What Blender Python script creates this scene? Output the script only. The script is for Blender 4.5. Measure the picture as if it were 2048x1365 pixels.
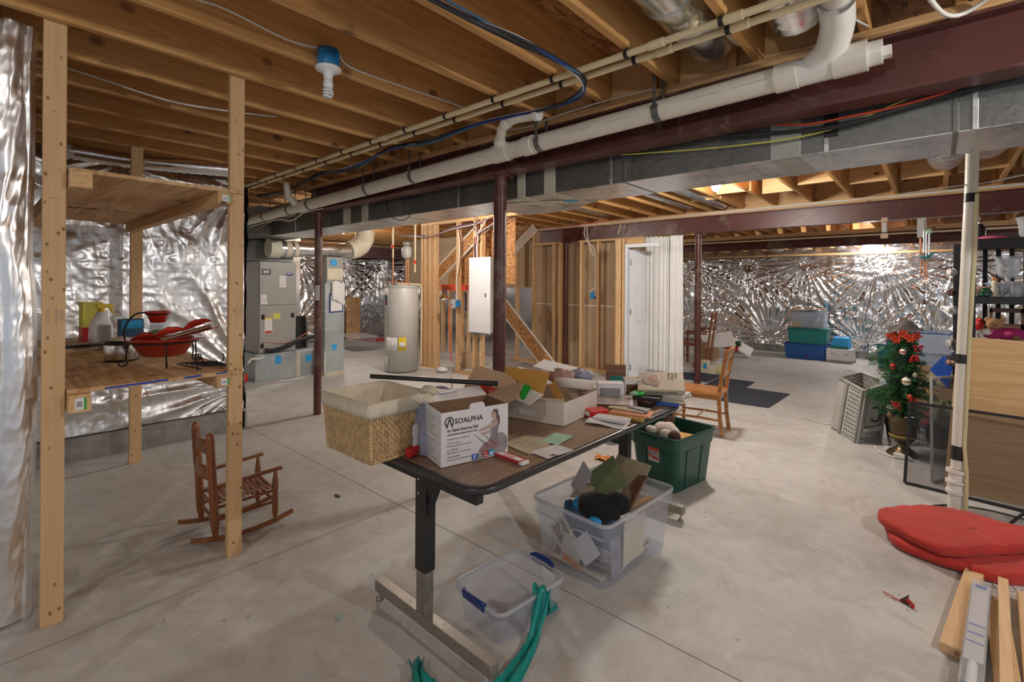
import bpy, math, random
import numpy as np
from math import sin, cos, pi, radians, sqrt
from mathutils import Vector, Matrix, Euler
random.seed(7)
for o in list(bpy.data.objects): bpy.data.objects.remove(o)
SC = bpy.context.scene
COL = SC.collection
# ---------------------------------------------------------------- camera
cd = bpy.data.cameras.new('camera'); cam = bpy.data.objects.new('camera', cd); COL.objects.link(cam)
SC.camera = cam
cd.sensor_width = 36; cd.lens = 962 / 2048 * 36
cd.shift_y = -(682.5 - 572) / 2048
cd.clip_start = .02; cd.clip_end = 80
YAW, ROL = radians(41.4), radians(.4)
Fv = Vector((-sin(YAW), cos(YAW), 0)); Rv = Vector((cos(YAW), sin(YAW), 0)); Uv = Vector((0, 0, 1))
R3 = Rv * cos(ROL) + Uv * sin(ROL); U3 = Uv * cos(ROL) - Rv * sin(ROL)
cam.matrix_world = Matrix(((R3.x, U3.x, -Fv.x, 0), (R3.y, U3.y, -Fv.y, 0), (R3.z, U3.z, -Fv.z, 1.48), (0, 0, 0, 1)))
# ---------------------------------------------------------------- world, light, exposure
vs = SC.view_settings
SC.display_settings.display_device = 'sRGB'
vs.view_transform = 'Standard'; vs.look = 'None'; vs.gamma = 1; vs.use_curve_mapping = False; vs.exposure = 0.0
W = bpy.data.worlds.new('world'); SC.world = W; W.use_nodes = True
bg = W.node_tree.nodes['Background']; bg.inputs[0].default_value = (.80, .88, 1, 1); bg.inputs[1].default_value = 0.50
def lamp(name, loc, power, col=(1, .93, .84), r=.05):
    l = bpy.data.lights.new(name, 'POINT'); l.energy = power; l.color = col; l.shadow_soft_size = r
    o = bpy.data.objects.new(name, l); COL.objects.link(o); o.location = loc; return o
BULB1 = (-1.67, 5.0, 2.50); BULB2 = (-.98, 11.75, 2.22)
lamp('bulb_light', BULB1, 230, (1, .955, .89), .075)
lamp('bulb_light', BULB2, 125, (1, .98, .95), .08)
lamp('bulb_light', (-5.2, 4.3, 2.42), 150, (1, .955, .89), .04)
lamp('bulb_light', (-8.4, 4.7, 2.46), 130, (1, .97, .93), .04)  # added lamp brightening the far foil corner, hidden behind the ducts
lamp('bulb_light', (1.7, 1.9, 2.42), 205, (1, .97, .93), .035)
lamp('bulb_light', (-.2, -1.6, 2.42), 110, (1, .955, .89), .035)
lamp('bulb_light', (-6.0, 9.6, 2.42), 60, (1, .97, .93), .04)
lamp('bulb_light', (2.4, 8.0, 2.42), 110, (.85, .92, 1), .04)  # added bluish lamp standing in for daylight from the right
# ---------------------------------------------------------------- mesh helpers
class MB:
    """collects shapes and links them as ONE mesh object"""
    def __init__(s): s.v = []; s.f = []; s.m = []; s.mi = 0; s.T = None; s.sm = []; s.smooth = False
    def add(s, vs_, fs, T=None):
        n = len(s.v); M = T if T is not None else s.T
        for p in vs_:
            p = Vector(p)
            s.v.append(M @ p if M is not None else p)
        for f in fs: s.f.append([i + n for i in f]); s.m.append(s.mi); s.sm.append(s.smooth)
        return s
    def box(s, a, b, T=None):
        (x0, y0, z0), (x1, y1, z1) = a, b
        return s.add([(x0,y0,z0),(x1,y0,z0),(x1,y1,z0),(x0,y1,z0),(x0,y0,z1),(x1,y0,z1),(x1,y1,z1),(x0,y1,z1)],
                     [(0,3,2,1),(4,5,6,7),(0,1,5,4),(1,2,6,5),(2,3,7,6),(3,0,4,7)], T)
    def cbox(s, c, d, T=None):
        return s.box([c[i] - d[i] / 2 for i in range(3)], [c[i] + d[i] / 2 for i in range(3)], T)
    def beam(s, p, q, w, h, up=(0, 0, 1)):
        """box from p to q, w across, h along up"""
        p, q = Vector(p), Vector(q); d = (q - p); L = d.length; d.normalize(); up = Vector(up)
        sd = d.cross(up).normalized(); up2 = sd.cross(d)
        M = Matrix(((d.x, sd.x, up2.x, p.x), (d.y, sd.y, up2.y, p.y), (d.z, sd.z, up2.z, p.z), (0, 0, 0, 1)))
        if s.T is not None: M = s.T @ M
        return s.box((0, -w / 2, -h / 2), (L, w / 2, h / 2), M)
    def tube(s, pts, r, n=8, cap=True, closed=False):
        pts = [Vector(p) for p in pts]; N = len(pts); rr_ = r if isinstance(r, (list, tuple)) else [r] * N
        sm = s.smooth; s.smooth = True
        t0 = (pts[1] - pts[0]).normalized(); a = Vector((0, 0, 1)) if abs(t0.z) < .9 else Vector((1, 0, 0))
        u = t0.cross(a).normalized(); V = []; Fc = []
        for i, p in enumerate(pts):
            if closed: t = (pts[(i + 1) % N] - pts[i - 1])
            elif i == 0: t = pts[1] - pts[0]
            elif i == N - 1: t = pts[-1] - pts[-2]
            else: t = pts[i + 1] - pts[i - 1]
            t.normalize(); u = (u - t * u.dot(t));
            if u.length < 1e-6: u = t.orthogonal()
            u.normalize(); w = t.cross(u)
            for k in range(n):
                an = 2 * pi * k / n; V.append(p + (u * cos(an) + w * sin(an)) * rr_[i])
        R = N if closed else N - 1
        for i in range(R):
            j = (i + 1) % N
            for k in range(n):
                k2 = (k + 1) % n; Fc.append((i * n + k, i * n + k2, j * n + k2, j * n + k))
        s.add(V, Fc)
        if cap and not closed:
            s.smooth = False
            s.add(V[:n], [tuple(range(n))[::-1]]); s.add(V[-n:], [tuple(range(n))])
        s.smooth = sm; return s
    def lathe(s, prof, c=(0, 0, 0), n=24, axis=None, flute=0, fa=0, a0=0, a1=None):
        """profile of (r, z) turned about a vertical axis through c"""
        V = []; Fc = []; full = a1 is None; A = 2 * pi if full else a1 - a0; m = n if full else n + 1
        for r, z in prof:
            for k in range(m):
                an = a0 + A * k / n; q = r * (1 + fa * cos(flute * an)) if flute else r
                V.append((c[0] + q * cos(an), c[1] + q * sin(an), c[2] + z))
        for i in range(len(prof) - 1):
            for k in range(n):
                k2 = (k + 1) % m; Fc.append((i * m + k, i * m + k2, (i + 1) * m + k2, (i + 1) * m + k))
        sm = s.smooth; s.smooth = True; s.add(V, Fc); s.smooth = sm; return s
    def loft(s, rings, cap0=True, cap1=True, smooth=False):
        n = len(rings[0]); V = [p for r in rings for p in r]; Fc = []
        for i in range(len(rings) - 1):
            for k in range(n):
                k2 = (k + 1) % n; Fc.append((i * n + k, i * n + k2, (i + 1) * n + k2, (i + 1) * n + k))
        if cap0: Fc.append(tuple(range(n))[::-1])
        if cap1: Fc.append(tuple((len(rings) - 1) * n + k for k in range(n)))
        sm = s.smooth; s.smooth = smooth; s.add(V, Fc); s.smooth = sm; return s
    def prism(s, poly, z0, z1, T=None):
        n = len(poly); V = [(x, y, z0) for x, y in poly] + [(x, y, z1) for x, y in poly]
        Fc = [tuple(range(n))[::-1], tuple(range(n, 2 * n))] + [(k, (k + 1) % n, n + (k + 1) % n, n + k) for k in range(n)]
        return s.add(V, Fc, T)
    def blob(s, c, r, n=12, m=8, T=None, f=None):
        V = [];
        for i in range(m + 1):
            ph = pi * i / m
            for k in range(n):
                th = 2 * pi * k / n; d = Vector((sin(ph) * cos(th), sin(ph) * sin(th), cos(ph)))
                g = f(d) if f else 1
                V.append((c[0] + r[0] * d.x * g, c[1] + r[1] * d.y * g, c[2] + r[2] * d.z * g))
        Fc = [(i * n + k, (i + 1) * n + k, (i + 1) * n + (k + 1) % n, i * n + (k + 1) % n) for i in range(m) for k in range(n)]
        sm = s.smooth; s.smooth = True; s.add(V, Fc, T); s.smooth = sm; return s
    def grid(s, fn, nu, nv, smooth=True):
        V = [fn(i / nu, j / nv) for j in range(nv + 1) for i in range(nu + 1)]
        Fc = [(j * (nu + 1) + i, j * (nu + 1) + i + 1, (j + 1) * (nu + 1) + i + 1, (j + 1) * (nu + 1) + i) for j in range(nv) for i in range(nu)]
        sm = s.smooth; s.smooth = smooth; s.add(V, Fc); s.smooth = sm; return s
    def build(s, name, mats, parent=None, local=False, bevel=0, solid=0, sub=0):
        """local=False: the points are in world coordinates"""
        if not isinstance(mats, (list, tuple)): mats = [mats]
        V = s.v
        if parent is not None and not local:
            Mi = MW[parent.name].inverted(); V = [Mi @ p for p in V]
        org = Vector((0, 0, 0))
        if parent is None:
            a = np.array([tuple(p) for p in V]); lo, hi = a.min(0), a.max(0)
            org = Vector(((lo[0] + hi[0]) / 2, (lo[1] + hi[1]) / 2, lo[2]))
            V = [p - org for p in V]
        me = bpy.data.meshes.new(name); me.from_pydata([tuple(p) for p in V], [], s.f); me.validate(); 
        for m in mats: me.materials.append(m)
        if len(me.polygons) == len(s.m):
            me.polygons.foreach_set('material_index', s.m)
            me.polygons.foreach_set('use_smooth', s.sm)
        me.update()
        o = bpy.data.objects.new(name, me); COL.objects.link(o)
        if parent is not None: o.parent = parent
        else: o.location = org
        MW[o.name] = (MW[parent.name] if parent is not None else Matrix.Translation(org))
        if bevel:
            b = o.modifiers.new('bevel', 'BEVEL'); b.width = bevel; b.segments = 2; b.limit_method = 'ANGLE'; b.angle_limit = radians(40)
        if solid:
            b = o.modifiers.new('thick', 'SOLIDIFY'); b.thickness = solid; b.offset = 0
        if sub:
            b = o.modifiers.new('sub', 'SUBSURF'); b.levels = sub; b.render_levels = sub
        return o
MW = {}
def tag(o, label=None, cat=None, group=None, kind=None):
    if label: o['label'] = label
    if cat: o['category'] = cat
    if group: o['group'] = group
    if kind: o['kind'] = kind
    return o
def thing(name, loc, rz, label, cat, group=None, rot=None):
    o = bpy.data.objects.new(name, None); COL.objects.link(o); o.empty_display_size = .1
    o.location = loc; e = Euler(rot) if rot else Euler((0, 0, rz)); o.rotation_euler = e
    MW[o.name] = Matrix.Translation(Vector(loc)) @ e.to_matrix().to_4x4()
    return tag(o, label, cat, group)
def copy_thing(o, loc, rz=None, label=None, group=None):
    c = o.copy(); COL.objects.link(c); c.location = loc
    if rz is not None: c.rotation_euler = (0, 0, rz)
    MW[c.name] = Matrix.Translation(Vector(loc)) @ c.rotation_euler.to_matrix().to_4x4()
    if label: c['label'] = label
    if group: c['group'] = group
    for ch in [x for x in bpy.data.objects if x.parent == o]:
        d = ch.copy(); COL.objects.link(d); d.parent = c
        for g in [x for x in bpy.data.objects if x.parent == ch]:
            e = g.copy(); COL.objects.link(e); e.parent = d
    return c
def rr(hx, hy, r, z, n=4, cx=0, cy=0):
    """rounded rectangle ring"""
    P = []
    for (sx, sy, a) in ((1, 1, 0), (-1, 1, pi / 2), (-1, -1, pi), (1, -1, 3 * pi / 2)):
        for k in range(n + 1):
            t = a + pi / 2 * k / n; P.append((cx + sx * (hx - r) + r * cos(t), cy + sy * (hy - r) + r * sin(t), z))
    return P
def frame(o, x, y):
    """matrix with origin o and axes x, y, x cross y"""
    x = Vector(x).normalized(); y = Vector(y); z = x.cross(y).normalized(); y = z.cross(x); o = Vector(o)
    return Matrix(((x.x, y.x, z.x, o.x), (x.y, y.y, z.y, o.y), (x.z, y.z, z.z, o.z), (0, 0, 0, 1)))
def bez(pts, n=6):
    """smooth curve through points (Catmull-Rom)"""
    P = [Vector(p) for p in pts]; P = [P[0] * 2 - P[1]] + P + [P[-1] * 2 - P[-2]]; out = []
    for i in range(1, len(P) - 2):
        for k in range(n):
            t = k / n; a, b, c, d = P[i - 1:i + 3]
            out.append(.5 * ((2 * b) + (c - a) * t + (2 * a - 5 * b + 4 * c - d) * t * t + (3 * b - a - 3 * c + d) * t ** 3))
    out.append(P[-2]); return out
def arcp(c, r, a0, a1, n, u=(1, 0, 0), v=(0, 0, 1)):
    c, u, v = Vector(c), Vector(u), Vector(v)
    return [c + u * r * cos(a0 + (a1 - a0) * k / n) + v * r * sin(a0 + (a1 - a0) * k / n) for k in range(n + 1)]
TXT = {}
def text_geo(s, size, align='LEFT', bold=0):
    k = (s, size, align, bold)
    if k not in TXT:
        c = bpy.data.curves.new('t', 'FONT'); c.body = s; c.size = size; c.align_x = align; c.offset = bold; c.resolution_u = 3
        o = bpy.data.objects.new('t', c); COL.objects.link(o)
        dg = bpy.context.evaluated_depsgraph_get(); me = bpy.data.meshes.new_from_object(o.evaluated_get(dg))
        TXT[k] = ([tuple(v.co) for v in me.vertices], [tuple(p.vertices) for p in me.polygons])
        bpy.data.objects.remove(o); bpy.data.curves.remove(c); bpy.data.meshes.remove(me)
    return TXT[k]
def put_text(mb, s, size, M, align='LEFT', bold=0, sx=1):
    v, f = text_geo(s, size, align, bold)
    mb.add([(a * sx, b, 0) for a, b, c in v], f, M)
# ---------------------------------------------------------------- materials
def newmat(name):
    m = bpy.data.materials.new(name); m.use_nodes = True; nt = m.node_tree
    return m, nt, nt.nodes['Principled BSDF']
def N(nt, t, **kw):
    n = nt.nodes.new(t)
    for k, v in kw.items():
        if k.startswith('i_'): n.inputs[k[2:].replace('_', ' ')].default_value = v
        elif k[0] == 'I' and k[1:].isdigit(): n.inputs[int(k[1:])].default_value = v
        else: setattr(n, k, v)
    return n
def c4(c): return (*c, 1) if len(c) == 3 else c
def ramp(nt, fac, stops, interp='LINEAR'):
    r = N(nt, 'ShaderNodeValToRGB'); r.color_ramp.interpolation = interp; e = r.color_ramp.elements
    while len(e) < len(stops): e.new(.5)
    for i, (p, c) in enumerate(stops): e[i].position = p; e[i].color = c4(c if isinstance(c, (tuple, list)) else (c, c, c))
    nt.links.new(fac, r.inputs[0]); return r.outputs[0]
def coords(nt, scale=(1, 1, 1), rot=(0, 0, 0), rnd=True):
    tc = N(nt, 'ShaderNodeTexCoord'); src = tc.outputs['Object']
    if rnd:
        oi = N(nt, 'ShaderNodeObjectInfo'); mu = N(nt, 'ShaderNodeMath', operation='MULTIPLY', I1=37.3); nt.links.new(oi.outputs['Random'], mu.inputs[0])
        ad = N(nt, 'ShaderNodeVectorMath', operation='ADD'); nt.links.new(src, ad.inputs[0]); nt.links.new(mu.outputs[0], ad.inputs[1]); src = ad.outputs[0]
    mp = N(nt, 'ShaderNodeMapping'); mp.inputs['Scale'].default_value = scale; mp.inputs['Rotation'].default_value = rot
    nt.links.new(src, mp.inputs[0]); return mp.outputs[0]
def noise(nt, vec, scale, detail=3, dist=0, rough=.5):
    n = N(nt, 'ShaderNodeTexNoise', i_Scale=scale, i_Detail=detail, i_Distortion=dist, i_Roughness=rough)
    if vec is not None: nt.links.new(vec, n.inputs['Vector'])
    return n.outputs['Fac']
def mixc(nt, fac, a, b, mode='MIX'):
    m = N(nt, 'ShaderNodeMix', data_type='RGBA', blend_type=mode)
    for k, v in ((0, fac), (6, a), (7, b)):
        if isinstance(v, (int, float)): m.inputs[k].default_value = v
        elif isinstance(v, (tuple, list)): m.inputs[k].default_value = c4(v)
        else: nt.links.new(v, m.inputs[k])
    return m.outputs[2]
def bump(nt, bs, h, strength=.3, dist=.01):
    b = N(nt, 'ShaderNodeBump', i_Strength=strength, i_Distance=dist); nt.links.new(h, b.inputs['Height']); nt.links.new(b.outputs[0], bs.inputs['Normal'])
def flat(name, col, rough=.6, metal=0, spec=None, var=.12, vs_=6, bmp=0, coat=0, sheen=0):
    m, nt, b = newmat(name); b.inputs['Roughness'].default_value = rough; b.inputs['Metallic'].default_value = metal
    n = noise(nt, coords(nt), vs_, 4)
    d = tuple(c * (1 - var) for c in col); l = tuple(min(1, c * (1 + var)) for c in col)
    nt.links.new(ramp(nt, n, [(.3, d), (.7, l)]), b.inputs['Base Color'])
    if bmp: bump(nt, b, noise(nt, coords(nt), bmp, 4), .25, .004)
    if coat: b.inputs['Coat Weight'].default_value = coat
    if sheen: b.inputs['Sheen Weight'].default_value = sheen
    return m
def wood(name, c1, c2, axis=1, knots=True, rough=.6, fine=.5, kcol=(.12, .05, .02), scale=1, coat=0, kn=(8, 4.5)):
    m, nt, b = newmat(name)
    s = [11 * scale] * 3; s[axis] = .8 * scale
    v = coords(nt, s); n1 = noise(nt, v, 1.0, 4, 1.2)
    s2 = [70 * scale] * 3; s2[axis] = 2.2 * scale
    n2 = noise(nt, coords(nt, s2), 1.0, 3, .3)
    wv = N(nt, 'ShaderNodeMath', operation='SINE'); mu = N(nt, 'ShaderNodeMath', operation='MULTIPLY', I1=38.0)
    nt.links.new(n1, mu.inputs[0]); nt.links.new(mu.outputs[0], wv.inputs[0])
    mr = N(nt, 'ShaderNodeMapRange', I1=-1, I2=1); nt.links.new(wv.outputs[0], mr.inputs[0])
    mx = N(nt, 'ShaderNodeMix', data_type='FLOAT'); mx.inputs[0].default_value = fine
    nt.links.new(mr.outputs[0], mx.inputs[2]); nt.links.new(n2, mx.inputs[3])
    col = ramp(nt, mx.outputs[0], [(.2, c2), (.75, c1)])
    # slow colour drift from board to board
    oi = N(nt, 'ShaderNodeObjectInfo'); col = mixc(nt, 1.0, col, ramp(nt, oi.outputs['Random'], [(0, (.86, .84, .82)), (1, (1.0, 1.0, 1.0))]), 'MULTIPLY')
    if knots:
        s3 = [kn[0]] * 3; s3[axis] = kn[1]
        vo = N(nt, 'ShaderNodeTexVoronoi', i_Scale=1.0); nt.links.new(coords(nt, s3), vo.inputs['Vector'])
        col = mixc(nt, ramp(nt, vo.outputs['Distance'], [(.05, 1), (.10, .8), (.13, .35), (.17, 0)]), col, kcol)
    nt.links.new(col, b.inputs['Base Color']); b.inputs['Roughness'].default_value = rough
    if coat: b.inputs['Coat Weight'].default_value = coat; b.inputs['Coat Roughness'].default_value = .2
    bump(nt, b, n2, .15, .002)
    return m
PINE = (.72, .42, .18); PINE2 = (.50, .25, .085)
M = {}
M['joist'] = wood('joist_pine', (.72, .40, .15), (.60, .31, .10), 1, scale=.6, kcol=(.20, .09, .04), kn=(4.6, 3.4))
M['plate'] = wood('plate_pine', (.72, .46, .22), (.60, .36, .15), 0, kn=(8, 5))
M['post'] = wood('post_pine', (.82, .55, .29), (.72, .46, .23), 2, kcol=(.2, .09, .04), fine=.8, kn=(22, 15))
M['stud'] = wood('stud_pine', (.80, .53, .28), (.68, .43, .21), 2, kn=(17, 9), kcol=(.3, .15, .06))
M['cleat'] = wood('cleat_pine', (.78, .50, .25), (.62, .38, .17), 0)
M['ply'] = wood('fir_plywood', (.72, .47, .24), (.50, .28, .11), 0, scale=.45, kcol=(.26, .12, .05), kn=(5, 3.5))
M['oak_ply'] = wood('birch_plywood', (.80, .53, .26), (.70, .42, .18), 0, knots=False, scale=.8)
M['cherry'] = wood('cherry_varnish', (.36, .12, .03), (.22, .065, .015), 2, False, .35, coat=.4)
M['cherry_flat'] = wood('cherry_varnish_flat', (.36, .12, .03), (.22, .065, .015), 1, False, .35, coat=.4)
M['honey'] = wood('honey_varnish', (.52, .22, .05), (.36, .13, .025), 1, False, .25, coat=.6)
M['brownwood'] = wood('brown_stain', (.22, .10, .05), (.12, .05, .025), 0, False, .4)
M['laminate'] = wood('walnut_laminate', (.34, .235, .15), (.20, .13, .085), 1, False, .38, fine=.7)
M['lumber'] = wood('clean_lumber', (.86, .63, .38), (.74, .50, .27), 1, kcol=(.35, .18, .08), fine=.85, kn=(14, 9))
def osb(name):
    m, nt, b = newmat(name)
    v1 = N(nt, 'ShaderNodeTexVoronoi', i_Scale=1.0); nt.links.new(coords(nt, (14, 50, 50), (0, 0, .5)), v1.inputs['Vector'])
    v2 = N(nt, 'ShaderNodeTexVoronoi', i_Scale=1.0); nt.links.new(coords(nt, (45, 12, 45), (0, 0, .4)), v2.inputs['Vector'])
    s = N(nt, 'ShaderNodeSeparateColor'); nt.links.new(v1.outputs['Color'], s.inputs[0])
    s2 = N(nt, 'ShaderNodeSeparateColor'); nt.links.new(v2.outputs['Color'], s2.inputs[0])
    mx = N(nt, 'ShaderNodeMix', data_type='FLOAT'); nt.links.new(ramp(nt, s2.outputs[1], [(.45, 0), (.5, 1)]), mx.inputs[0]); nt.links.new(s.outputs[0], mx.inputs[2]); nt.links.new(s2.outputs[0], mx.inputs[3])
    nt.links.new(ramp(nt, mx.outputs[0], [(0, (.22, .09, .03)), (.4, (.42, .19, .065)), (1, (.62, .33, .13))]), b.inputs['Base Color'])
    b.inputs['Roughness'].default_value = .7; bump(nt, b, mx.outputs[0], .3, .004); return m
M['osb'] = osb('oriented_strand_board')
def foil(name, grid=False, tint=(.90, .90, .91), rough=.2):
    m, nt, b = newmat(name)
    b.inputs['Metallic'].default_value = 1.0
    v = coords(nt, rnd=False)
    def crease(sc, sd):
        n_ = noise(nt, v, sc, 2, sd); s_ = N(nt, 'ShaderNodeMath', operation='SUBTRACT', I1=.5); nt.links.new(n_, s_.inputs[0]); a_ = N(nt, 'ShaderNodeMath', operation='ABSOLUTE'); nt.links.new(s_.outputs[0], a_.inputs[0]); return a_.outputs[0]
    ad = N(nt, 'ShaderNodeMath', operation='MULTIPLY_ADD', I1=.45); nt.links.new(crease(26, .8), ad.inputs[0]); nt.links.new(crease(9, .5), ad.inputs[2]); h = ad.outputs[0]
    nt.links.new(ramp(nt, noise(nt, v, 3, 3), [(.3, tuple(c * .9 for c in tint)), (.7, tint)]), b.inputs['Base Color'])
    nt.links.new(ramp(nt, noise(nt, v, 9, 4), [(.3, rough * .8), (.7, rough * 1.5)]), b.inputs['Roughness'])
    if grid:
        g = []
        for k in ('Y', 'Z'):
            sp = N(nt, 'ShaderNodeSeparateXYZ'); nt.links.new(v, sp.inputs[0])
            mu = N(nt, 'ShaderNodeMath', operation='MULTIPLY', I1=2 * pi / .011); nt.links.new(sp.outputs[k], mu.inputs[0])
            si = N(nt, 'ShaderNodeMath', operation='SINE'); nt.links.new(mu.outputs[0], si.inputs[0]); g.append(si.outputs[0])
        mxx = N(nt, 'ShaderNodeMath', operation='MAXIMUM'); nt.links.new(g[0], mxx.inputs[0]); nt.links.new(g[1], mxx.inputs[1])
        ma = N(nt, 'ShaderNodeMath', operation='MULTIPLY_ADD', I1=-.035); nt.links.new(mxx.outputs[0], ma.inputs[0]); nt.links.new(h, ma.inputs[2]); h = ma.outputs[0]
    bump(nt, b, h, -.5, .016); return m
M['foil'] = foil('foil_facing'); M['foil_scrim'] = foil('foil_scrim_facing', True, (.93, .92, .91), .3)
def concrete():
    m, nt, b = newmat('concrete_floor')
    v = coords(nt, rnd=False)
    n1 = noise(nt, v, .8, 6, .4, .6); n2 = noise(nt, v, 5, 6, 1.5, .6); n3 = noise(nt, v, 60, 3)
    col = ramp(nt, n1, [(.3, (.42, .415, .39)), (.5, (.52, .52, .50)), (.7, (.61, .615, .60))])
    col = mixc(nt, ramp(nt, n2, [(.45, 0), (.72, .6)]), col, (.68, .685, .675))
    col = mixc(nt, ramp(nt, noise(nt, coords(nt, (2.3, 2.3, 1), rnd=False), 1.3, 7, 2.5, .65), [(.50, 0), (.70, .5)]), col, (.38, .36, .33))
    vo = N(nt, 'ShaderNodeTexVoronoi', i_Scale=3.4); nt.links.new(v, vo.inputs['Vector'])
    col = mixc(nt, ramp(nt, vo.outputs['Distance'], [(.012, .75), (.03, 0)]), col, (.20, .17, .15))
    vs2 = coords(nt, (9, 2, 1), (0, 0, .6), rnd=False); vo2 = N(nt, 'ShaderNodeTexVoronoi', i_Scale=.9); nt.links.new(vs2, vo2.inputs['Vector'])
    col = mixc(nt, ramp(nt, vo2.outputs['Distance'], [(.02, .6), (.035, 0)]), col, (.26, .22, .19))
    nt.links.new(col, b.inputs['Base Color'])
    nt.links.new(ramp(nt, n2, [(.3, .42), (.7, .62)]), b.inputs['Roughness']); b.inputs['Specular IOR Level'].default_value = .35
    bump(nt, b, n3, .08, .002); return m
M['concrete'] = concrete()
M['curb'] = flat('concrete_curb', (.33, .32, .30), .85, var=.25, vs_=9, bmp=40)
def steel_paint():
    m, nt, b = newmat('maroon_primer'); v = coords(nt)
    col = ramp(nt, noise(nt, v, 4, 5), [(.3, (.085, .026, .022)), (.7, (.135, .042, .035))])
    col = mixc(nt, ramp(nt, noise(nt, v, 1.5, 8, 1.2, .75), [(.54, 0), (.62, .7)]), col, (.22, .16, .11))
    nt.links.new(col, b.inputs['Base Color']); b.inputs['Roughness'].default_value = .38; return m
M['maroon'] = steel_paint()
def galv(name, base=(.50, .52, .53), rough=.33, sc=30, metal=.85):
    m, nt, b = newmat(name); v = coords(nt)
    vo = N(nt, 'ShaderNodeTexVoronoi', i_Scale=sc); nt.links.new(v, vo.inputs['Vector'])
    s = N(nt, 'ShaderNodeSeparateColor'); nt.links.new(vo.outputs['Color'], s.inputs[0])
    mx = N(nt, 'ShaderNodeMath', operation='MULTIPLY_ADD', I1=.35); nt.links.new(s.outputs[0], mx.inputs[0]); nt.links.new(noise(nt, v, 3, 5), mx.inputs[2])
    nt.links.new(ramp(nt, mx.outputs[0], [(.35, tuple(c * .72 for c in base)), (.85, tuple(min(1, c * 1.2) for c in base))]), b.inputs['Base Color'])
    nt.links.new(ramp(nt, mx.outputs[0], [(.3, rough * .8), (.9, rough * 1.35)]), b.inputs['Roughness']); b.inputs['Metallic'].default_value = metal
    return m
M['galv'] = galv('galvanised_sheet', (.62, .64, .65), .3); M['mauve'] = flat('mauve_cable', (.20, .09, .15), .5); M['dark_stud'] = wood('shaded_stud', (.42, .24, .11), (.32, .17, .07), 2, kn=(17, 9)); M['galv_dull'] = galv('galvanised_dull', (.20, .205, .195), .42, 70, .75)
M['galv_round'] = galv('galvanised_round', (.66, .67, .66), .2, 18, .95)
M['galv_flat'] = galv('galvanised_panel', (.38, .43, .44), .45, 90, .4)
M['mastic'] = flat('duct_mastic', (.62, .58, .47), .7, var=.1, bmp=30)
M['mastic_grey'] = flat('duct_mastic_grey', (.42, .43, .40), .7, var=.12, bmp=30)
M['pvc'] = flat('white_pvc', (.76, .72, .63), .35, var=.05); M['pvc_white'] = flat('clean_white_pvc', (.82, .80, .74), .3, var=.04)
M['cpvc'] = flat('cream_cpvc', (.76, .64, .40), .38, var=.05)
M['clear_hose'] = flat('yellowed_hose', (.66, .58, .33), .25, var=.05)
M['black'] = flat('black_plastic', (.018, .018, .02), .35); M['blackmatte'] = flat('black_matte', (.022, .022, .024), .7)
M['rubber'] = flat('black_rubber_edge', (.035, .035, .038), .32); M['blackpaint'] = flat('black_leg_paint', (.022, .022, .022), .42, bmp=60)
M['iron'] = flat('wrought_iron', (.02, .018, .017), .4, .6)
M['white'] = flat('white_enamel', (.80, .81, .82), .4, var=.02); M['door'] = flat('door_paint', (.78, .80, .84), .42, var=.02)
M['paper'] = flat('white_paper', (.82, .81, .80), .8, var=.03); M['paper_grey'] = flat('grey_paper', (.60, .59, .60), .8, var=.05)
M['ink'] = flat('black_ink', (.03, .03, .035), .7); M['ink_grey'] = flat('grey_ink', (.28, .27, .28), .7)
M['card'] = flat('brown_cardboard', (.42, .28, .17), .85, var=.08); M['card_dark'] = flat('kraft_inside', (.26, .16, .09), .85, var=.1)
M['card_tan'] = flat('light_cardboard', (.52, .37, .24), .85, var=.08)
M['boxwhite'] = flat('coated_white_card', (.74, .72, .73), .45, var=.02); M['boxgrey'] = flat('printed_grey_card', (.27, .28, .36), .5, var=.2, vs_=14)
M['boxcream'] = flat('cream_white_card', (.72, .67, .60), .6, var=.03)
M['drywall'] = flat('brown_drywall_paper', (.50, .36, .225), .8, var=.06, vs_=2); M['tape'] = flat('joint_tape', (.78, .74, .68), .8)
M['red'] = flat('red_plastic', (.52, .015, .015), .35); M['redfab'] = flat('red_cotton', (.50, .035, .025), .85, var=.14, vs_=5, bmp=90, sheen=.15)
M['redgloss'] = flat('red_glaze', (.36, .02, .012), .18, var=.2, coat=.5); M['redfoil'] = flat('red_silicone', (.62, .04, .02), .3, var=.2)
M['blue'] = flat('blue_plastic', (.02, .10, .52), .35); M['bluebox'] = flat('blue_outlet_box', (.02, .22, .48), .4)
M['navy'] = flat('navy_handle', (.015, .045, .22), .25); M['bluetape'] = flat('blue_tape', (.015, .06, .45), .5)
M['sticker_blue'] = flat('bright_blue_tape', (.02, .36, .75), .5)
M['green'] = flat('green_plastic', (.02, .42, .05), .3); M['dkgreen'] = flat('dark_green_bin', (.012, .075, .052), .32, var=.1)
M['teal'] = flat('teal_bin', (.012, .22, .21), .35, var=.08); M['teal_dark'] = flat('teal_lid', (.01, .17, .14), .35)
M['yellow'] = flat('yellow_plastic', (.80, .60, .03), .4); M['yellow_pale'] = flat('yellow_paper', (.72, .70, .12), .6)
M['orange'] = flat('orange_leaf', (.72, .27, .06), .7); M['redorange'] = flat('red_cord', (.60, .06, .02), .45)
M['manila'] = flat('manila_envelope', (.62, .34, .08), .7); M['cream'] = flat('cream_paper', (.72, .66, .50), .8)
M['khaki'] = flat('khaki_paper', (.42, .37, .25), .8); M['mint'] = flat('mint_paper', (.36, .58, .42), .8); M['sage'] = flat('sage_folder', (.20, .25, .12), .7)
M['linen'] = flat('linen_lining', (.70, .64, .50), .9, var=.1, vs_=14, bmp=120)
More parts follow.
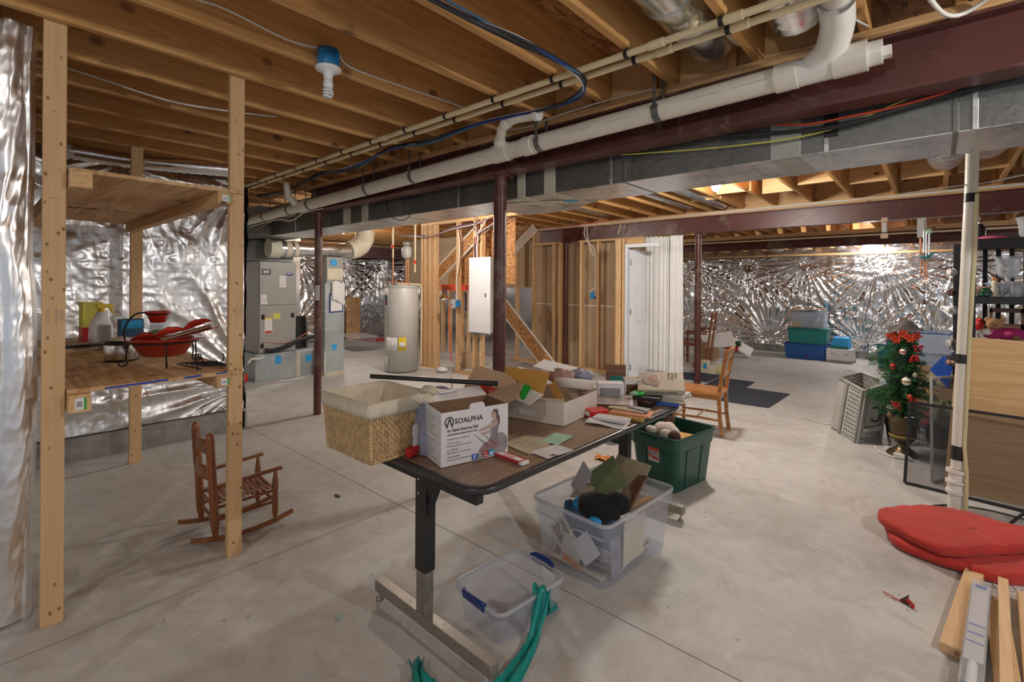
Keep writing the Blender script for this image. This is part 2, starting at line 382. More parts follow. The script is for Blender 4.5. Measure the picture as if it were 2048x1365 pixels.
M['wicker'] = flat('wicker', (.56, .38, .19), .65, var=.28, vs_=40)
M['grey'] = flat('grey_plastic', (.30, .30, .28), .45, var=.05); M['greyL'] = flat('light_grey_plastic', (.46, .46, .43), .45, var=.05)
M['ahu'] = flat('unit_grey_enamel', (.36, .35, .33), .42, var=.04); M['heater'] = flat('heater_grey_enamel', (.56, .55, .52), .35, var=.03)
M['steel'] = galv('brushed_steel', (.62, .60, .57), .22, 60, 1); M['chrome'] = galv('chrome', (.75, .74, .72), .1, 60, 1)
M['rust'] = galv('rusty_chrome', (.36, .33, .29), .38, 90, .7)
M['copper'] = flat('copper_pipe', (.66, .30, .16), .35, .7); M['brass'] = flat('brass', (.60, .42, .14), .35, .7)
M['curtain'] = flat('white_curtain', (.80, .80, .79), .9, var=.03, sheen=.2)
M['navycarpet'] = flat('navy_carpet_tile', (.035, .042, .065), .95, var=.5, vs_=45, bmp=150)
M['fur_black'] = flat('black_plush', (.008, .008, .009), .95, bmp=200, sheen=.1); M['fur_brown'] = flat('brown_plush', (.09, .05, .04), .9, bmp=160)
M['fur_tan'] = flat('tan_plush', (.40, .22, .10), .9, bmp=160); M['fur_white'] = flat('white_plush', (.66, .60, .54), .9, bmp=160)
M['magenta'] = flat('magenta_fabric', (.36, .015, .13), .85); M['pink'] = flat('pink_felt', (.70, .12, .22), .85)
M['pine_leaf'] = flat('pine_needles', (.032, .135, .035), .6, var=.5, vs_=30); M['gold'] = flat('gold_paint', (.50, .33, .09), .35, .6)
M['bronze'] = flat('bronze_urn', (.13, .10, .055), .32, .8, var=.4, vs_=18)
M['denim'] = flat('blue_fabric', (.06, .14, .25), .8); M['photo'] = flat('old_photograph', (.30, .22, .20), .5, var=.6, vs_=12)
M['painting'] = flat('art_print', (.36, .31, .28), .3, var=.55, vs_=9); M['frame'] = flat('dark_wood_frame', (.10, .045, .03), .35)
M['plush_rose'] = flat('dusty_rose_cloth', (.46, .28, .23), .8, var=.35, vs_=14); M['white_fab'] = flat('white_cloth', (.74, .73, .71), .9, var=.1, vs_=12)
M['mesh_dark'] = None
M['dark_bag'] = flat('dark_bag', (.10, .095, .09), .35, var=.3)
def clear(name, col, alpha=.45, rough=.25):
    """milky see-through plastic"""
    m, nt, b = newmat(name); b.inputs['Base Color'].default_value = c4(col); b.inputs['Roughness'].default_value = rough
    t = N(nt, 'ShaderNodeBsdfTransparent'); t.inputs[0].default_value = (.97, .98, 1, 1); mx = N(nt, 'ShaderNodeMixShader'); mx.inputs[0].default_value = alpha
    nt.links.new(t.outputs[0], mx.inputs[1]); nt.links.new(b.outputs[0], mx.inputs[2]); nt.links.new(mx.outputs[0], nt.nodes['Material Output'].inputs[0]); return m
M['clear'] = clear('milky_clear_plastic', (.78, .79, .83), .14); M['clear_rim'] = clear('milky_rim', (.82, .83, .87), .36)
M['clearblue'] = clear('clear_blue_plastic', (.03, .15, .48), .62); M['glass'] = clear('thin_glass', (.80, .84, .86), .30, .05)
M['glassclear'] = clear('shelf_clear_plastic', (.62, .70, .80), .4); M['bag_teal'] = clear('teal_bag_film', (.01, .38, .34), .86, .3)
M['screen'] = clear('insect_screen', (.06, .06, .065), .42, .8); M['screen_light'] = clear('insect_screen_grey', (.10, .10, .11), .5, .8)
M['cloudy'] = clear('cloudy_bag', (.6, .6, .62), .5)
def emis(name, col, s):
    m, nt, b = newmat(name); b.inputs['Emission Color'].default_value = c4(col); b.inputs['Emission Strength'].default_value = s; b.inputs['Base Color'].default_value = c4(col); return m
M['lit'] = emis('lit_bulb', (1, .97, .91), 60)
# ================================================================ THE SETTING
ZJ, ZS = 2.60, 2.885          # joist undersides, subfloor underside
B1, B2, B3, WB = 2.65, 7.35, 11.2, 12.45
XR = 3.6
f = MB(); f.box((-14, -3.6, -.08), (XR + 1, 13.2, 0)); tag(f.build('floor', M['concrete']), kind='structure')
jm = flat('control_joint', (.27, .25, .22), .9)
for nm, a, b in (('trim_1', (-13.5, 1.928, 0), (3.5, 1.932, .0012)), ('trim_2', (-13.5, 5.748, 0), (3.5, 5.752, .0012)), ('trim_3', (-2.702, -3.5, 0), (-2.698, 12.4, .0013))):
    f = MB(); f.box(a, b); tag(f.build(nm, jm), kind='structure')
f = MB(); f.box((-14, -3.6, ZS), (XR + 1, 13.2, ZS + .02)); tag(f.build('ceiling', M['osb']), kind='structure')

# ---- foil covered foundation walls: draped sheets with folds raying from the fasteners
rs = np.random.RandomState(5)
def vnoise(x, y, seed):
    r = np.random.RandomState(seed); T = r.rand(64, 64)
    xi = np.floor(x).astype(int); yi = np.floor(y).astype(int); fx = x - xi; fy = y - yi
    fx = fx * fx * (3 - 2 * fx); fy = fy * fy * (3 - 2 * fy)
    a = T[xi % 64, yi % 64]; b = T[(xi + 1) % 64, yi % 64]; c = T[xi % 64, (yi + 1) % 64]; d = T[(xi + 1) % 64, (yi + 1) % 64]
    return (a * (1 - fx) + b * fx) * (1 - fy) + (c * (1 - fx) + d * fx) * fy
def ridged(x, y, seed, oct=4):
    s = np.zeros_like(x); a = 1
    for o in range(oct):
        s += a * (1 - np.abs(2 * vnoise(x * 2 ** o + 3.1 * o, y * 2 ** o + 7.7 * o, seed + o) - 1)); a *= .55
    return s
def foil_wall(name, org, ud, L, z0, z1, nrm, pins, mat, seed=1, res=.018, fold=.062, crump=.014, billow=.07, drape=0, fine=.0025):
    nu, nz = int(L / res), int((z1 - z0) / res)
    u = np.linspace(0, L, nu + 1); z = np.linspace(z0, z1, nz + 1); U, Z = np.meshgrid(u, z)
    d = np.full_like(U, .0); near = np.full_like(U, 9.)
    for i, (pu, pz, k, A) in enumerate(pins):
        dx, dz = U - pu, Z - pz; r = np.hypot(dx, dz) + 1e-4; th = np.arctan2(dx, dz)
        near = np.minimum(near, r)
        wob = (1.6 * vnoise(U * 1.3 + 9, Z * 1.3 + 3, seed + i) + .8 * vnoise(U * 4, Z * 4, seed + 31 + i)) * np.clip(r / .55, 0, 1)
        K = k * 1.7
        g = (1 - np.abs(np.sin(th * K / 2 + wob + i))) ** 1.3 + .6 * (1 - np.abs(np.sin(th * K * .61 + 1.6 * wob)))
        d += A * fold * g * np.exp(-(r / .78) ** 1.3) * np.clip(r / .16, 0, 1)
    d += billow * (1 - np.exp(-near / .4)) * (.6 + .8 * vnoise(U * .9, Z * .9, seed + 5))
    d += crump * ridged(U * 3.6 + .6 * Z, Z * 2.0, seed + 11, 4) * (.25 + 1.0 * vnoise(U * 1.1 + 5, Z * 1.3, seed + 17))
    d += crump * .35 * ridged(U * 12, Z * 8, seed + 23, 2) ** 1.5 * (.2 + vnoise(U * 1.9, Z * 1.7, seed + 3))
    d += fine * ridged(U * 17 + 2 * Z, Z * 14, seed + 41, 2) * (.3 + vnoise(U * 2.3, Z * 2.1, seed + 8))
    if drape: d += drape * (Z - z0) * 0
    o, ud, nr = Vector(org), Vector(ud), Vector(nrm)
    P = [(o.x + ud.x * a + nr.x * b, o.y + ud.y * a + nr.y * b, c) for a, b, c in zip(U.ravel(), d.ravel(), Z.ravel())]
    m = MB(); m.smooth = True
    idx = np.arange((nu + 1) * (nz + 1)).reshape(nz + 1, nu + 1)
    q = np.stack([idx[:-1, :-1], idx[:-1, 1:], idx[1:, 1:], idx[1:, :-1]], -1).reshape(-1, 4).tolist()
    m.v = P; m.v = [Vector(p) for p in P]; m.f = q; m.m = [0] * len(q); m.sm = [True] * len(q)
    return tag(m.build(name, mat), kind='structure')
# right-hand back wall behind the totes and the tree
pins = [(u_, z_, k_, a_) for u_, z_, k_, a_ in
        [(-.1, 2.0, 12, 1), (.75, 2.05, 15, 1.1), (1.95, 2.02, 17, 1.3), (3.15, 2.04, 18, 1.2), (4.45, 2.05, 19, 1.5), (5.6, 2.0, 14, 1), (6.8, 2.05, 14, 1),
         (.5, .75, 9, .6), (2.35, .30, 15, 1.2), (4.12, .28, 15, 1.3), (5.2, .4, 11, .8), (3.55, .95, 7, .5), (6.2, .5, 12, .8), (1.2, 1.2, 8, .4)]]
foil_wall('wall_back', (-5.3, WB - .02, 0), (1, 0, 0), 8.6, .16, 2.17, (0, -1, 0), pins, M['foil'], 3, .019)
f = MB(); f.box((-5.4, WB, 0), (XR, WB + .2, 2.19)); tag(f.build('wall_rear', M['curb']), kind='structure')
f = MB(); f.box((-5.4, WB - .06, 0), (XR, WB, .17)); tag(f.build('baseboard_back', M['curb']), kind='structure')
f = MB(); f.box((-5.4, WB - .13, 2.19), (XR, WB + .2, 2.235)); tag(f.build('trim_4', M['plate']), kind='structure')
# far wall behind the water heater, running along Y at X = -12
pins = [(1.0, 2.1, 15, 1.2), (2.2, 2.1, 17, 1.2), (3.3, 2.12, 15, 1), (4.4, 2.1, 14, 1), (5.6, 2.1, 14, 1), (7.2, 2.1, 14, 1), (1.7, .4, 12, .8), (3.2, .5, 12, .8), (0, 2.1, 12, 1), (9, 2.1, 12, 1)]
foil_wall('wall_far', (-12.0, 2.2, 0), (0, 1, 0), 10.3, .06, 2.2, (1, 0, 0), pins, M['foil'], 31, .024)
f = MB(); f.box((-12.3, 2.0, 0), (-12.0, 12.6, 2.22)); tag(f.build('wall_far_left', M['curb']), kind='structure')
f = MB(); f.box((-12.0, WB, 0), (-5.4, WB + .2, 2.19)); tag(f.build('wall_rear_left', M['foil']), kind='structure')
# alcove wall behind the shelf unit
pins = [(-.35, 2.7, 13, 1.4), (.9, 2.55, 9, .5), (1.85, 2.45, 9, .6), (1.95, .42, 13, 1.2)]
foil_wall('wall_left', (-5.44, 0.0, 0), (0, 1, 0), 1.9, .20, 2.52, (1, 0, 0), pins, M['foil_scrim'], 57, .011, .045, .010, .045, fine=.007)
foil_wall('wall_left_return', (-5.37, 1.88, 0), (-1, 0, 0), 3.4, .18, 2.5, (0, 1, 0), [(.4, 2.4, 10, .6), (1.6, 2.4, 12, .8)], M['foil_scrim'], 61, .03, .04, .02, .02)
f = MB(); f.box((-5.75, -.1, 0), (-5.45, 1.86, 2.55)); f.box((-8.8, 1.5, 0), (-5.45, 1.86, 2.5)); tag(f.build('wall_left_core', M['curb']), kind='structure')
f = MB(); f.box((-5.45, -.1, 0), (-5.33, 1.9, .19)); f.box((-8.8, 1.86, 0), (-5.33, 1.92, .17)); tag(f.build('baseboard_left', M['curb']), kind='structure')
f = MB(); f.box((-8.95, 1.5, 0), (-8.75, 4.05, 2.5)); tag(f.build('wall_equipment', M['foil']), kind='structure')
# the near wall whose foil bulges towards the camera
foil_wall('wall_near_return', (-5.4, .04, 0), (1, 0, 0), 2.42, .03, 2.6, (0, 1, 0), [(.3, 2.4, 9, .7), (1.4, 2.4, 11, .8)], M['foil_scrim'], 77, .02, .04, .02, .03)
def near_foil():
    m = MB(); nz, nu = 330, 110; L = .9; seed = 91
    u = np.linspace(0, 1, nu + 1) ** 1.6 * L; z = np.linspace(.015, 2.60, nz + 1); U, Z = np.meshgrid(u, z)
    d = .03 * np.sin(np.clip((Z - .05) / 1.9, 0, 1) * pi) + .012 * ridged(U * 5 + Z * .6, Z * 1.2, seed, 3)
    d += .030 * np.abs(np.sin(U * 34 + 2.2 * vnoise(U * 2, Z * 1.6, 8) + Z * .5)) * (.3 + .7 * vnoise(U * 5, Z * 1.1, 12)) + .007 * ridged(U * 18 + Z * 2.5, Z * 5.2, seed + 5, 3)
    e = np.clip(U / .022, 0, 1); d = d * e - .05 * (1 - e) ** 2
    X = -3.0 + d; Y = .205 - U + .022 * (vnoise(Z * 1.1, U * 0, 5) - .5) + .01 * (vnoise(Z * 5, U * 0, 6) - .5)
    m.v = [Vector(p) for p in zip(X.ravel(), Y.ravel(), Z.ravel())]
    idx = np.arange((nu + 1) * (nz + 1)).reshape(nz + 1, nu + 1)
    m.f = np.stack([idx[:-1, 1:], idx[:-1, :-1], idx[1:, :-1], idx[1:, 1:]], -1).reshape(-1, 4).tolist(); m.m = [0] * len(m.f); m.sm = [True] * len(m.f)
    return m.build('wall_near_left', M['foil_scrim'])
tag(near_foil(), kind='structure')
f = MB(); f.box((-5.6, -3.6, 0), (-3.06, .03, 2.6)); tag(f.build('wall_near_core', M['curb']), kind='structure')

# ---------------------------------------------------------------- steel beams
def ibeam(name, y, x0, x1, z0, z1, w, label):
    m = MB(); t = .012
    m.box((x0, y - w / 2, z0), (x1, y + w / 2, z0 + t)); m.box((x0, y - w / 2, z1 - t), (x1, y + w / 2, z1)); m.box((x0, y - .005, z0 + t), (x1, y + .005, z1 - t))
    return tag(m.build(name, M['maroon']), label, 'steel beam')
ibeam('steel_beam', B1, -5.45, XR, 2.31, 2.555, .14, 'dusty maroon steel beam running beside the long white drain pipe')
ibeam('steel_beam', B2, -5.72, XR, 2.30, 2.54, .12, 'maroon steel beam over the stud wall and the white curtain')
ibeam('steel_beam', B3, -5.9, XR, 2.29, 2.52, .12, 'farthest maroon steel beam, just before the foil back wall')
m = MB(); m.box((-11.55, 2.2, 2.21), (-11.4, 12.4, 2.50)); tag(m.build('steel_beam', M['maroon']), 'dark maroon beam above the foil wall behind the water heater', 'steel beam')
for (y, x0, z, lb) in ((B1, -5.5, 2.556, 'pine plate on top of the dusty steel beam beside the drain pipe'), (B2, -5.7, 2.541, 'pine plate with cables stapled along it above the second steel beam')):
    m = MB(); m.box((x0, y - .075, z), (XR, y + .075, ZJ - .001)); tag(m.build('beam_plate', M['plate']), lb, 'lumber')
m = MB(); m.box((-5.9, B3 - .07, 2.521), (XR, B3 + .07, ZJ - .001)); tag(m.build('beam_plate', M['plate']), 'pine plate on top of the farthest steel beam', 'lumber')
# ---------------------------------------------------------------- columns
def column(x, y, z1, label, r=.047, tagy=None):
    t = thing('steel_column', (x, y, 0), 0, label, 'column')
    m = MB(); m.tube([(x, y, .0), (x, y, z1 - .012)], r, 24); m.build('post', M['maroon'], t)
    m = MB(); m.cbox((x, y, z1 - .006), (.18, .13, .012)); m.tube([(x + .07, y + .05, z1 - .03), (x + .07, y + .05, z1 - .001)], .012, 6); m.build('cap_plate', M['maroon'], t)
    if tagy:
        m = MB(); m.smooth = True
        M0 = [(x + (r + .001) * cos(a), y + (r + .001) * sin(a)) for a in np.linspace(radians(-80), radians(-5), 8)]
        for i in range(7):
            m.add([(*M0[i], tagy), (*M0[i + 1], tagy), (*M0[i + 1], tagy + .17), (*M0[i], tagy + .17)], [(0, 1, 2, 3)])
        tag(m.build('label_sticker', M['paper_grey'], t), 'grey paper sticker wrapped on the post')
    return t
column(-5.28, B1, 2.31, 'slim maroon column with a paper sticker, left of the wicker basket', .042, 1.30)
column(-2.46, B1, 2.31, 'nearest and widest maroon column, rising behind the cluttered table', .049)
column(-5.15, B2, 2.30, 'maroon column standing inside the brown stud wall', .045)
column(-2.72, B2 + .02, 2.30, 'maroon column between the white curtain and the wooden chair', .047)
m = MB()
for k in range(7): m.blob((-5.28 + .0 + .04, B1 - .028, .10 + .012 * k), (.012, .012, .02), 6, 4)
# ---------------------------------------------------------------- joists
ORD = ['first', 'second', 'third', 'fourth', 'fifth', 'sixth', 'seventh', 'eighth', 'ninth', 'tenth', 'eleventh', 'twelfth', 'thirteenth', 'fourteenth', 'fifteenth', 'sixteenth', 'seventeenth', 'eighteenth', 'nineteenth', 'twentieth', 'twenty-first', 'twenty-second', 'twenty-third', 'twenty-fourth', 'twenty-fifth', 'twenty-sixth', 'twenty-seventh', 'twenty-eighth', 'twenty-ninth', 'thirtieth', 'thirty-first', 'thirty-second']
def joist(x, y0, y1, label, group, w=.038):
    m = MB(); m.box((x - w, y0, ZJ), (x, y1, ZS - .001)); return tag(m.build('ceiling_joist', M['joist'], bevel=.0025), label, 'ceiling joist', group)
XS = [-2.80 + .43 * k for k in range(8, -11, -1)]      # spacing read off the row over the shelf
for i, x in enumerate(XS):
    if x > 2: continue
    y0 = .10 if x < -3.0 else (-1.5 if x < 1 else -.5)
    lb = {True: 'pine ceiling joist before the main beam, %s one counted from the right' % ORD[i]}[True]
    if abs(x + 2.37) < .02: lb = 'pine ceiling joist carrying the blue box and the spiral bulb'
    if abs(x + 2.80) < .02: lb = 'pine ceiling joist the two front shelf posts are nailed to'
    joist(x, y0, B1 + .06, lb, 'joists before the main beam')
for i, x in enumerate([2.2 - .43 * k for k in range(0, 22)]):
    if x < -7.2: continue
    joist(x + .04, B1 - .06, B2 + .06, 'pine ceiling joist between the two nearer steel beams, %s one from the right' % ORD[i], 'joists between the first and second beam')
for i, x in enumerate([2.2 - .43 * k for k in range(0, 20)]):
    joist(x + .0, B2 - .06, B3 + .06, 'pine ceiling joist between the second and farthest steel beam, %s one from the right' % ORD[i], 'joists between the second and third beam')
for i, x in enumerate([2.2 - .43 * k for k in range(0, 18)]):
    m = MB(); m.box((x + .002, B3 - .06, ZJ), (x + .04, WB + .1, ZS - .001)); m.box((x + .002, B3 + .5, 2.32), (x + .04, WB - .02, ZJ))
    tag(m.build('ceiling_joist', M['joist']), 'pine joist end above the foil back wall, %s one from the right' % ORD[i], 'joist ends over the back wall')
for i, x in enumerate([-7.5 - .43 * k for k in range(10)]):
    joist(x, 2.0, WB, 'pine ceiling joist over the water heater corner, %s one leftward' % ORD[i], 'joists in the far left corner')
# blocking between joists (rows seen beyond the lit bulb)
g = 'blocking boards beyond the lit bulb'
for i, (x, y) in enumerate([(1.4, 6.35), (.97, 6.35), (.54, 6.3), (.11, 6.35), (-.32, 6.3), (-.75, 6.0), (-1.18, 6.3), (-1.61, 6.0), (-2.04, 6.3)]):
    m = MB(); m.box((x - .388, y, ZJ + .003), (x - .002, y + .038, ZS - .002)); o = m.build('blocking', M['plate'])
    tag(o, 'pine blocking board between joists beyond the lit bulb, %s one from the right' % ORD[i], 'blocking', g)
for i, x in enumerate([2.2 - .43 * k for k in range(0, 17)]):
    m = MB(); m.box((x + .042, B2 + .02, ZJ), (x + .428, B2 + .058, ZS - .002)); tag(m.build('blocking', M['plate']), 'pine block standing on the second beam, %s one from the right' % ORD[i], 'blocking', 'blocks over the second beam')
for i, x in enumerate(XS[3:19]):
    m = MB(); m.box((x + .002, B1 - .02, ZJ), (x + .388, B1 + .018, ZS - .002)); tag(m.build('blocking', M['plate']), 'pine block standing on the main beam, %s one from the right' % ORD[i], 'blocking', 'blocks over the main beam')

# ---------------------------------------------------------------- stud walls round the stair
def stud(x, y, z0, z1, label, w=.089, t=.038, along='y', name='wall_stud', mat='stud', rot=0):
    m = MB(); dx, dy = (t, w) if along == 'y' else (w, t)
    m.box((x - dx / 2, y - dy / 2, z0), (x + dx / 2, y + dy / 2, z1)); return tag(m.build(name, M[mat], bevel=.002), label, 'wall stud')
YA = 5.52
for x, z1, lb in ((-7.02, 2.55, 'left stud of the pair behind the water heater'), (-6.93, 2.55, 'middle stud tight behind the water heater'), (-6.80, 2.55, 'right stud of the group behind the water heater'),
                  (-6.62, 1.385, 'short stud under the marked landing header, right of the water heater'), (-6.66, 2.55, 'tall stud at the left end of the marked header'), (-6.07, 2.55, 'stud carrying the small switch box and white cable'),
                  (-5.66, 2.55, 'stud at the left edge of the white electrical panel'), (-5.50, 2.55, 'stud behind the white electrical panel')):
    stud(x, YA + (.0 if z1 > 2 else -.0), .04, z1, lb)
m = MB(); m.box((-7.05, YA - .045, 2.55), (-4.7, YA + .045, ZJ - .003)); tag(m.build('top_plate', M['plate']), 'pine top plate over the studs beside the electrical panel', 'lumber')
m = MB(); m.box((-7.05, YA - .045, 0), (-6.5, YA + .045, .038)); m.box((-6.15, YA - .045, 0), (-4.7, YA + .045, .038)); tag(m.build('bottom_plate', M['plate']), 'pine bottom plate under the panel studs', 'lumber')
YB = 7.28
for x, lb, z1 in ((-6.27, 'stud seen behind the nearest column, under the slanted stair skirt', 2.53), (-5.84, 'taller stud at the left end of the second beam', 2.555), (-5.36, 'knotty stud just left of the column in the brown wall', 2.26), (-5.22, 'stud tight against the column in the brown wall', 2.26),
                  (-4.75, 'stud right of the column in the brown wall, nearest the blue outlet box', 2.26), (-4.40, 'stud with white cable running down it, beside the blue outlet box', 2.26), (-4.05, 'plain stud left of the doubled corner studs', 2.26)):
    stud(x, YB, .04, z1, lb)
for a, b, lb in ((-5.84, -5.2, 'short top plate left of the column in the brown wall'), (-4.8, -3.55, 'top plate right of the column in the brown wall')):
    m = MB(); m.box((a, YB - .045, 2.26), (b, YB + .045, 2.296)); tag(m.build('top_plate', M['plate']), lb, 'lumber')
m = MB(); m.box((-6.4, YB - .045, 0), (-3.6, YB + .045, .038)); tag(m.build('bottom_plate', M['plate']), 'bottom plate of the brown stud wall', 'lumber')
m = MB(); m.box((-10.2, 7.42, 1.45), (-3.55, 7.435, ZJ - .01)); m.box((-5.95, 7.42, 0), (-3.55, 7.435, 1.449)); tag(m.build('wall_stair', M['drywall']), kind='structure')
m = MB(); m.box((-5.95, 7.417, 1.125), (-3.56, 7.4195, 1.145)); tag(m.build('trim_5', M['tape']), kind='structure')
# studs seen behind the stair enclosure opening and at its far side
for i, x in enumerate((-8.08, -7.85, -7.45, -7.27)):
    stud(x, 6.9, .04, 1.44, 'dark stud under the landing behind the hanging work lamp, %s from the left' % ORD[i], mat='stud')
# doubled corner studs + jamb
YD = 6.62
for x, y, w_, lb in ((-3.66, YD + .02, .089, 'wide front stud at the corner beside the white door'), (-3.57, YD + .0, .038, 'stud between the corner and the white door jamb')):
    m = MB(); m.box((x - w_ / 2, y - .02, .0), (x + w_ / 2, y + .02, 2.20)); tag(m.build('wall_stud', M['stud'], bevel=.002), lb, 'wall stud')
m = MB(); m.box((-3.70, YD + .08, 0), (-3.62, YB, 2.2)); tag(m.build('wall_closet', M['drywall']), kind='structure')
# door (near closed, seen at a slant)
dr = thing('door_1', (-3.48, YD + .02, 0), radians(80), None, None); tag(dr, kind='structure')
m = MB(); m.box((0, -.018, .012), (.76, .018, 2.04)); m.build('door_leaf', M['door'], dr, local=True, bevel=.003)
for (x0, x1) in ((.11, .345), (.415, .65)):
    for z0, z1 in ((.20, .80), (.93, 1.52), (1.64, 1.90)):
        m = MB()
        m.box((x0, -.030, z0), (x1, -.018, z1)); m.box((x0 + .035, -.042, z0 + .035), (x1 - .035, -.030, z1 - .035)); m.build('door_panel', M['door'], dr, local=True, bevel=.006)
for z in (.22, 1.05, 1.80):
    m = MB(); m.box((-.012, -.026, z), (.012, -.018, z + .09)); m.build('hinge', M['steel'], dr, local=True)
m = MB(); m.box((-3.535, YD - .03, 0), (-3.505, YD + .06, 2.12)); m.box((-3.535, YD - .02, 2.07), (-3.0, YD + .02, 2.12)); tag(m.build('trim_6', M['door']), kind='structure')
m = MB(); m.box((-3.53, YD + .0, 2.121), (-3.25, YD + .04, 2.20)); tag(m.build('header', M['plate']), 'pine header board above the white door', 'lumber')
# curtain
cu = thing('curtain', (-3.05, 7.10, 0), 0, 'long gathered white curtain hanging beside the white door', 'curtain')
def cfn(x0, x1, z0, z1, y, fold, sd):
    def fn(u, v):
        z = z0 + (z1 - z0) * v; top = v; x = x0 + (x1 - x0) * u + (1 - v) * .02 * (u - .5)
        a = fold * (1.0 - .35 * v)
        return (x, y + a * sin(u * (x1 - x0) * 95 + sd + 1.5 * sin(u * 9)) + .4 * a * sin(u * (x1 - x0) * 210 + 2 * v) + .01 * sin(3 * v + u * 7), z + (.012 * abs(sin(u * 60)) if v > .985 else 0))
    return fn
m = MB(); m.grid(cfn(-3.42, -2.86, .18, 2.25, 7.02, .020, 0), 160, 60); m.build('curtain_panel', M['curtain'], cu, solid=.003)
m = MB(); m.grid(cfn(-3.00, -2.80, .10, 2.24, 6.97, .016, 1), 70, 60); m.build('curtain_panel', M['curtain'], cu, solid=.003)
m = MB(); m.tube([(-3.48, 7.03, 2.245), (-2.66, 7.0, 2.25)], .008, 8); m.blob((-2.66, 7.0, 2.25), (.02, .016, .016)); m.build('curtain_rod', M['brass'], cu)
# stair pieces behind the studs
def slope_board(p, q, h, t, mat, name, label, cat='stair board', rail=None):
    th = thing(name, p, 0, label, cat)
    m = MB(); m.beam(p, q, t, h); m.build('board', M[mat], th)
    if rail:
        d = (Vector(q) - Vector(p)).normalized(); n_ = Vector((0, -1, 0)).cross(d).normalized(); n_ = n_ if n_.z > 0 else -n_
        for s in (-1, 1):
            o_ = n_ * s * h / 2; m = MB(); m.beam(Vector(p) + o_, Vector(q) + o_, t * 1.6, .022); m.build('edge_strip', M[rail], th)
    return th
slope_board((-6.86, 5.66, 1.62), (-5.55, 5.66, 2.52), .22, .02, 'osb', 'stair_stringer', 'slanted strand board stair side left of the electrical panel', rail='tape')
m = MB(); m.add([(-6.3, 5.75, 1.5), (-5.0, 5.75, 1.5), (-5.0, 5.75, 2.57), (-5.4, 5.75, 2.57), (-6.6, 5.75, 1.66), (-6.6, 5.75, 1.5)], [(0, 1, 2, 3, 4, 5)]); tag(m.build('strand_board', M['osb'], solid=.012), 'dark strand board panel behind the electrical panel', 'strand board')
slope_board((-5.92, 6.55, 2.00), (-5.25, 6.55, 2.5), .16, .02, 'tape', 'stair_stringer', 'pale slanted stair skirt right of the nearest column')
m = MB(); m.box((-6.1, 6.6, 2.28), (-5.35, 6.615, 2.57)); tag(m.build('strand_board', M['osb']), 'strand board under the upper stair, right of the nearest column', 'strand board')
slope_board((-6.4, 6.75, 1.32), (-5.0, 6.75, .02), .26, .02, 'osb', 'stair_stringer', 'slanted strand board stair side running down behind the white stud wall', rail='tape')
ld = thing('landing_header', (-6.3, 5.62, 1.38), 0, 'pine landing header painted red with black lettering DES', 'header board')
m = MB(); m.box((-6.90, 5.61, 1.385), (-5.7, 5.65, 1.50)); m.build('board', M['plate'], ld)
m = MB(); m.box((-6.63, 5.605, 1.387), (-5.7, 5.61, 1.497)); m.build('red_paint', M['redorange'], ld)
m = MB(); put_text(m, 'DES', .105, frame((-6.60, 5.603, 1.405), (1, 0, 0), (0, 0, 1)), sx=.75, bold=.002); put_text(m, '3079', .105, frame((-6.00, 5.603, 1.405), (1, 0, 0), (0, 0, 1)), sx=.7, bold=.002); m.build('marker_lettering', M['ink'], ld)

# rim boards closing the joist bays over the foundation walls
f = MB(); f.box((-12.3, WB + .16, 2.236), (XR + 1, WB + .2, ZS)); tag(f.build('wall_rim', M['foil']), kind='structure')
f = MB(); f.box((-12.3, 2.0, 2.22), (-12.06, 12.6, ZS)); tag(f.build('wall_rim_left', M['plate']), kind='structure')
f = MB(); f.box((XR + .9, 6.4, 0), (XR + 1, 13.0, ZS)); tag(f.build('wall_right', M['drywall']), kind='structure')
f = MB(); f.box((XR, WB - .02, 0), (XR + .9, WB + .2, 2.236)); tag(f.build('wall_rear_right', M['foil']), kind='structure')
m = MB(); m.box((-3.35, -.08, 2.31), (-2.99, .02, 2.60)); tag(m.build('steel_beam', M['maroon']), 'stub of maroon steel beam at the top left corner of the photo', 'steel beam')
# ================================================================ pipes, ducts and cables overhead
# main drain
def zdr(x): return 2.33 + (x + 6.57) / 6.03 * .12
dp = thing('drain_pipe', (-3.4, 2.49, 2.39), 0, 'long white drain pipe strapped along the dusty maroon steel beam', 'drain pipe')
m = MB(); m.tube([(-6.9, 2.49, zdr(-6.9)), (-.42, 2.49, zdr(-.42))], .056, 24); m.build('pipe', M['pvc'], dp)
def collar(x, L, r=.064, par=None, mat='pvc'):
    m = MB(); m.tube([(x - L / 2, 2.49, zdr(x - L / 2)), (x + L / 2, 2.49, zdr(x + L / 2))], r, 24); return m.build('coupling', M[mat], par)
for x, L in ((-.52, .09), (-2.30, .14), (-2.05, .08), (-5.35, .14), (-.28, .12)): collar(x, L, par=dp)
m = MB(); m.tube([(-.48, 2.49, zdr(-.48)), (-.22, 2.49, zdr(-.2))], .060, 24); m.tube([(-.22, 2.49, zdr(-.2)), (-.17, 2.49, zdr(-.2))], .05, 20); m.box((-.172, 2.47, 2.43), (-.14, 2.51, 2.47))
m.build('cleanout_end', M['pvc_white'], dp)
m = MB(); m.tube(bez([(-.42, 2.49, 2.46), (-.35, 2.45, 2.50), (-.31, 2.36, 2.56), (-.30, 2.25, 2.61)], 5), .062, 20); m.build('wye_fitting', M['pvc_white'], dp)
m = MB(); m.tube([(-.30, 2.27, 2.60), (-.27, 2.0, 2.66), (-.22, 1.2, 2.72), (-.2, .7, 2.74)], .055, 24); m.build('branch_pipe', M['pvc'], dp)
m = MB(); m.tube([(-.30, 2.25, 2.607), (-.297, 2.225, 2.613)], .066, 24); m.build('strap', M['galv'], dp)
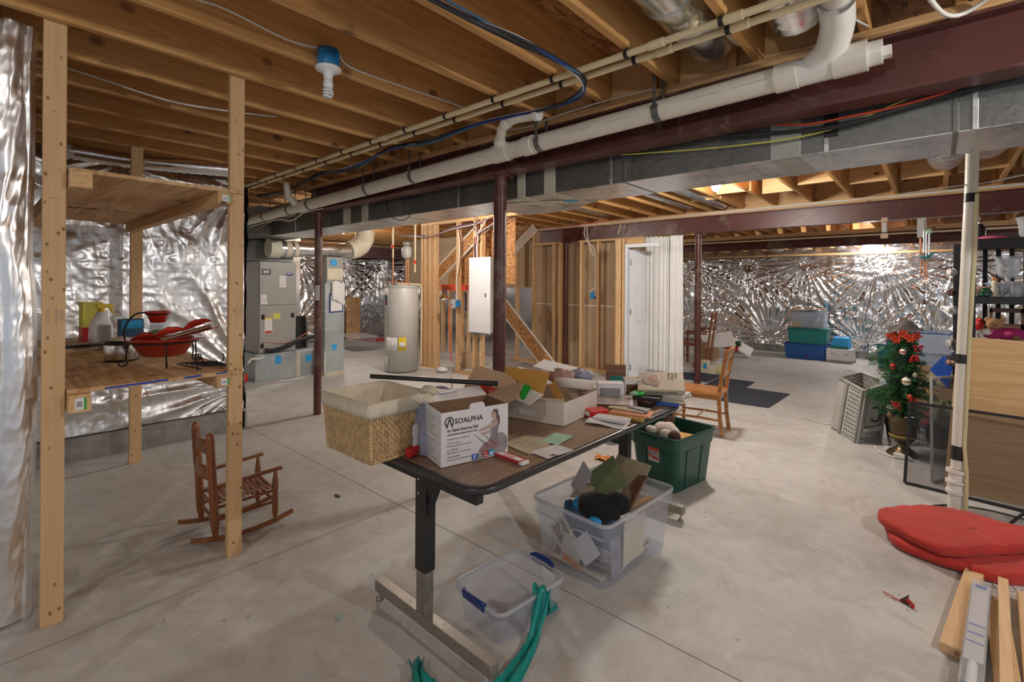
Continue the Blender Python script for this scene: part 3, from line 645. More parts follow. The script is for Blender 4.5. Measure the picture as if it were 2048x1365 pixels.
m = MB(); m.tube(bez([(-2.32, 2.47, 2.44), (-2.24, 2.41, 2.49), (-2.17, 2.36, 2.535), (-2.06, 2.33, 2.555), (-1.94, 2.33, 2.55), (-1.86, 2.33, 2.54)], 4), .033, 16); m.build('branch_pipe', M['pvc'], dp)
for p, q in (((-2.28, 2.44, 2.465), (-2.25, 2.42, 2.485)), ((-2.14, 2.345, 2.545), (-2.10, 2.335, 2.552)), ((-1.87, 2.33, 2.541), (-1.84, 2.33, 2.538))):
    m = MB(); m.tube([p, q], .039, 16); m.build('coupling', M['pvc_white'], dp)
m = MB(); m.tube([(-5.40, 2.45, 2.38), (-5.40, 2.36, 2.45), (-5.40, 2.34, 2.60)], .038, 16); m.build('branch_pipe', M['pvc'], dp)
for x in (-6.35, -5.65, -5.15, -4.0, -3.3, -1.95, -1.14):
    z = zdr(x); m = MB(); w = .020
    c = arcp((x, 2.49, z), .0585, radians(-200), radians(20), 18, (0, 1, 0), (0, 0, 1))
    for i in range(len(c) - 1):
        a, b = c[i], c[i + 1]; m.add([a - Vector((w, 0, 0)), a + Vector((w, 0, 0)), b + Vector((w, 0, 0)), b - Vector((w, 0, 0))], [(0, 1, 2, 3)])
    for yy in (c[0], c[-1]):
        m.add([yy - Vector((w * .5, 0, 0)), yy + Vector((w * .5, 0, 0)), (x + w * .5, yy.y, ZJ + .05), (x - w * .5, yy.y, ZJ + .05)], [(0, 1, 2, 3)])
    m.build('strap', M['galv_dull'], dp, solid=.0015)
m = MB()
for i, x in enumerate((-.95, -1.45, -1.7, -2.6, -.75)):
    put_text(m, 'PVC-1 PIPE 4 IN NSF-DWV', .014, frame((x, 2.434 - .0012, zdr(x) - .008), (1, 0, .02), (0, .35, 1)))
m.build('pipe_lettering', M['ink'], dp)
# cream supply lines
def supply(y, x0, x1, label, extra=None):
    t = thing('water_pipe', ((x0 + x1) / 2, y, 2.575), 0, label, 'water pipe')
    m = MB(); m.tube([(x0, y, 2.575), (x1, y, 2.575)], .0165, 14); m.build('pipe', M['cpvc'], t)
    for x in [-2.80 + .43 * k for k in range(-7, 6)]:
        m = MB(); m.tube([(x - .028, y, 2.575), (x - .010, y, 2.575)], .0215, 10); m.cbox((x - .019, y + .02, 2.585), (.014, .03, .012)); m.build('clip', M['black'], t)
    for x in (-.62, -.95, -3.1): m = MB(); m.tube([(x - .035, y, 2.575), (x + .035, y, 2.575)], .0205, 14); m.build('coupling', M['cpvc'], t)
    if extra: extra(t)
    return t
def ex1(t):
    m = MB(); m.tube([(-.78, 2.05, 2.575), (-.78, 2.05, 2.80)], .017, 12); m.build('riser', M['cpvc'], t)
    m = MB(); m.tube([(-.78, 2.05, 2.58), (-.78, 2.05, 2.64)], .023, 12); m.build('tee', M['cpvc'], t)
supply(2.05, -6.2, 1.9, 'cream water pipe, farther from the white drain pipe of the two clipped under the joists', ex1)
supply(2.135, -6.3, 1.9, 'cream water pipe, nearer the white drain pipe of the two clipped under the joists')
m = MB(); m.tube([(-.72, 2.2, 2.64), (-.72, 2.46, 2.66)], .016, 12); m.tube([(-.72, 2.15, 2.60), (-.72, 2.2, 2.64)], .019, 12); tag(m.build('water_pipe', M['cpvc']), 'short cream pipe stub with a black clip beside the round metal duct', 'water pipe')
# cable bundle
cb = thing('cable_bundle', (-3, 2.3, 2.58), 0, 'drooping bundle of black, blue and white cables under the joists', 'cable bundle')
path = [(-1.48, .3, 2.585), (-1.45, 1.2, 2.585), (-1.40, 1.6, 2.58), (-1.36, 1.9, 2.57), (-1.38, 2.12, 2.56), (-1.52, 2.26, 2.55), (-1.75, 2.31, 2.565), (-2.34, 2.28, 2.585), (-2.8, 2.25, 2.545), (-3.31, 2.25, 2.585), (-3.9, 2.27, 2.53), (-4.62, 2.32, 2.585), (-5.3, 2.38, 2.55), (-5.85, 2.44, 2.57), (-6.25, 2.36, 2.57)]
for i, (mt, r) in enumerate((('blackmatte', .0085), ('black', .0075), ('navy', .0075), ('blackmatte', .007), ('paper_grey', .0045), ('denim', .006))):
    rnd = random.Random(i); pts = [(x + rnd.uniform(-.016, .016), y + rnd.uniform(-.018, .018), z + rnd.uniform(-.022, .008)) for x, y, z in path]
    m = MB(); m.tube(bez(pts, 5), r, 7); m.build('cable', M[mt], cb)
def cable(pts, r, mat, label, n=5, name='cable', cat='cable', stap=()):
    m = MB(); m.tube(bez(pts, n), r, 6); o = m.build(name, M[mat]); return tag(o, label, cat)
cable([(-2.372, -.2, 2.70), (-2.372, .55, 2.69), (-2.372, .75, 2.70), (-2.372, 1.02, 2.67), (-2.37, 1.2, 2.69)], .0065, 'pvc_white', 'white cable stapled to the joist, leading into the blue box on the near side')
cable([(-2.34, 1.27, 2.69), (-2.366, 1.36, 2.65), (-2.372, 1.7, 2.655), (-2.372, 2.0, 2.665), (-2.372, 2.35, 2.67)], .0065, 'pvc_white', 'white cable running from the blue box towards the main beam')
cable([(-3.64, .1, 2.70), (-3.55, .45, 2.64), (-3.5, .8, 2.59), (-3.45, 1.1, 2.60), (-3.4, 1.4, 2.63)], .006, 'pvc_white', 'white cable sagging between joists over the wooden shelf')
cable([(-1.125, .2, 2.70), (-1.125, .9, 2.66), (-1.125, 1.6, 2.64), (-1.12, 2.5, 2.66)], .006, 'pvc_white', 'white cable stapled along the joist left of the round duct')
cable([(-.12, 1.6, 2.72), (-.08, 2.1, 2.66), (-.02, 2.38, 2.56), (.06, 2.56, 2.55), (.2, 2.5, 2.60), (.5, 2.2, 2.68)], .009, 'pvc_white', 'thick white cable drooping onto the main beam at upper right')
cable([(-.55, 1.7, 2.70), (-.45, 2.15, 2.65), (-.34, 2.33, 2.64), (-.22, 2.5, 2.58)], .005, 'paper_grey', 'thin grey cable crossing behind the white drain fitting')
cable([(-2.4, 2.56, 2.60), (-2.1, 2.55, 2.575), (-1.9, 2.545, 2.59), (-1.5, 2.54, 2.60), (-1.2, 2.54, 2.59)], .006, 'pvc', 'white cable lying along the beam plate over the drain pipe')
cable([(-6.9, 2.5, 2.24), (-6.3, 2.52, 2.27), (-5.9, 2.5, 2.26), (-5.6, 2.49, 2.22), (-5.35, 2.52, 2.29), (-5.0, 2.56, 2.31)], .006, 'pvc', 'loose white cables hanging below the far end of the drain pipe')
cable([(-6.8, 2.55, 2.20), (-6.2, 2.54, 2.28), (-5.8, 2.55, 2.23), (-5.5, 2.56, 2.30)], .005, 'card_tan', 'tan cable looped under the far end of the drain pipe')
cable([(-.62, 2.735, 2.315), (-.47, 2.735, 2.285), (-.32, 2.735, 2.285), (-.15, 2.735, 2.29), (.02, 2.735, 2.31), (.2, 2.735, 2.36)], .006, 'redorange', 'red cables tucked between the main beam and the big duct')
cable([(-.9, 2.73, 2.31), (-.6, 2.735, 2.27), (-.35, 2.735, 2.25), (0, 2.75, 2.30), (.5, 2.755, 2.36)], .011, 'blackmatte', 'black cable beside the red cables under the main beam')
cable([(-1.5, 2.74, 2.315), (-1.0, 2.745, 2.262), (-.6, 2.75, 2.235), (-.35, 2.75, 2.25), (-.1, 2.75, 2.32)], .004, 'yellow_pale', 'thin yellow wire drooping in front of the big duct')
cable([(-4.05, 2.72, 2.33), (-4.0, 2.72, 2.18), (-3.85, 2.72, 2.10), (-3.68, 2.72, 2.12), (-3.62, 2.72, 2.33)], .004, 'black', 'thin black wire loop hanging against the big duct')
# cables over beam 2 and down its face
for i, (dy, mt, lb) in enumerate(((.0, 'pvc', 'white cable stapled on the plate over the second beam'), (.03, 'paper_grey', 'grey cable lying over the second beam'), (-.02, 'redorange', 'reddish cable lying over the left part of the second beam'))):
    x1 = 3.0 if i < 2 else -4.0
    cable([(-6.4, 7.2, 2.55), (-5.2, 7.262 + dy * .3, 2.56 + .01 * i), (-4.2, 7.262, 2.57), (-3, 7.262, 2.565), (-1.5, 7.265, 2.585 - .02 * i), (0, 7.262, 2.57 + .01 * i), (x1, 7.262, 2.58)] if i < 2 else [(-6.4, 7.2, 2.58), (-5.2, 7.255, 2.58), (-4.3, 7.26, 2.60), (-4.0, 7.2, 2.61)], .007, mt, lb)
cable([(-4.62, 7.24, 2.55), (-4.60, 7.20, 2.45), (-4.56, 7.20, 2.25), (-4.44, 7.21, 2.05), (-4.44, 7.22, 1.3)], .007, 'pvc_white', 'white cable dropping from the second beam onto a wall stud')
cable([(-4.66, 7.24, 2.55), (-4.65, 7.19, 2.4), (-4.55, 7.19, 2.2), (-4.46, 7.20, 2.0)], .007, 'pvc_white', 'second white cable dropping beside the first at the brown wall')
cable([(-3.98, 7.28, 2.56), (-3.96, 7.22, 2.5), (-3.99, 7.2, 2.36)], .008, 'cpvc', 'short cream cord hanging before the second beam')
# big rectangular duct
dk = thing('air_duct', (-2.6, 3.05, 2.16), 0, 'big rectangular sheet metal duct behind the dusty steel beam', 'air duct')
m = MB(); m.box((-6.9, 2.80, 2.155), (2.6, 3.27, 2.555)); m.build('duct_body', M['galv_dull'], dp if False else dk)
m = MB(); m.box((-6.89, 2.802, 2.1515), (2.6, 3.268, 2.1549)); m.build('lit_duct_bottom', M['galv'], dk)  # underside brighter than the body: reflected light put into its colour
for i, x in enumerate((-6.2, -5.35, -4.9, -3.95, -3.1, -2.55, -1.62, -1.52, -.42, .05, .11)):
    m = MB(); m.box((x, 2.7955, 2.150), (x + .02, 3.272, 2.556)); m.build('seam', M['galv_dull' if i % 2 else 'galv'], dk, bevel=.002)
for x0, x1, mt in ((-5.0, -4.85, 'mastic'), (-4.62, -4.50, 'mastic'), (-2.42, -2.34, 'mastic'), (-2.16, -2.06, 'mastic'), (-.66, -.52, 'mastic_grey')):
    m = MB(); m.box((x0, 2.794, 2.148), (x1, 3.274, 2.556)); m.build('mastic_band', M[mt], dk, bevel=.004)
m = MB(); m.add([(-2.75, 2.86, 2.1475), (-2.3, 3.0, 2.1475), (-1.95, 3.25, 2.1475), (-2.05, 3.27, 2.1475), (-2.45, 3.08, 2.1475), (-2.75, 2.95, 2.1475)], [(0, 1, 2, 3, 4, 5)]); m.build('mastic_smear', M['mastic'], dk, solid=.003)
m = MB(); m.prism([(-2.14 + .05 * cos(a) * 1.3, 3.12 + .045 * sin(a)) for a in np.linspace(0, 2 * pi, 14)[:-1]], 2.1455, 2.147); m.build('blue_sticker', M['sticker_blue'], dk)
m = MB(); m.box((-1.0, 3.0, 2.147), (-.78, 3.18, 2.151)); m.box((-.97, 3.02, 2.145), (-.81, 3.16, 2.147)); m.build('access_panel', M['galv'], dk)
m = MB(); m.box((-.42, 2.792, 2.22), (-.36, 2.799, 2.33)); m.build('black_tape', M['black'], dk)
m = MB(); m.box((-6.55, 2.793, 2.36), (-6.2, 2.799, 2.52)); m.build('mastic_patch', M['mastic'], dk); m = MB(); m.box((-6.50, 2.789, 2.38), (-6.28, 2.793, 2.5)); m.build('blue_cover', M['sticker_blue'], dk)
m = MB(); m.prism([(-3.0, 3.27), (-2.0, 3.27), (-2.0, 3.30), (-2.45, 3.62), (-3.0, 3.62)], 2.17, 2.5); m.build('side_transition', M['galv'], dk)
# round ducts
def round_duct(pts, r, label, mat='galv_round', seams=(), straps=True):
    t = thing('round_duct', pts[0], 0, label, 'round duct'); m = MB(); m.tube(pts, r, 32); m.build('pipe', M[mat], t)
    P = [Vector(p) for p in pts]
    for k in seams:
        a = P[0].lerp(P[-1], k); d = (P[-1] - P[0]).normalized(); m = MB(); m.tube([a - d * .012, a + d * .012], r + .004, 32); m.build('crimp_ring', M['galv'], t)
    return t
round_duct([(-.84, -.2, 2.735), (-.84, 2.46, 2.735)], .128, 'fat shiny round duct between joists near the top of the photo', seams=(.52, .8, .9))
round_duct([(.06, 3.28, 2.40), (.06, 5.9, 2.70)], .135, 'shiny round duct left of the white standing pipe, beyond the big duct', seams=(.02, .6))
round_duct([(.37, 3.28, 2.42), (.31, 5.6, 2.70)], .135, 'shiny round duct right of the white standing pipe, beyond the big duct', seams=(.02, .5))
round_duct([(-2.72, 3.6, 2.655), (-2.72, 7.0, 2.655)], .045, 'slim round duct running between joists towards the second beam', seams=(.4,))
round_duct([(-2.28, 3.28, 2.64), (-2.28, 7.1, 2.66)], .07, 'round duct in the joist bay left of the lit bulb', seams=(.25, .5))
round_duct([(-4.0, 3.28, 2.66), (-4.0, 6.9, 2.66)], .055, 'thin round duct over the nearest column side of the ceiling', seams=(.3, .7))
for i, (x, y) in enumerate(((-3.9, 12.0), (-1.6, 7.9), (.1, 8.0))):
    round_duct([(x, y, 2.66), (x, y + .9, 2.66)] if i else [(x, 11.4, 2.5), (x, 12.3, 2.5)], .12, ['shiny duct end above the foil wall left part', 'shiny round duct beyond the second beam, left of the wind chime', 'shiny round duct beyond the second beam near the black shelving'][i])
def flexduct(pts, r, label, mat='foil'):
    P = bez(pts, 14); rr_ = [r * (1 + .10 * (i % 2) + .04 * random.random()) for i in range(len(P))]
    m = MB(); m.tube(P, rr_, 20); return tag(m.build('flexible_duct', M[mat]), label, 'flexible duct')
flexduct([(-5.2, .55, 2.535), (-5.15, .9, 2.525), (-5.05, 1.25, 2.53), (-4.95, 1.7, 2.55)], .06, 'silver accordion flexible duct over the back of the wooden shelf')
m = MB(); m.blob((-5.2, .48, 2.53), (.09, .10, .07), 14, 8, f=lambda d: 1 + .15 * sin(9 * d.x) * cos(7 * d.z)); tag(m.build('duct_elbow', M['white_fab']), 'white taped elbow at the end of the silver flexible duct', 'duct elbow')
flexduct([(-.47, .95, 2.74), (-.46, 1.6, 2.74), (-.45, 2.05, 2.72), (-.45, 2.36, 2.66)], .105, 'crinkled foil wrapped duct behind the white vertical drain branch')
for i, x in enumerate((-2.7, -2.2, -1.55, -.55, -.2)):
    m = MB(); m.blob((x, WB - .28, 2.36), (.15, .12, .08), 14, 8, f=lambda d: 1 + .12 * sin(11 * d.x + i) * cos(8 * d.z)); tag(m.build('insulation_wad', M['foil']), 'crumpled foil insulation stuffed between joist ends, %s from the left' % ORD[i], 'foil insulation', 'foil wads over the back wall')
# cream pipe before the farthest beam
m = MB(); m.tube([(-5.2, 10.6, 2.43), (1.6, 10.6, 2.43)], .017, 10); tag(m.build('water_pipe', M['cpvc']), 'cream water pipe running in front of the farthest steel beam', 'water pipe')
m = MB(); m.tube([(.07, 2.98, 2.141), (-.25, 3.6, 2.16)], .004, 6)
# ---------------------------------------------------------------- lamps
def cfl(loc, label, lit, boxcol='bluebox', cordz=None):
    t = thing('ceiling_light', loc, 0, label, 'light fixture')
    x, y, z = loc  # z = underside of joists
    if boxcol:
        m = MB(); m.lathe([(0, .06), (.052, .06), (.054, .0), (.054, -.03), (0, -.03)], (x, y, z + .02), 20)
        for a in (.4, 2.0, 3.6, 5.2): m.cbox((x + .055 * cos(a), y + .055 * sin(a), z + .03), (.016, .016, .07))
        m.cbox((x - .05, y - .03, z + .05), (.03, .02, .03)); m.build('outlet_box', M[boxcol], t)
    m = MB(); m.lathe([(0, .0), (.062, .0), (.064, -.008), (.055, -.016), (.028, -.026), (.022, -.05), (.021, -.062), (0, -.062)], (x, y, z - .01), 28); m.build('lamp_holder', M['white'], t)
    m = MB(); m.lathe([(0, 0), (.018, 0), (.024, -.012), (.024, -.035), (.017, -.045), (0, -.045)], (x, y, z - .072), 20); m.build('bulb_base', M['white'], t)
    if lit and label.startswith('glowing'): m = MB(); m.blob((x, y, z - .145), (.046, .046, .055), 20, 14); m.build('glowing_bulb', M['lit'], t); return t
    z0 = z - .115; P = []
    for k in range(60):
        a = k / 60 * 2 * pi * 3.2; rr_ = .021 * (1 if k > 5 else .4 + .1 * k) * (1 if k < 55 else .6); P.append((x + rr_ * cos(a), y + rr_ * sin(a), z0 - .048 * k / 60))
    m = MB(); m.tube(P, .0062, 8); m.build('spiral_tube', M['lit' if lit else 'white'], t)
    return t
cfl((-2.34, 1.22, 2.60), 'unlit spiral bulb in a white holder under a blue box, over the shelf side', False)
cfl((BULB1[0], BULB1[1], BULB1[2] + .145), 'glowing bare bulb between joists beyond the big duct', True)
cfl((BULB2[0], BULB2[1], BULB2[2] + .145), 'glowing bare bulb just in front of the foil back wall', True, None)
for i, (x, y, z) in enumerate(((-5.2, 4.3, 2.42), (-8.4, 4.7, 2.46), (1.7, 1.9, 2.42), (-.2, -1.6, 2.42), (-6.0, 9.6, 2.42), (2.4, 8.0, 2.42))):
    cfl((x, y, z + .145), ['bare spiral bulb behind the big duct near the water heater', 'added spiral bulb hidden over the corner behind the round supply duct', 'bare spiral bulb out at the right of the room', 'bare spiral bulb behind the viewer', 'bare spiral bulb behind the stair', 'added spiral bulb far out at the right, standing in for daylight'][i], True)
# ================================================================ air handler group
XA = -7.70
ah = thing('air_handler', (XA - .3, 3.22, .42), 0, 'tall grey two-panel air handler with an oval blue badge and yellow note', 'air handler')
m = MB(); m.box((XA - .62, 2.93, .42), (XA - .004, 3.50, 1.83)); m.build('cabinet', M['ahu'], ah, bevel=.006)
for a, b, nm in ((1.16, 1.82, 'upper_panel'), (.43, 1.15, 'lower_panel')):
    m = MB(); m.box((XA - .004, 2.94, a), (XA + .012, 3.49, b)); m.build(nm, M['ahu'], ah, bevel=.004)
def stick(par, y0, y1, z0, z1, mat, name, x=XA + .0135, lines=0):
    m = MB(); m.box((x - .001, y0, z0), (x + .0005, y1, z1)); o = m.build(name, [M[mat], M['ink_grey']], par)
    if lines:
        m = MB()
        for k in range(lines):
            z = z1 - (k + 1) * (z1 - z0) / (lines + 1); m.box((x + .0006, y0 + .008, z - .0012), (x + .001, y1 - .012 - .01 * (k % 3), z + .0012))
        m.build('print', M['ink_grey'], o)
    return o
stick(ah, 2.965, 3.10, 1.62, 1.71, 'black', 'control_window'); stick(ah, 2.99, 3.07, 1.645, 1.69, 'paper_grey', 'window_label', XA + .0152)
stick(ah, 3.23, 3.33, 1.43, 1.61, 'paper', 'label', lines=7); stick(ah, 2.955, 3.04, 1.24, 1.32, 'paper', 'label', lines=4); stick(ah, 2.955, 3.05, 1.17, 1.23, 'paper', 'label', lines=2)
stick(ah, 3.14, 3.245, .94, 1.03, 'yellow_pale', 'yellow_note'); stick(ah, 3.015, 3.125, .72, .94, 'paper', 'label', lines=8); stick(ah, 3.015, 3.125, .94, .965, 'yellow', 'label_strip'); stick(ah, 3.02, 3.12, .725, .76, 'red', 'label_strip', XA + .0145)
m = MB(); m.blob((XA + .014, 3.385, 1.64), (.004, .058, .026), 20, 8); m.build('oval_badge', M['navy'], ah)
m = MB(); put_text(m, 'Carrier', .026, frame((XA + .019, 3.345, 1.632), (0, 1, 0), (0, 0, 1))); m.build('badge_lettering', M['paper'], ah)
for y, z in ((2.99, .98), (3.44, .99), (2.98, .54)):
    m = MB(); m.tube(bez([(XA + .014, y, z - .035), (XA + .018, y, z), (XA + .014, y, z + .035)], 4), .022, 12); m.build('latch', M['black'], ah)
m = MB(); m.box((XA - .6, 2.88, .0), (XA + .02, 3.50, .415)); pl = tag(m.build('return_plenum', M['galv_flat'], bevel=.004), 'sheet metal base box under the grey air handler', 'duct box')
m = MB(); m.box((XA + .021, 3.17, .24), (XA + .023, 3.26, .37)); tag(m.build('tape_square', M['sticker_blue']), 'bright blue tape square on the base box under the air handler', 'tape')
m = MB(); m.box((XA - .5, 3.51, .0), (XA + .0, 3.86, .40)); tag(m.build('return_duct', M['galv_flat'], bevel=.004), 'low sheet metal duct joining the air handler base to the upright return', 'duct box')
m = MB(); m.box((XA + .001, 3.50, 0), (XA + .024, 3.56, .40)); tag(m.build('mastic_band', M['mastic']), 'cream mastic seam at the corner of the air handler base', 'duct mastic')
m = MB(); m.box((XA + .001, 3.66, .22), (XA + .003, 3.76, .33)); tag(m.build('tape_square', M['sticker_blue']), 'bright blue tape square behind the slim maroon column', 'tape')
rb = thing('return_riser', (-7.5, 4.0, 0), 0, 'upright square return duct left of the water heater, papers hung on it', 'duct')
m = MB(); m.box((-7.72, 3.83, 0), (-7.40, 4.17, 1.50)); m.build('lower_duct', M['galv_flat'], rb, bevel=.004)
m = MB(); m.box((-7.70, 3.86, 1.50), (-7.41, 4.15, 1.93)); m.build('filter_cabinet', M['ahu'], rb, bevel=.004)
m = MB(); m.box((-7.409, 3.87, 1.56), (-7.40, 4.14, 1.74)); m.build('pale_panel', M['linen'], rb)
m = MB(); m.box((-7.409, 3.93, 1.79), (-7.398, 4.03, 1.89)); m.build('blue_tape', M['sticker_blue'], rb)
m = MB(); m.box((-7.399, 3.95, .40), (-7.397, 4.04, .50)); m.build('blue_tape', M['sticker_blue'], rb)
for z in (.42, .75, 1.05): m = MB(); m.box((-7.72, 3.825, z), (-7.395, 4.175, z + .012)); m.build('seam', M['galv'], rb)
m = MB(); m.box((-7.725, 3.822, 0), (-7.39, 4.178, .06)); m.box((-7.40, 3.822, 0), (-7.395, 3.85, .40)); m.build('mastic_seam', M['mastic'], rb)
m = MB(); m.add([(-7.39, 3.90, 1.02), (-7.39, 4.14, 1.03), (-7.39, 4.14, 1.33), (-7.39, 3.90, 1.33)], [(0, 1, 2, 3)]); cbd = m.build('clipboard', M['navy'], solid=.004); tag(cbd, 'blue clipboard hanging on the upright return duct', 'clipboard')
m = MB(); m.add([(-7.383, 3.92, 1.04), (-7.383, 4.12, 1.05), (-7.383, 4.12, 1.30), (-7.383, 3.92, 1.30)], [(0, 1, 2, 3)]); m.build('paper', M['paper'], cbd, local=False)
m = MB(); m.grid(lambda u, v: (-7.37 + .02 * sin(5 * u), 3.93 + .24 * u + .06 * v * 0, 1.52 - .30 * v - .07 * u * v + .02 * sin(6 * u)), 8, 8); tag(m.build('hanging_paper', M['paper'], solid=.001), 'white paper curling over the blue clipboard', 'paper')
m = MB(); m.box((-7.95, 3.53, 1.83), (-7.6, 3.72, 1.9))
# supply plenum + round trunk
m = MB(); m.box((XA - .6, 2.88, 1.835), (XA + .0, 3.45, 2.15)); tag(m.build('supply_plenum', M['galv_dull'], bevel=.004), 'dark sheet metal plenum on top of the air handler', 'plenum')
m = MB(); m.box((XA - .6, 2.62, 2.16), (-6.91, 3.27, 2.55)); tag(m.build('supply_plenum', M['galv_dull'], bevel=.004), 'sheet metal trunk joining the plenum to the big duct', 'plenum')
rt = thing('round_supply_duct', (-7.5, 3.6, 2.05), 0, 'fat horizontal round duct with a mastic coated elbow over the air handler', 'round duct')
m = MB(); m.tube([(-7.5, 3.12, 2.02), (-7.5, 4.35, 2.06)], .125, 28); m.build('pipe', M['galv_round'], rt)
m = MB(); m.tube([(-7.5, 2.98, 2.02), (-7.5, 3.14, 2.02)], .145, 28); m.tube([(-7.5, 3.22, 2.02), (-7.5, 3.30, 2.02)], .13, 28); m.tube([(-7.5, 3.34, 2.025), (-7.5, 3.40, 2.03)], .13, 28); m.build('mastic_collar', M['mastic'], rt)
m = MB(); m.tube([(-7.5, 4.30, 2.06), (-7.5, 4.42, 2.09), (-7.5, 4.53, 2.16), (-7.5, 4.60, 2.27), (-7.5, 4.62, 2.42)], .16, 24); m.build('elbow', M['linen'], rt)
# insulated line, drain, filters
cable([(XA + .03, 3.02, .47), (XA + .07, 3.12, .46), (XA + .08, 3.3, .50), (XA + .07, 3.5, .58), (XA + .05, 3.75, .62), (-7.65, 3.82, .62)], .035, 'blackmatte', 'thick black insulated line curving across the front of the air handler', name='insulated_line', cat='insulated pipe')
cable([(XA + .02, 2.98, .62), (XA + .04, 3.15, .58), (XA + .04, 3.4, .57), (XA + .03, 3.6, .66), (XA + .03, 3.75, .74)], .006, 'copper', 'thin copper line across the front of the air handler', name='copper_line', cat='pipe')
cable([(XA + .02, 3.0, .36), (XA + .05, 2.9, .35), (XA + .05, 2.82, .36), (XA + .02, 2.78, .30)], .018, 'pvc_white', 'short white condensate pipe at the foot of the air handler', name='drain_line', cat='pipe')
m = MB(); m.beam((-7.95, 3.62, .75), (-7.80, 3.62, .40), .02, .4); 
t = thing('air_filter', (-7.95, 3.70, .41), 0, 'dark air filter leaning between the air handler and the return duct', 'filter')
m = MB(); m.beam((-7.95, 3.70, .41), (-8.0, 3.68, .95), .24, .02, up=(1, .2, 0)); m.build('filter_media', M['blackmatte'], t); m = MB(); m.beam((-7.93, 3.80, .41), (-7.98, 3.81, .93), .02, .03, up=(1, 0, 0)); m.build('frame_edge', M['greyL'], t)
m = MB(); m.blob((XA + .05, 2.72, .09), (.06, .05, .08), 12, 8); tag(m.build('red_can', M['red']), 'small red object on the floor beside the air handler', 'can')
# ================================================================ water heater
wh = thing('water_heater', (-6.95, 5.02, 0), 0, 'tall pale grey cylindrical water heater with yellow energy tag', 'water heater')
cx, cy, R_ = -6.93, 4.98, .285
m = MB(); m.lathe([(0, .02), (R_, .02), (R_, 1.46), (R_ - .01, 1.475), (0, 1.485)], (cx, cy, 0), 48); m.build('tank', M['heater'], wh)
m = MB(); m.lathe([(R_ + .004, 1.43), (R_ + .008, 1.455), (R_ + .004, 1.478)], (cx, cy, 0), 48); m.build('top_rim', M['greyL'], wh)
def on_tank(a0, a1, z0, z1, mat, name, dr_=.003, n=6):
    m = MB(); m.smooth = True
    A = [radians(a0 + (a1 - a0) * k / n) for k in range(n + 1)]; q = R_ + dr_
    for i in range(n): m.add([(cx + q * cos(A[i]), cy + q * sin(A[i]), z0), (cx + q * cos(A[i + 1]), cy + q * sin(A[i + 1]), z0), (cx + q * cos(A[i + 1]), cy + q * sin(A[i + 1]), z1), (cx + q * cos(A[i]), cy + q * sin(A[i]), z1)], [(0, 1, 2, 3)])
    return m.build(name, M[mat], wh, solid=.004)
# facing angle towards the camera is about -35 degrees
on_tank(-104, -84, 1.02, 1.42, 'heater', 'thermostat_cover', .012); on_tank(-100, -88, 1.14, 1.32, 'black', 'control_display', .02)
on_tank(-96, -91, 1.16, 1.19, 'red', 'warning_dot', .026)
on_tank(-93, -50, .38, .60, 'paper', 'label', .003); on_tank(-46, -20, .38, .60, 'yellow', 'energy_label', .004); on_tank(-42, -24, .44, .52, 'paper', 'energy_label_box', .007); on_tank(-102, -84, .03, .28, 'heater', 'lower_cover', .012)
m = MB(); m.tube([(cx + .02, cy - .1, 1.50), (cx + .12, cy + .12, 1.50), (cx + .22, cy + .22, 1.49), (cx + .24, cy + .24, 1.44), (cx + .24, cy + .24, .12)], .014, 10); m.build('relief_pipe', M['cpvc'], wh)
for dx, dy, z in ((-.12, -.10, 2.6), (.10, .06, 1.95)):
    m = MB(); m.tube([(cx + dx, cy + dy, 1.48), (cx + dx, cy + dy, min(z, 2.0))], .012, 10); m.build('copper_pipe', M['copper'], wh)
m = MB(); m.tube([(cx - .24, cy - .12, 1.53), (cx + .10, cy + .06, 1.53)], .012, 10); m.build('copper_pipe', M['copper'], wh)
m = MB(); m.tube([(cx - .12, cy - .10, 1.95), (cx - .12, cy - .10, ZJ)], .014, 10); m.build('cream_riser', M['cpvc'], wh)
m = MB(); m.tube([(cx + .17, cy + .15, 1.7), (cx + .17, cy + .15, ZJ)], .016, 10); m.build('cream_riser', M['cpvc'], wh)
for dx, dy, z in ((-.12, -.10, 2.14), (.17, .15, 1.88)): m = MB(); m.cbox((cx + dx + .01, cy + dy - .02, z), (.02, .05, .06)); m.build('valve_handle', M['redorange'], wh)
et = thing('expansion_tank', (cx + .08, cy, 1.93), 0, 'small white expansion tank above the water heater', 'tank')
m = MB(); m.lathe([(0, -.10), (.04, -.098), (.075, -.07), (.088, -.02), (.088, .05), (.075, .1), (.04, .125), (0, .13)], (cx + .09, cy + .03, 2.03), 24); m.build('shell', M['greyL'], et)
m = MB(); m.lathe([(0, 0), (.06, 0), (.06, .05), (0, .06)], (cx + .09, cy + .03, 2.165), 16); m.build('dark_cap', M['grey'], et)
m = MB(); m.tube([(cx + .09, cy + .03, 1.53), (cx + .09, cy + .03, 1.93)], .01, 8); m.build('stem', M['copper'], et)
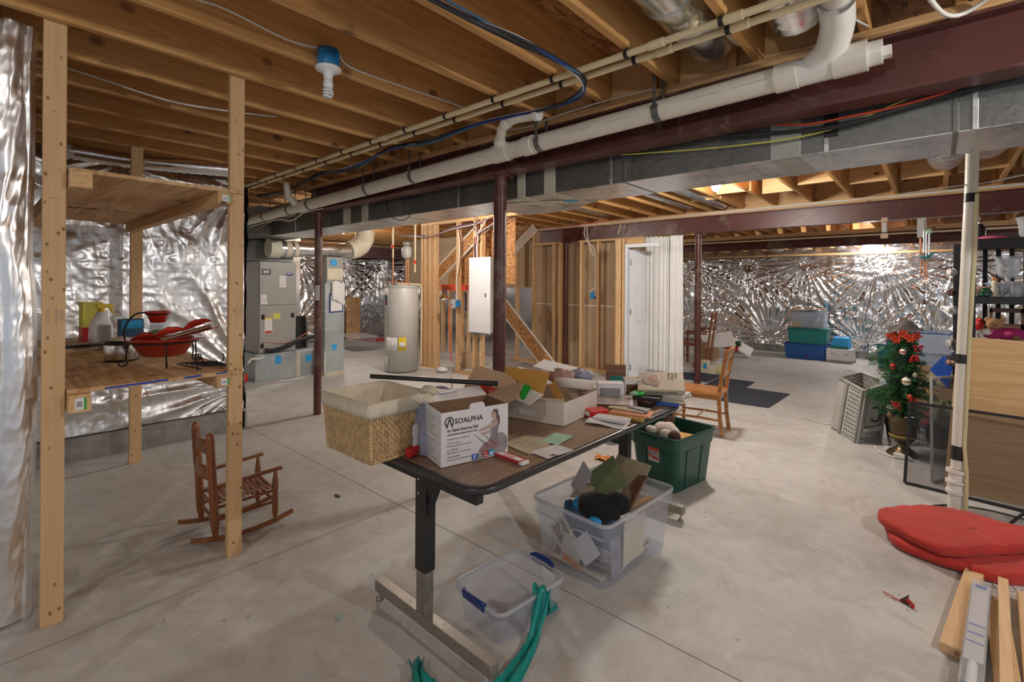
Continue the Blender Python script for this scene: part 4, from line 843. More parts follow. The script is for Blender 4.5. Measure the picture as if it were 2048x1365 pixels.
# electrical panel and box
ep = thing('electrical_panel', (-5.48, 5.44, .74), 0, 'white electrical panel box mounted on the studs left of the nearest column', 'electrical panel')
m = MB(); m.box((-5.66, 5.40, .745), (-5.22, 5.474, 1.915)); m.build('cabinet', M['greyL'], ep)
m = MB(); m.box((-5.68, 5.385, .73), (-5.20, 5.40, 1.93)); m.build('cover', M['white'], ep, bevel=.003)
m = MB(); m.box((-5.31, 5.378, 1.30), (-5.28, 5.386, 1.36)); m.build('latch', M['steel'], ep)
m = MB(); m.box((-5.62, 5.41, .70), (-5.25, 5.46, .745)); m.build('lower_bracket', M['galv_flat'], ep)
pc = thing('panel_cables', (-5.5, 5.42, 2.2), 0, 'fan of purple, white and black cables dropping into the electrical panel', 'cables')
for i in range(9):
    rnd = random.Random(30 + i); sx_ = -5.55 + rnd.uniform(-.05, .05); ex = -5.5 + rnd.uniform(-.55, .6); m = MB()
    m.tube(bez([(sx_, 5.43, 1.93), (sx_ + .0, 5.42, 2.12), (-5.52 + rnd.uniform(-.03, .03), 5.40, 2.30), (ex, 5.42 + rnd.uniform(-.05, .3), 2.58)], 5), .008, 6); m.build('cable', M[['pvc_white', 'blackmatte', 'mauve', 'pvc_white', 'redorange', 'paper_grey', 'blackmatte', 'pvc_white', 'mauve'][i]], pc)
for i in range(4):
    cable([(-7.5, 5.35 - .02 * i, 2.40), (-6.9, 5.36, 2.34 + .01 * i), (-6.6, 5.38, 2.34), (-6.1, 5.40, 2.42 + .012 * i), (-5.6, 5.42, 2.46 + .01 * i), (-5.2, 5.42, 2.55)], .007, ['mauve', 'pvc', 'blackmatte', 'mauve'][i], ['purple cable swagged over the studs, lowest of four', 'cream cable swagged over the studs beside the purple one', 'black cable swagged over the studs beside the panel', 'purple cable swagged over the studs, topmost of four'][i])
sb = thing('switch_box', (-6.07, 5.42, 1.12), 0, 'small grey outlet box with blue back on the stud under the work lamp', 'outlet box')
m = MB(); m.box((-6.10, 5.36, 1.10), (-6.02, 5.43, 1.24)); m.build('box', M['greyL'], sb, bevel=.003); m = MB(); m.box((-6.018, 5.40, 1.12), (-5.97, 5.47, 1.23)); m.build('blue_side', M['bluebox'], sb)
m = MB(); m.box((-6.085, 5.357, 1.15), (-6.05, 5.36, 1.165)); m.build('red_mark', M['red'], sb)
cable([(-6.03, 5.45, 1.24), (-6.04, 5.44, 1.5), (-5.99, 5.45, 1.9), (-5.99, 5.45, 2.25), (-6.05, 5.45, 2.5)], .009, 'pvc_white', 'white cable running down the stud into the small outlet box')
wl = thing('work_lamp', (-6.27, 5.38, 1.20), 0, 'clamp work lamp with a bell shaped metal reflector on the stud', 'work lamp')
m = MB(); m.lathe([(.002, .10), (.02, .095), (.03, .06), (.07, .03), (.105, -.005), (.112, -.03)], (-6.24, 5.33, 1.26), 24); m.build('reflector', M['chrome'], wl, solid=.002)
m = MB(); m.lathe([(0, .16), (.02, .155), (.024, .12), (.02, .09), (0, .09)], (-6.24, 5.33, 1.26), 14); m.tube([(-6.24, 5.33, 1.40), (-6.19, 5.36, 1.44), (-6.10, 5.42, 1.42)], .008, 8); m.build('socket', M['black'], wl)
cable([(-6.12, 5.36, 1.14), (-6.14, 5.35, .9), (-6.11, 5.36, .7), (-6.09, 5.36, .4), (-6.02, 5.34, .2)], .008, 'redorange', 'orange extension cord hanging down the stud under the outlet box')
ob = thing('outlet_box', (-4.45, 7.18, 1.3), 0, 'blue outlet box with a loop of cable on the stud of the brown wall', 'outlet box')
m = MB(); m.box((-4.53, 7.20, 1.26), (-4.45, 7.26, 1.38)); m.build('box', M['bluebox'], ob); m = MB(); m.tube(bez([(-4.53, 7.22, 1.34), (-4.50, 7.21, 1.42), (-4.44, 7.22, 1.46)], 4), .007, 6); m.build('cable_end', M['pvc_white'], ob)
# far left floor things
m = MB(); m.box((-11.62, 6.60, .0), (-11.59, 6.99, 1.15)); tag(m.build('plywood_offcut', M['ply']), 'knotty plywood offcut leaning on the foil wall left of the water heater', 'plywood')
t = thing('storage_box', (-9.95, 5.95, 0), radians(-10), 'clear storage box on the floor left of the water heater', 'storage box')
m = MB(); m.loft([rr(.40, .25, .04, 0), rr(.43, .28, .04, .30)], True, False); m.build('tub', M['clear'], t, local=True); m = MB(); m.loft([rr(.45, .30, .04, .30), rr(.45, .30, .04, .33)]); m.build('lid', M['clear_rim'], t, local=True)
m = MB(); m.box((-11.4, 6.9, 0), (-10.9, 8.0, .05)); tag(m.build('folded_cloth', M['redfab'], bevel=.02), 'dark red cloth on the floor by the foil wall', 'cloth')
t = thing('exercise_ball', (-8.9, 8.9, .95), 0, 'dark blue exercise ball glimpsed through the studs below the header', 'ball'); m = MB(); m.blob((-9.3, 9.0, 1.05), (.33, .33, .33), 24, 16); m.build('ball', M['blue'], t)
m = MB(); m.blob((-9.2, 9.0, .36), (.6, .5, .35), 18, 10, f=lambda d: 1 + .08 * sin(7 * d.x) * sin(9 * d.z)); tag(m.build('covered_bundle', M['greyL']), 'grey covered bundle on the floor seen through the studs', 'bundle')
m = MB(); m.blob((-6.8, 8.6, .25), (.4, .3, .25), 16, 10); 
m = MB(); m.cbox((-6.35, 6.0, .13), (.34, .26, .26)); o = tag(m.build('cardboard_box', M['card_tan'], bevel=.004), 'small shipping box on the floor under the work lamp', 'cardboard box')
m = MB(); m.cbox((-6.40, 5.868, .16), (.10, .002, .12)); m.build('shipping_label', M['paper'], o)
for i, (x, y, r) in enumerate(((-6.3, 5.35, .12), (-5.6, 5.9, .2), (-5.2, 6.1, .15))):
    m = MB(); m.blob((x, y, r * .4), (r, r * .7, r * .4), 14, 8, f=lambda d: 1 + .18 * sin(8 * d.x + i) * cos(6 * d.y)); tag(m.build('plastic_wrap', M['white_fab']), ['crumpled white wrapping on the floor below the shipping box', 'white wrapping heap on the floor under the electrical panel', 'small white wrapping heap beside the nearest column'][i], 'wrapping')
# ================================================================ wooden shelf unit
sh = thing('shelf_unit', (-3.9, .6, 0), 0, 'tall rough wooden shelf of bare two by fours and plywood, nailed to the joists', 'shelf')
def stamp(par, pts, name='mill_stamp', mat='ink_grey', bold=0):
    m = MB()
    for s, size, fr in pts: put_text(m, s, size, fr, bold=bold)
    return m.build(name, M[mat], par)
posts = []
for (x0, x1, y0, y1, z1) in ((-2.888, -2.85, .213, .287, 2.62), (-2.888, -2.85, .935, 1.006, 2.66), (-4.97, -4.93, .885, .965, 2.598)):
    m = MB(); m.box((x0, y0, 0), (x1, y1, z1)); posts.append(m.build('post', M['post'], sh, bevel=.003))
stamp(posts[0], [('A.S.T.M', .016, frame((-2.849, .225, 1.36), (0, 0, -1), (0, 1, 0))), ('440 MILLK', .015, frame((-2.849, .252, 1.37), (0, 0, -1), (0, 1, 0))), ('STUD', .018, frame((-2.849, .268, 1.36), (0, 0, -1), (0, 1, 0))), ('SELECT', .009, frame((-2.849, .232, 1.84), (0, 1, 0), (0, 0, 1)))])
stamp(posts[1], [('360 MILLK', .015, frame((-2.849, .967, 1.36), (0, 0, -1), (0, 1, 0))), ('STUD', .018, frame((-2.849, .985, 1.36), (0, 0, -1), (0, 1, 0)))])
def board(z, name):
    m = MB(); m.box((-5.02, .292, z - .018), (-2.832, .995, z)); return m.build(name, M['ply'], sh)
lower = board(1.012, 'shelf_board'); upper = board(1.985, 'shelf_board')
m = MB(); m.add([(-2.8315, y, z) for y, z in ((.42, .996), (.66, 1.001), (.66, 1.011), (.42, 1.004))], [(0, 1, 2, 3)])
m.add([(-2.8315, y, z) for y, z in ((.72, 1.000), (.80, 1.003), (.80, 1.012), (.73, 1.010))], [(0, 1, 2, 3)]); m.add([(-2.8315, y, z) for y, z in ((.87, 1.003), (.92, 1.004), (.92, 1.012), (.87, 1.010))], [(0, 1, 2, 3)])
m.build('tape_strip', M['bluetape'], lower, solid=.001)
stamp(upper, [('MSR   24 / 16   APA', .085, frame((-4.2, .42, 1.966), (0, 1, 0), (1, 0, 0)))], 'mill_stamp', 'ink', .001)
for i, (y0, z0) in enumerate(((.292, .915), (.872, .930), (.292, 1.895), (.872, 1.905))):
    z1 = (.993 if i < 2 else 1.966)
    m = MB(); m.box((-5.05, y0, z0), (-2.79 if i % 2 == 0 else -2.83, y0 + (.075 if i % 2 == 0 else .062), z1)); c = m.build('cleat', M['cleat'], sh, bevel=.002)
    if i != 2:
        yy = y0 + .02; xx = (-2.79 if i % 2 == 0 else -2.83) + .001
        m = MB(); m.box((xx, yy, z0 + .012), (xx + .0006, yy + .030, z1 - .014)); st = m.build('price_sticker', M['paper'], c)
        m = MB(); m.box((xx, yy + .030, z0 + .012), (xx + .0006, yy + .038, z1 - .014)); m.build('green_strip', M['green'], c)
        m = MB()
        for k in range(6): m.box((xx + .0007, yy + .007 + .003 * k, z0 + .025), (xx + .001, yy + .0085 + .003 * k, z1 - .03))
        m.build('bar_code', M['ink'], c)
# items on the lower board
ZB = 1.013
t = thing('display_board', (-4.6, .55, ZB), 0, 'thin black-edged tray under the spray bottle at the back of the shelf', 'tray')
m = MB(); m.box((-4.95, .30, ZB), (-4.35, .74, ZB + .045)); m.build('tray', M['card_tan'], t); m = MB(); m.box((-4.348, .36, ZB + .028), (-4.34, .74, ZB + .046)); m.build('black_edge', M['black'], t)
zt = ZB + .048
t = thing('spray_bottle', (-4.42, .63, zt), radians(20), 'white spray bottle with yellow trigger head on the shelf', 'spray bottle')
m = MB(); m.loft([rr(.04, .062, .025, 0), rr(.042, .068, .028, .05), rr(.04, .062, .026, .12), rr(.03, .04, .022, .18), rr(.02, .022, .015, .215)], smooth=True); m.build('bottle', M['white'], t, local=True)
m = MB(); m.lathe([(0, .24), (.02, .238), (.02, .21), (0, .21)], n=16); m.cbox((0, .02, .255), (.028, .10, .03)); m.beam((0, .05, .25), (0, .075, .20), .018, .012); m.build('trigger_head', M['yellow'], t, local=True, bevel=.004)
m = MB(); m.box((.0405, -.045, .03), (.044, .03, .12)); m.build('bottle_label', M['paper_grey'], t, local=True)
t = thing('detergent_box', (-4.60, .60, zt), radians(15), 'yellow and red carton behind the white spray bottle', 'carton')
m = MB(); m.box((-.03, -.06, .10), (.03, .06, .28)); m.build('yellow_upper', M['yellow_pale'], t, local=True); m = MB(); m.box((-.03, -.06, 0), (.03, .06, .10)); m.build('red_lower', M['red'], t, local=True)
t = thing('slow_cooker', (-3.74, .58, ZB), 0, 'small round stainless slow cooker with black lid on the shelf', 'slow cooker')
X_, Y_ = -3.68, .62
m = MB(); m.lathe([(0, 0), (.078, 0), (.082, .012), (.078, .016)], (X_, Y_, ZB), 32); m.build('base', M['black'], t)
m = MB(); m.lathe([(.080, .014), (.084, .03), (.084, .095), (.082, .10)], (X_, Y_, ZB), 40); m.build('steel_body', M['steel'], t)
m = MB(); m.lathe([(.08, .098), (.091, .102), (.091, .112), (.075, .118), (.07, .124)], (X_, Y_, ZB), 40); m.build('black_rim', M['black'], t)
m = MB(); m.lathe([(.072, .120), (.05, .135), (.02, .143), (0, .144)], (X_, Y_, ZB), 32); m.build('lid', M['linen'], t)
for a in (0.2, 2.4): m = MB(); m.cbox((X_ + .1 * cos(a + .7), Y_ + .1 * sin(a + .7), ZB + .085), (.03, .05, .02)); m.build('handle', M['black'], t, bevel=.006)
t = thing('tissue_box', (-4.35, .82, ZB), 0, 'blue patterned carton behind the slow cooker', 'carton')
m = MB(); m.box((-4.30, .70, ZB), (-4.22, .835, ZB + .215)); m.build('box', M['denim'], t); m = MB(); m.box((-4.219, .71, ZB + .15), (-4.218, .825, ZB + .205)); m.build('printed_band', M['sticker_blue'], t)
# big fluted dish in its wrought iron stand
dx, dy, dz = -3.30, .745, ZB + .055
t = thing('fluted_dish', (dx, dy, dz), 0, 'wide red fluted baking dish on the wrought iron stand', 'baking dish')
prof = [(0, .0), (.085, .0), (.10, .008), (.145, .075), (.16, .088), (.192, .097), (.192, .104), (.155, .098), (.138, .085), (.095, .016), (0, .012)]
m = MB(); m.lathe(prof[:5], (dx, dy, dz), 96, flute=32, fa=.022); m.lathe(prof[4:], (dx, dy, dz), 96); m.build('dish', M['redgloss'], t)
st = thing('wire_stand', (dx, dy, ZB), 0, 'black wrought iron stand with scroll feet holding the red dishes', 'wire stand')
m = MB(); m.tube(arcp((dx, dy, dz + .082), .165, 0, 2 * pi, 40, (1, 0, 0), (0, 1, 0))[:-1], .004, 6, closed=True); m.build('ring', M['iron'], st)
for a in (-1.9, -.15, 1.9, .9):
    d = Vector((cos(a), sin(a), 0)); c0 = Vector((dx, dy, 0)) + d * .165
    P = [Vector((c0.x, c0.y, dz + .08)), Vector((c0.x, c0.y, ZB + .05)) + d * .004] + [Vector((c0.x, c0.y, ZB + .028)) + d * (.022 + .024 * (1 - k / 16) * cos(pi + k / 16 * 2.6 * pi)) + Vector((0, 0, 1)) * (.024 * (1 - k / 18) * -sin(k / 16 * 2.6 * pi)) for k in range(15)]
    m = MB(); m.tube(bez(P, 3), .004, 6); m.build('scroll_leg', M['iron'], st)
m = MB(); m.tube(bez([(dx - .07, dy - .16, dz + .08), (dx - .07, dy - .165, dz + .16), (dx - .07, dy - .12, dz + .235), (dx - .08, dy - .05, dz + .245)], 6), .005, 7); m.tube(arcp((dx - .08, dy - .01, dz + .235), .058, 0, 2 * pi, 28, (1, 0, 0), (0, 1, 0))[:-1], .004, 6, closed=True); m.build('upper_arm', M['iron'], st)
t = thing('dip_bowl', (dx - .08, dy - .01, dz + .19), 0, 'small red fluted bowl held above the wide red dish', 'bowl')
m = MB(); m.lathe([(0, 0), (.032, 0), (.038, .004), (.052, .045)], (dx - .08, dy - .01, dz + .185), 64, flute=24, fa=.02); m.lathe([(.052, .045), (.058, .05), (.062, .06), (.064, .066), (.058, .066), (.05, .05), (.036, .012), (0, .01)], (dx - .08, dy - .01, dz + .185), 40); m.build('bowl', M['redgloss'], t)
def leaf(c, L, Wd, rot, tilt, label, mat='redfoil', nm='red_silicone_mould'):
    T = Matrix.Translation(Vector(c)) @ Euler((0, tilt, rot)).to_matrix().to_4x4(); m = MB(); m.T = T
    m.grid(lambda u, v: ((u - .5) * L, (v - .5) * Wd * (sin(pi * min(max(u, .03), .97)) ** .6), .035 * (abs(v - .5) * 2) ** 2 * sin(pi * u) + .0015 * sin(18 * u)), 22, 10)
    return tag(m.build(nm, M[mat], solid=.004), label, 'mould')
leaf((dx + .03, dy + .02, dz + .125), .17, .10, 1.2, -.25, 'middle pepper shaped red mould piled in the wide red dish', 'redfoil', 'pepper_mould')
leaf((dx + .05, dy + .15, dz + .165), .16, .09, 1.15, -.38, 'outer pepper shaped red mould propped over the dish rim', 'redfoil', 'pepper_mould')
leaf((dx - .0, dy - .09, dz + .10), .13, .09, 1.3, -.1, 'inner pepper shaped red mould lying deepest in the red dish', 'redgloss', 'pepper_mould')
t = thing('wooden_servers', (dx + .04, dy + .15, dz + .1), 0, 'tan paddle with a red rim slanting out of the red dish', 'paddle')
m = MB(); m.beam((dx + .03, dy - .02, dz + .095), (dx + .06, dy + .22, dz + .165), .09, .004, up=(0, -.3, 1)); m.build('paddle', M['card_tan'], t)
m = MB(); m.beam((dx + .06, dy + .0, dz + .092), (dx + .09, dy + .24, dz + .160), .10, .005, up=(0, -.3, 1)); m.build('red_rim', M['redgloss'], t)
tr = thing('wire_rack', (-3.06, .88, ZB), 0, 'flat black wire trivet with a scroll handle at the front of the shelf', 'wire rack')
def rod(pts, nm, par=tr, r=.0035): m = MB(); m.tube(pts, r, 6); return m.build(nm, M['iron'], par)
for k in range(5): rod([(-3.20 + .05 * k, .80 + .012 * k, ZB + .018), (-3.12 + .05 * k, .965, ZB + .018)], 'cross_bar')
rod([(-3.22, .79, ZB + .012), (-2.94, .83, ZB + .012)], 'side_bar'); rod([(-3.10, .97, ZB + .012), (-2.90, .975, ZB + .012)], 'side_bar')
rod(bez([(-3.11, .97, ZB + .012), (-3.10, .985, ZB + .02), (-3.10, .99, ZB + .055), (-3.12, .985, ZB + .058)], 4), 'hook'); rod([(-2.96, .82, ZB), (-2.96, .82, ZB + .055)], 'upright')
rod([Vector((-2.96, .82, ZB + .075)) + Vector((0, 1, 0)) * (.019 * (1 - k / 34)) * cos(-pi / 2 + k / 24 * 3 * pi) + Vector((0, 0, 1)) * (.019 * (1 - k / 34)) * sin(-pi / 2 + k / 24 * 3 * pi) for k in range(25)], 'scroll')
t = thing('glass_pitcher', (-3.95, .86, ZB), 0, 'clear glass pitcher behind the small red bowl', 'pitcher')
m = MB(); m.lathe([(0, .0), (.05, 0), (.062, .02), (.062, .16), (.056, .20), (.062, .25)], (-3.8, .84, ZB), 32); m.build('jug', M['glass'], t, solid=.002)
m = MB(); m.tube(bez([(-3.78, .90, ZB + .22), (-3.77, .95, ZB + .20), (-3.77, .95, ZB + .12), (-3.78, .90, ZB + .08)], 5), .006, 8); m.build('handle', M['glass'], t)
m = MB(); m.blob((-3.62, .78, ZB + .15), (.03, .05, .03), 12, 8); tag(m.build('green_cloth', M['sage']), 'folded grey-green cloth beside the glass pitcher', 'cloth')
# ================================================================ child's rocking chair
rc = thing('rocking_chair', (-3.205, 1.08, 0), radians(-3), 'small cherry wood child rocking chair standing behind the right shelf post', 'rocking chair')
def rpost(x, y, z0, z1, r, lean=0, nm='back_post'):
    m = MB(); H = z1 - z0
    pr = [(.35, 0), (.6, .02), (.95, .12), (1, .25), (.92, .45), (1, .6), (1, .94), (.8, .985), (.3, 1)] if nm == 'back_post' else [(.35, 0), (.55, .03), (1, .16), (1.0, .36), (.85, .5), (1.05, .72), (.6, .95), (.45, 1)]
    P = [(x, y + lean * k[1], z0 + H * k[1]) for k in pr]; m.tube(P, [r * k[0] for k in pr], 14); return m.build(nm, M['cherry'], rc, local=True)
W2 = .155
for s in (-1, 1):
    rpost(s * W2, -.13, .035, .64, .0235, -.035); rpost(s * W2, .19, .04, .335, .018, .0, 'front_post')
    m = MB(); R_k = .95; P = []
    for k in range(15):
        a = radians(-17.5 + 33.5 * k / 14); P.append((s * W2, .035 + R_k * sin(a), .018 + R_k * (1 - cos(a))))
    for i in range(14): m.beam(P[i], P[i + 1], .020, .024)
    m.build('rocker', M['cherry_flat'], rc, local=True, bevel=.003)
    m = MB(); m.beam((s * (W2 + .0), -.155, .325), (s * (W2 + .012), .225, .348), .036, .016); m.build('arm', M['cherry_flat'], rc, local=True, bevel=.006)
    for z in (.205, .135, ):
        m = MB(); m.tube([(s * W2, -.13, z), (s * W2, .19, z + .01)], .009, 8); m.build('side_rung', M['cherry_flat'], rc, local=True)
for y, z in ((.19, .215), (.19, .145), (-.13, .20), (-.13, .125)): m = MB(); m.tube([(-W2, y, z), (W2, y, z)], .009, 8); m.build('cross_rung', M['cherry_flat'], rc, local=True)
for z in (.545, .40):
    m = MB(); m.grid(lambda u, v: ((u - .5) * 2 * (W2 - .01), -.155 - .03 * sin(pi * u) , z - .036 + .074 * v + .008 * sin(pi * u)), 14, 4); m.build('back_slat', M['cherry_flat'], rc, local=True, solid=.012)
m = MB()
for k in range(11):
    y = -.115 + .029 * k; m.grid(lambda u, v: ((u - .5) * 2 * (W2 - .005), y + v * .025, .222 - .012 * sin(pi * u) + (.008 if k % 2 else .004)), 8, 1)
m.build('seat_slats', M['cherry'], rc, local=True, solid=.004)
# ================================================================ folding table
TZ = .722
tb = thing('folding_table', (-1.615, 2.16, 0), radians(-.8), 'long folding table with brown laminate top and black edge, covered in clutter', 'table')
m = MB(); m.loft([rr(.362, .90, .085, TZ - .022), rr(.362, .90, .085, TZ)]); m.build('table_top', M['laminate'], tb, local=True)
m = MB(); m.loft([rr(.376, .914, .10, TZ - .028), rr(.384, .922, .105, TZ - .020), rr(.384, .922, .105, TZ - .004), rr(.376, .914, .10, TZ + .0015), rr(.360, .898, .085, TZ + .0015), rr(.360, .898, .085, TZ - .028), rr(.376, .914, .10, TZ - .028)], False, False, True); m.build('edge_band', M['rubber'], tb, local=True)
for yy, s in ((-.87, -1), (.84, 1)):
    m = MB(); m.box((-.035, yy - .02, .27), (.035, yy + .035, TZ - .028)); leg = m.build('leg', M['blackpaint'], tb, local=True, bevel=.003)
    m = MB(); m.box((-.030, yy - .016, .09), (.030, yy + .030, .27)); m.build('leg_extension', M['rust'], leg, local=True, bevel=.002)
    m = MB(); m.box((-.34, yy - .022, .045), (.42, yy + .026, .095)); ft = m.build('foot', M['rust'], leg, local=True, bevel=.003)
    m = MB(); m.box((-.36, yy - .018, TZ - .07), (.34, yy + .02, TZ - .03)); m.build('cross_bar', M['blackpaint'], leg, local=True, bevel=.003)
    m = MB(); m.beam((.03, yy, TZ - .20), (.10, yy, TZ - .06), .02, .02); m.build('brace', M['blackpaint'], leg, local=True)
    for x in (-.33, .40):
        m = MB(); m.lathe([(0, 0), (.018, 0), (.018, .006), (.006, .008), (.006, .05)], (x, yy, .001), 12); m.build('levelling_foot', M['rust'], leg, local=True)
    for z in (.66, .60):
        m = MB(); m.blob((-.012, yy - .021, z), (.006, .003, .006), 10, 6); m.build('bolt', M['chrome'], leg, local=True)
for x in (-.30, .30): m = MB(); m.box((x - .012, -.88, TZ - .05), (x + .012, .88, TZ - .028)); m.build('side_rail', M['blackpaint'], tb, local=True)
TT = TZ + .003
# ---- wicker basket
bk = thing('wicker_basket', (-1.945, 1.27, TT), 0, 'rectangular woven basket with cream cloth lining at the table corner', 'basket')
BW, BD, BH = .195, .165, .245
m = MB(); m.loft([rr(BW - .022, BD - .022, .02, .0), rr(BW - .006, BD - .006, .02, BH)], True, False); m.loft([rr(BW - .026, BD - .026, .02, .006), rr(BW - .012, BD - .012, .02, BH)], True, False); m.build('basket_shell', M['wicker'], bk, local=True)
m = MB(); rnd = random.Random(3)
def weave(ax, sgn):
    H = BW if ax == 0 else BD; O = BD if ax == 0 else BW; ncol = int(2 * H / .0125); nrow = 9
    for c in range(ncol + 1):
        for r_ in range(nrow):
            z = (r_ + .5 + .5 * (c % 2)) * BH / (nrow + .5); k = z / BH; t_ = -H + 2 * H * c / ncol; t_ *= (H - .018 * (1 - k)) / H; o_ = O - .02 * (1 - k)
            p = [0, 0, z]; p[ax] = t_; p[1 - ax] = sgn * o_; rr_ = [0, 0, .0185]; rr_[ax] = .0068 + rnd.uniform(-.001, .001); rr_[1 - ax] = .0065
            T = Matrix.Translation(Vector(p)) @ Matrix.Rotation(rnd.uniform(-.18, .18) + .12 * sgn, 4, 'Y' if ax == 0 else 'X')
            m.blob((0, 0, 0), rr_, 6, 4, T)
weave(0, -1); weave(0, 1); weave(1, -1); weave(1, 1)
for sx in (-1, 1):
    for sy in (-1, 1): 
        for k in range(16): m.blob((sx * (BW - .018 * (1 - k / 16)), sy * (BD - .018 * (1 - k / 16)), .008 + BH * k / 16), (.011, .011, .0095), 7, 4)
for z in (.004, BH): 
    R0 = rr(BW - (.018 if z < .1 else 0), BD - (.018 if z < .1 else 0), .02, z, 3)
    for i in range(len(R0)):
        a, b = Vector(R0[i]), Vector(R0[(i + 1) % len(R0)]); n_ = max(1, int((b - a).length / .012))
        for k in range(n_): q = a.lerp(b, k / n_); m.blob(q, (.009, .009, .008), 6, 4)
m.build('woven_strands', M['wicker'], bk, local=True)
m = MB(); m.loft([rr(BW + .010, BD + .010, .022, BH - .046), rr(BW + .013, BD + .013, .022, BH - .02), rr(BW + .012, BD + .012, .022, BH + .012), rr(BW - .004, BD - .004, .02, BH + .016), rr(BW - .014, BD - .014, .02, BH), rr(BW - .03, BD - .03, .03, .02)], False, True, True); m.build('cloth_lining', M['linen'], bk, local=True, solid=.002)
m = MB(); m.blob((.02, .0, .03), (.05, .04, .02), 12, 8, f=lambda d: 1 + .2 * sin(7 * d.x)); m.build('lining_fold', M['linen'], bk, local=True)
m = MB(); m.blob((BW - .02, BD - .0, BH + .02), (.05, .03, .022), 12, 8, f=lambda d: 1 + .2 * sin(9 * d.x)); m.build('lining_fold', M['linen'], bk, local=True)
t = thing('black_rod', (-1.9, 1.6, .99), 0, 'long black steel rod lying across the basket and boxes', 'rod')
m = MB(); m.tube([(-2.20, 1.39, 1.005), (-1.695, 1.755, .985)], .0115, 20); m.build('tube', M['black'], t)
m = MB(); m.tube([(-1.715, 1.74, .9855), (-1.66, 1.78, .984)], .0135, 20); m.build('end_sleeve', M['blackmatte'], t)
m = MB(); m.tube([(-2.202, 1.3885, 1.005), (-2.2005, 1.3896, 1.005)], .006, 14); m.build('bore', M['grey'], t)
# ---- exercise ball carton
FX = Vector((.25, .97, 0)).normalized(); FY = Vector((-.955, .297, 0)).normalized()
sa = thing('exercise_ball_carton', (-1.53, 1.30, TT), 0, 'open white carton printed with a woman pulling exercise bands', 'cardboard box')
o0 = Vector((-1.53, 1.30, TT)); WX, WY, HZ = .33, .20, .225
def sp(a, b, c): return o0 + FX * a + FY * b + Vector((0, 0, c))
def wallq(m, pts): m.add(pts, [tuple(range(len(pts)))])
m = MB(); wallq(m, [sp(0, 0, 0), sp(WX, 0, 0), sp(WX, 0, HZ), sp(0, 0, HZ)]); m.build('front_wall', M['boxwhite'], sa, solid=.0025)
m = MB(); wallq(m, [sp(0, WY, 0), sp(0, 0, 0), sp(0, 0, HZ), sp(0, WY, HZ)]); m.build('left_wall', M['boxwhite'], sa, solid=.0025)
m = MB(); wallq(m, [sp(WX, 0, 0), sp(WX, WY, 0), sp(WX, WY, HZ), sp(WX, 0, HZ)]); wallq(m, [sp(WX, WY, 0), sp(0, WY, 0), sp(0, WY, HZ), sp(WX, WY, HZ)]); wallq(m, [sp(0, 0, .003), sp(WX, 0, .003), sp(WX, WY, .003), sp(0, WY, .003)]); m.build('back_and_side_wall', M['boxwhite'], sa, solid=.0025)
m = MB(); e = .003; wallq(m, [sp(e, e, .004), sp(WX - e, e, .004), sp(WX - e, e, HZ - .001), sp(e, e, HZ - .001)]); wallq(m, [sp(e, WY - e, .004), sp(WX - e, WY - e, .004), sp(WX - e, WY - e, HZ - .001), sp(e, WY - e, HZ - .001)])
wallq(m, [sp(e, e, .004), sp(e, WY - e, .004), sp(e, WY - e, HZ - .001), sp(e, e, HZ - .001)]); wallq(m, [sp(WX - e, e, .004), sp(WX - e, WY - e, .004), sp(WX - e, WY - e, HZ - .001), sp(WX - e, e, HZ - .001)]); wallq(m, [sp(e, e, .006), sp(WX - e, e, .006), sp(WX - e, WY - e, .006), sp(e, WY - e, .006)]); m.build('kraft_inside', M['card_dark'], sa, solid=.001)
m = MB(); wallq(m, [sp(0, 0, HZ), sp(0, WY, HZ), sp(-.07, WY - .015, HZ + .055), sp(-.085, .10, HZ + .065), sp(-.04, .01, HZ + .03)]); m.build('left_flap', M['boxwhite'], sa, solid=.002)
m = MB(); wallq(m, [sp(.01, WY, HZ), sp(WX, WY, HZ), sp(WX + .01, WY + .10, HZ + .022), sp(.0, WY + .10, HZ + .026)]); m.build('back_flap', M['boxwhite'], sa, solid=.002)
m = MB(); wallq(m, [sp(WX, 0, HZ), sp(WX, WY, HZ), sp(WX + .11, WY - .05, HZ + .05), sp(WX + .14, .07, HZ + .065), sp(WX + .05, .0, HZ + .02)]); m.build('right_flap', M['card'], sa, solid=.002)
m = MB(); wallq(m, [sp(.13, 0, HZ), sp(.21, 0, HZ), sp(.205, 0, HZ + .018), sp(.195, 0, HZ + .024), sp(.145, 0, HZ + .024), sp(.135, 0, HZ + .018)]); m.build('locking_tab', M['boxwhite'], sa, solid=.002)
FRM = frame(o0 + FY * -.0022, FX, (0, 0, 1))
def flatpoly(mb, pts, dz=0): mb.add([FRM @ Vector((x, y, dz)) for x, y in pts], [tuple(range(len(pts)))])
def ell(cx, cy, rx, ry, n=20, a0=0, a1=2 * pi): return [(cx + rx * cos(a0 + (a1 - a0) * k / n), cy + ry * sin(a0 + (a1 - a0) * k / n)) for k in range(n)]
m = MB()
put_text(m, 'SOALPHA', .031, FRM @ Matrix.Translation((.061, .172, 0)), sx=1.02, bold=.0006)
def ring(mb, cx, cy, r, w, a0, a1, n=20, dz=0):
    for k in range(n):
        b0, b1 = a0 + (a1 - a0) * k / n, a0 + (a1 - a0) * (k + 1) / n
        mb.add([FRM @ Vector((cx + q * cos(b), cy + q * sin(b), dz)) for q, b in ((r, b0), (r + w, b0), (r + w, b1), (r, b1))], [(0, 1, 2, 3)])
ring(m, .036, .184, .017, .005, radians(-50), radians(250)); flatpoly(m, [(.020, .160), (.027, .160), (.037, .190), (.047, .160), (.054, .160), (.040, .198), (.034, .198)])
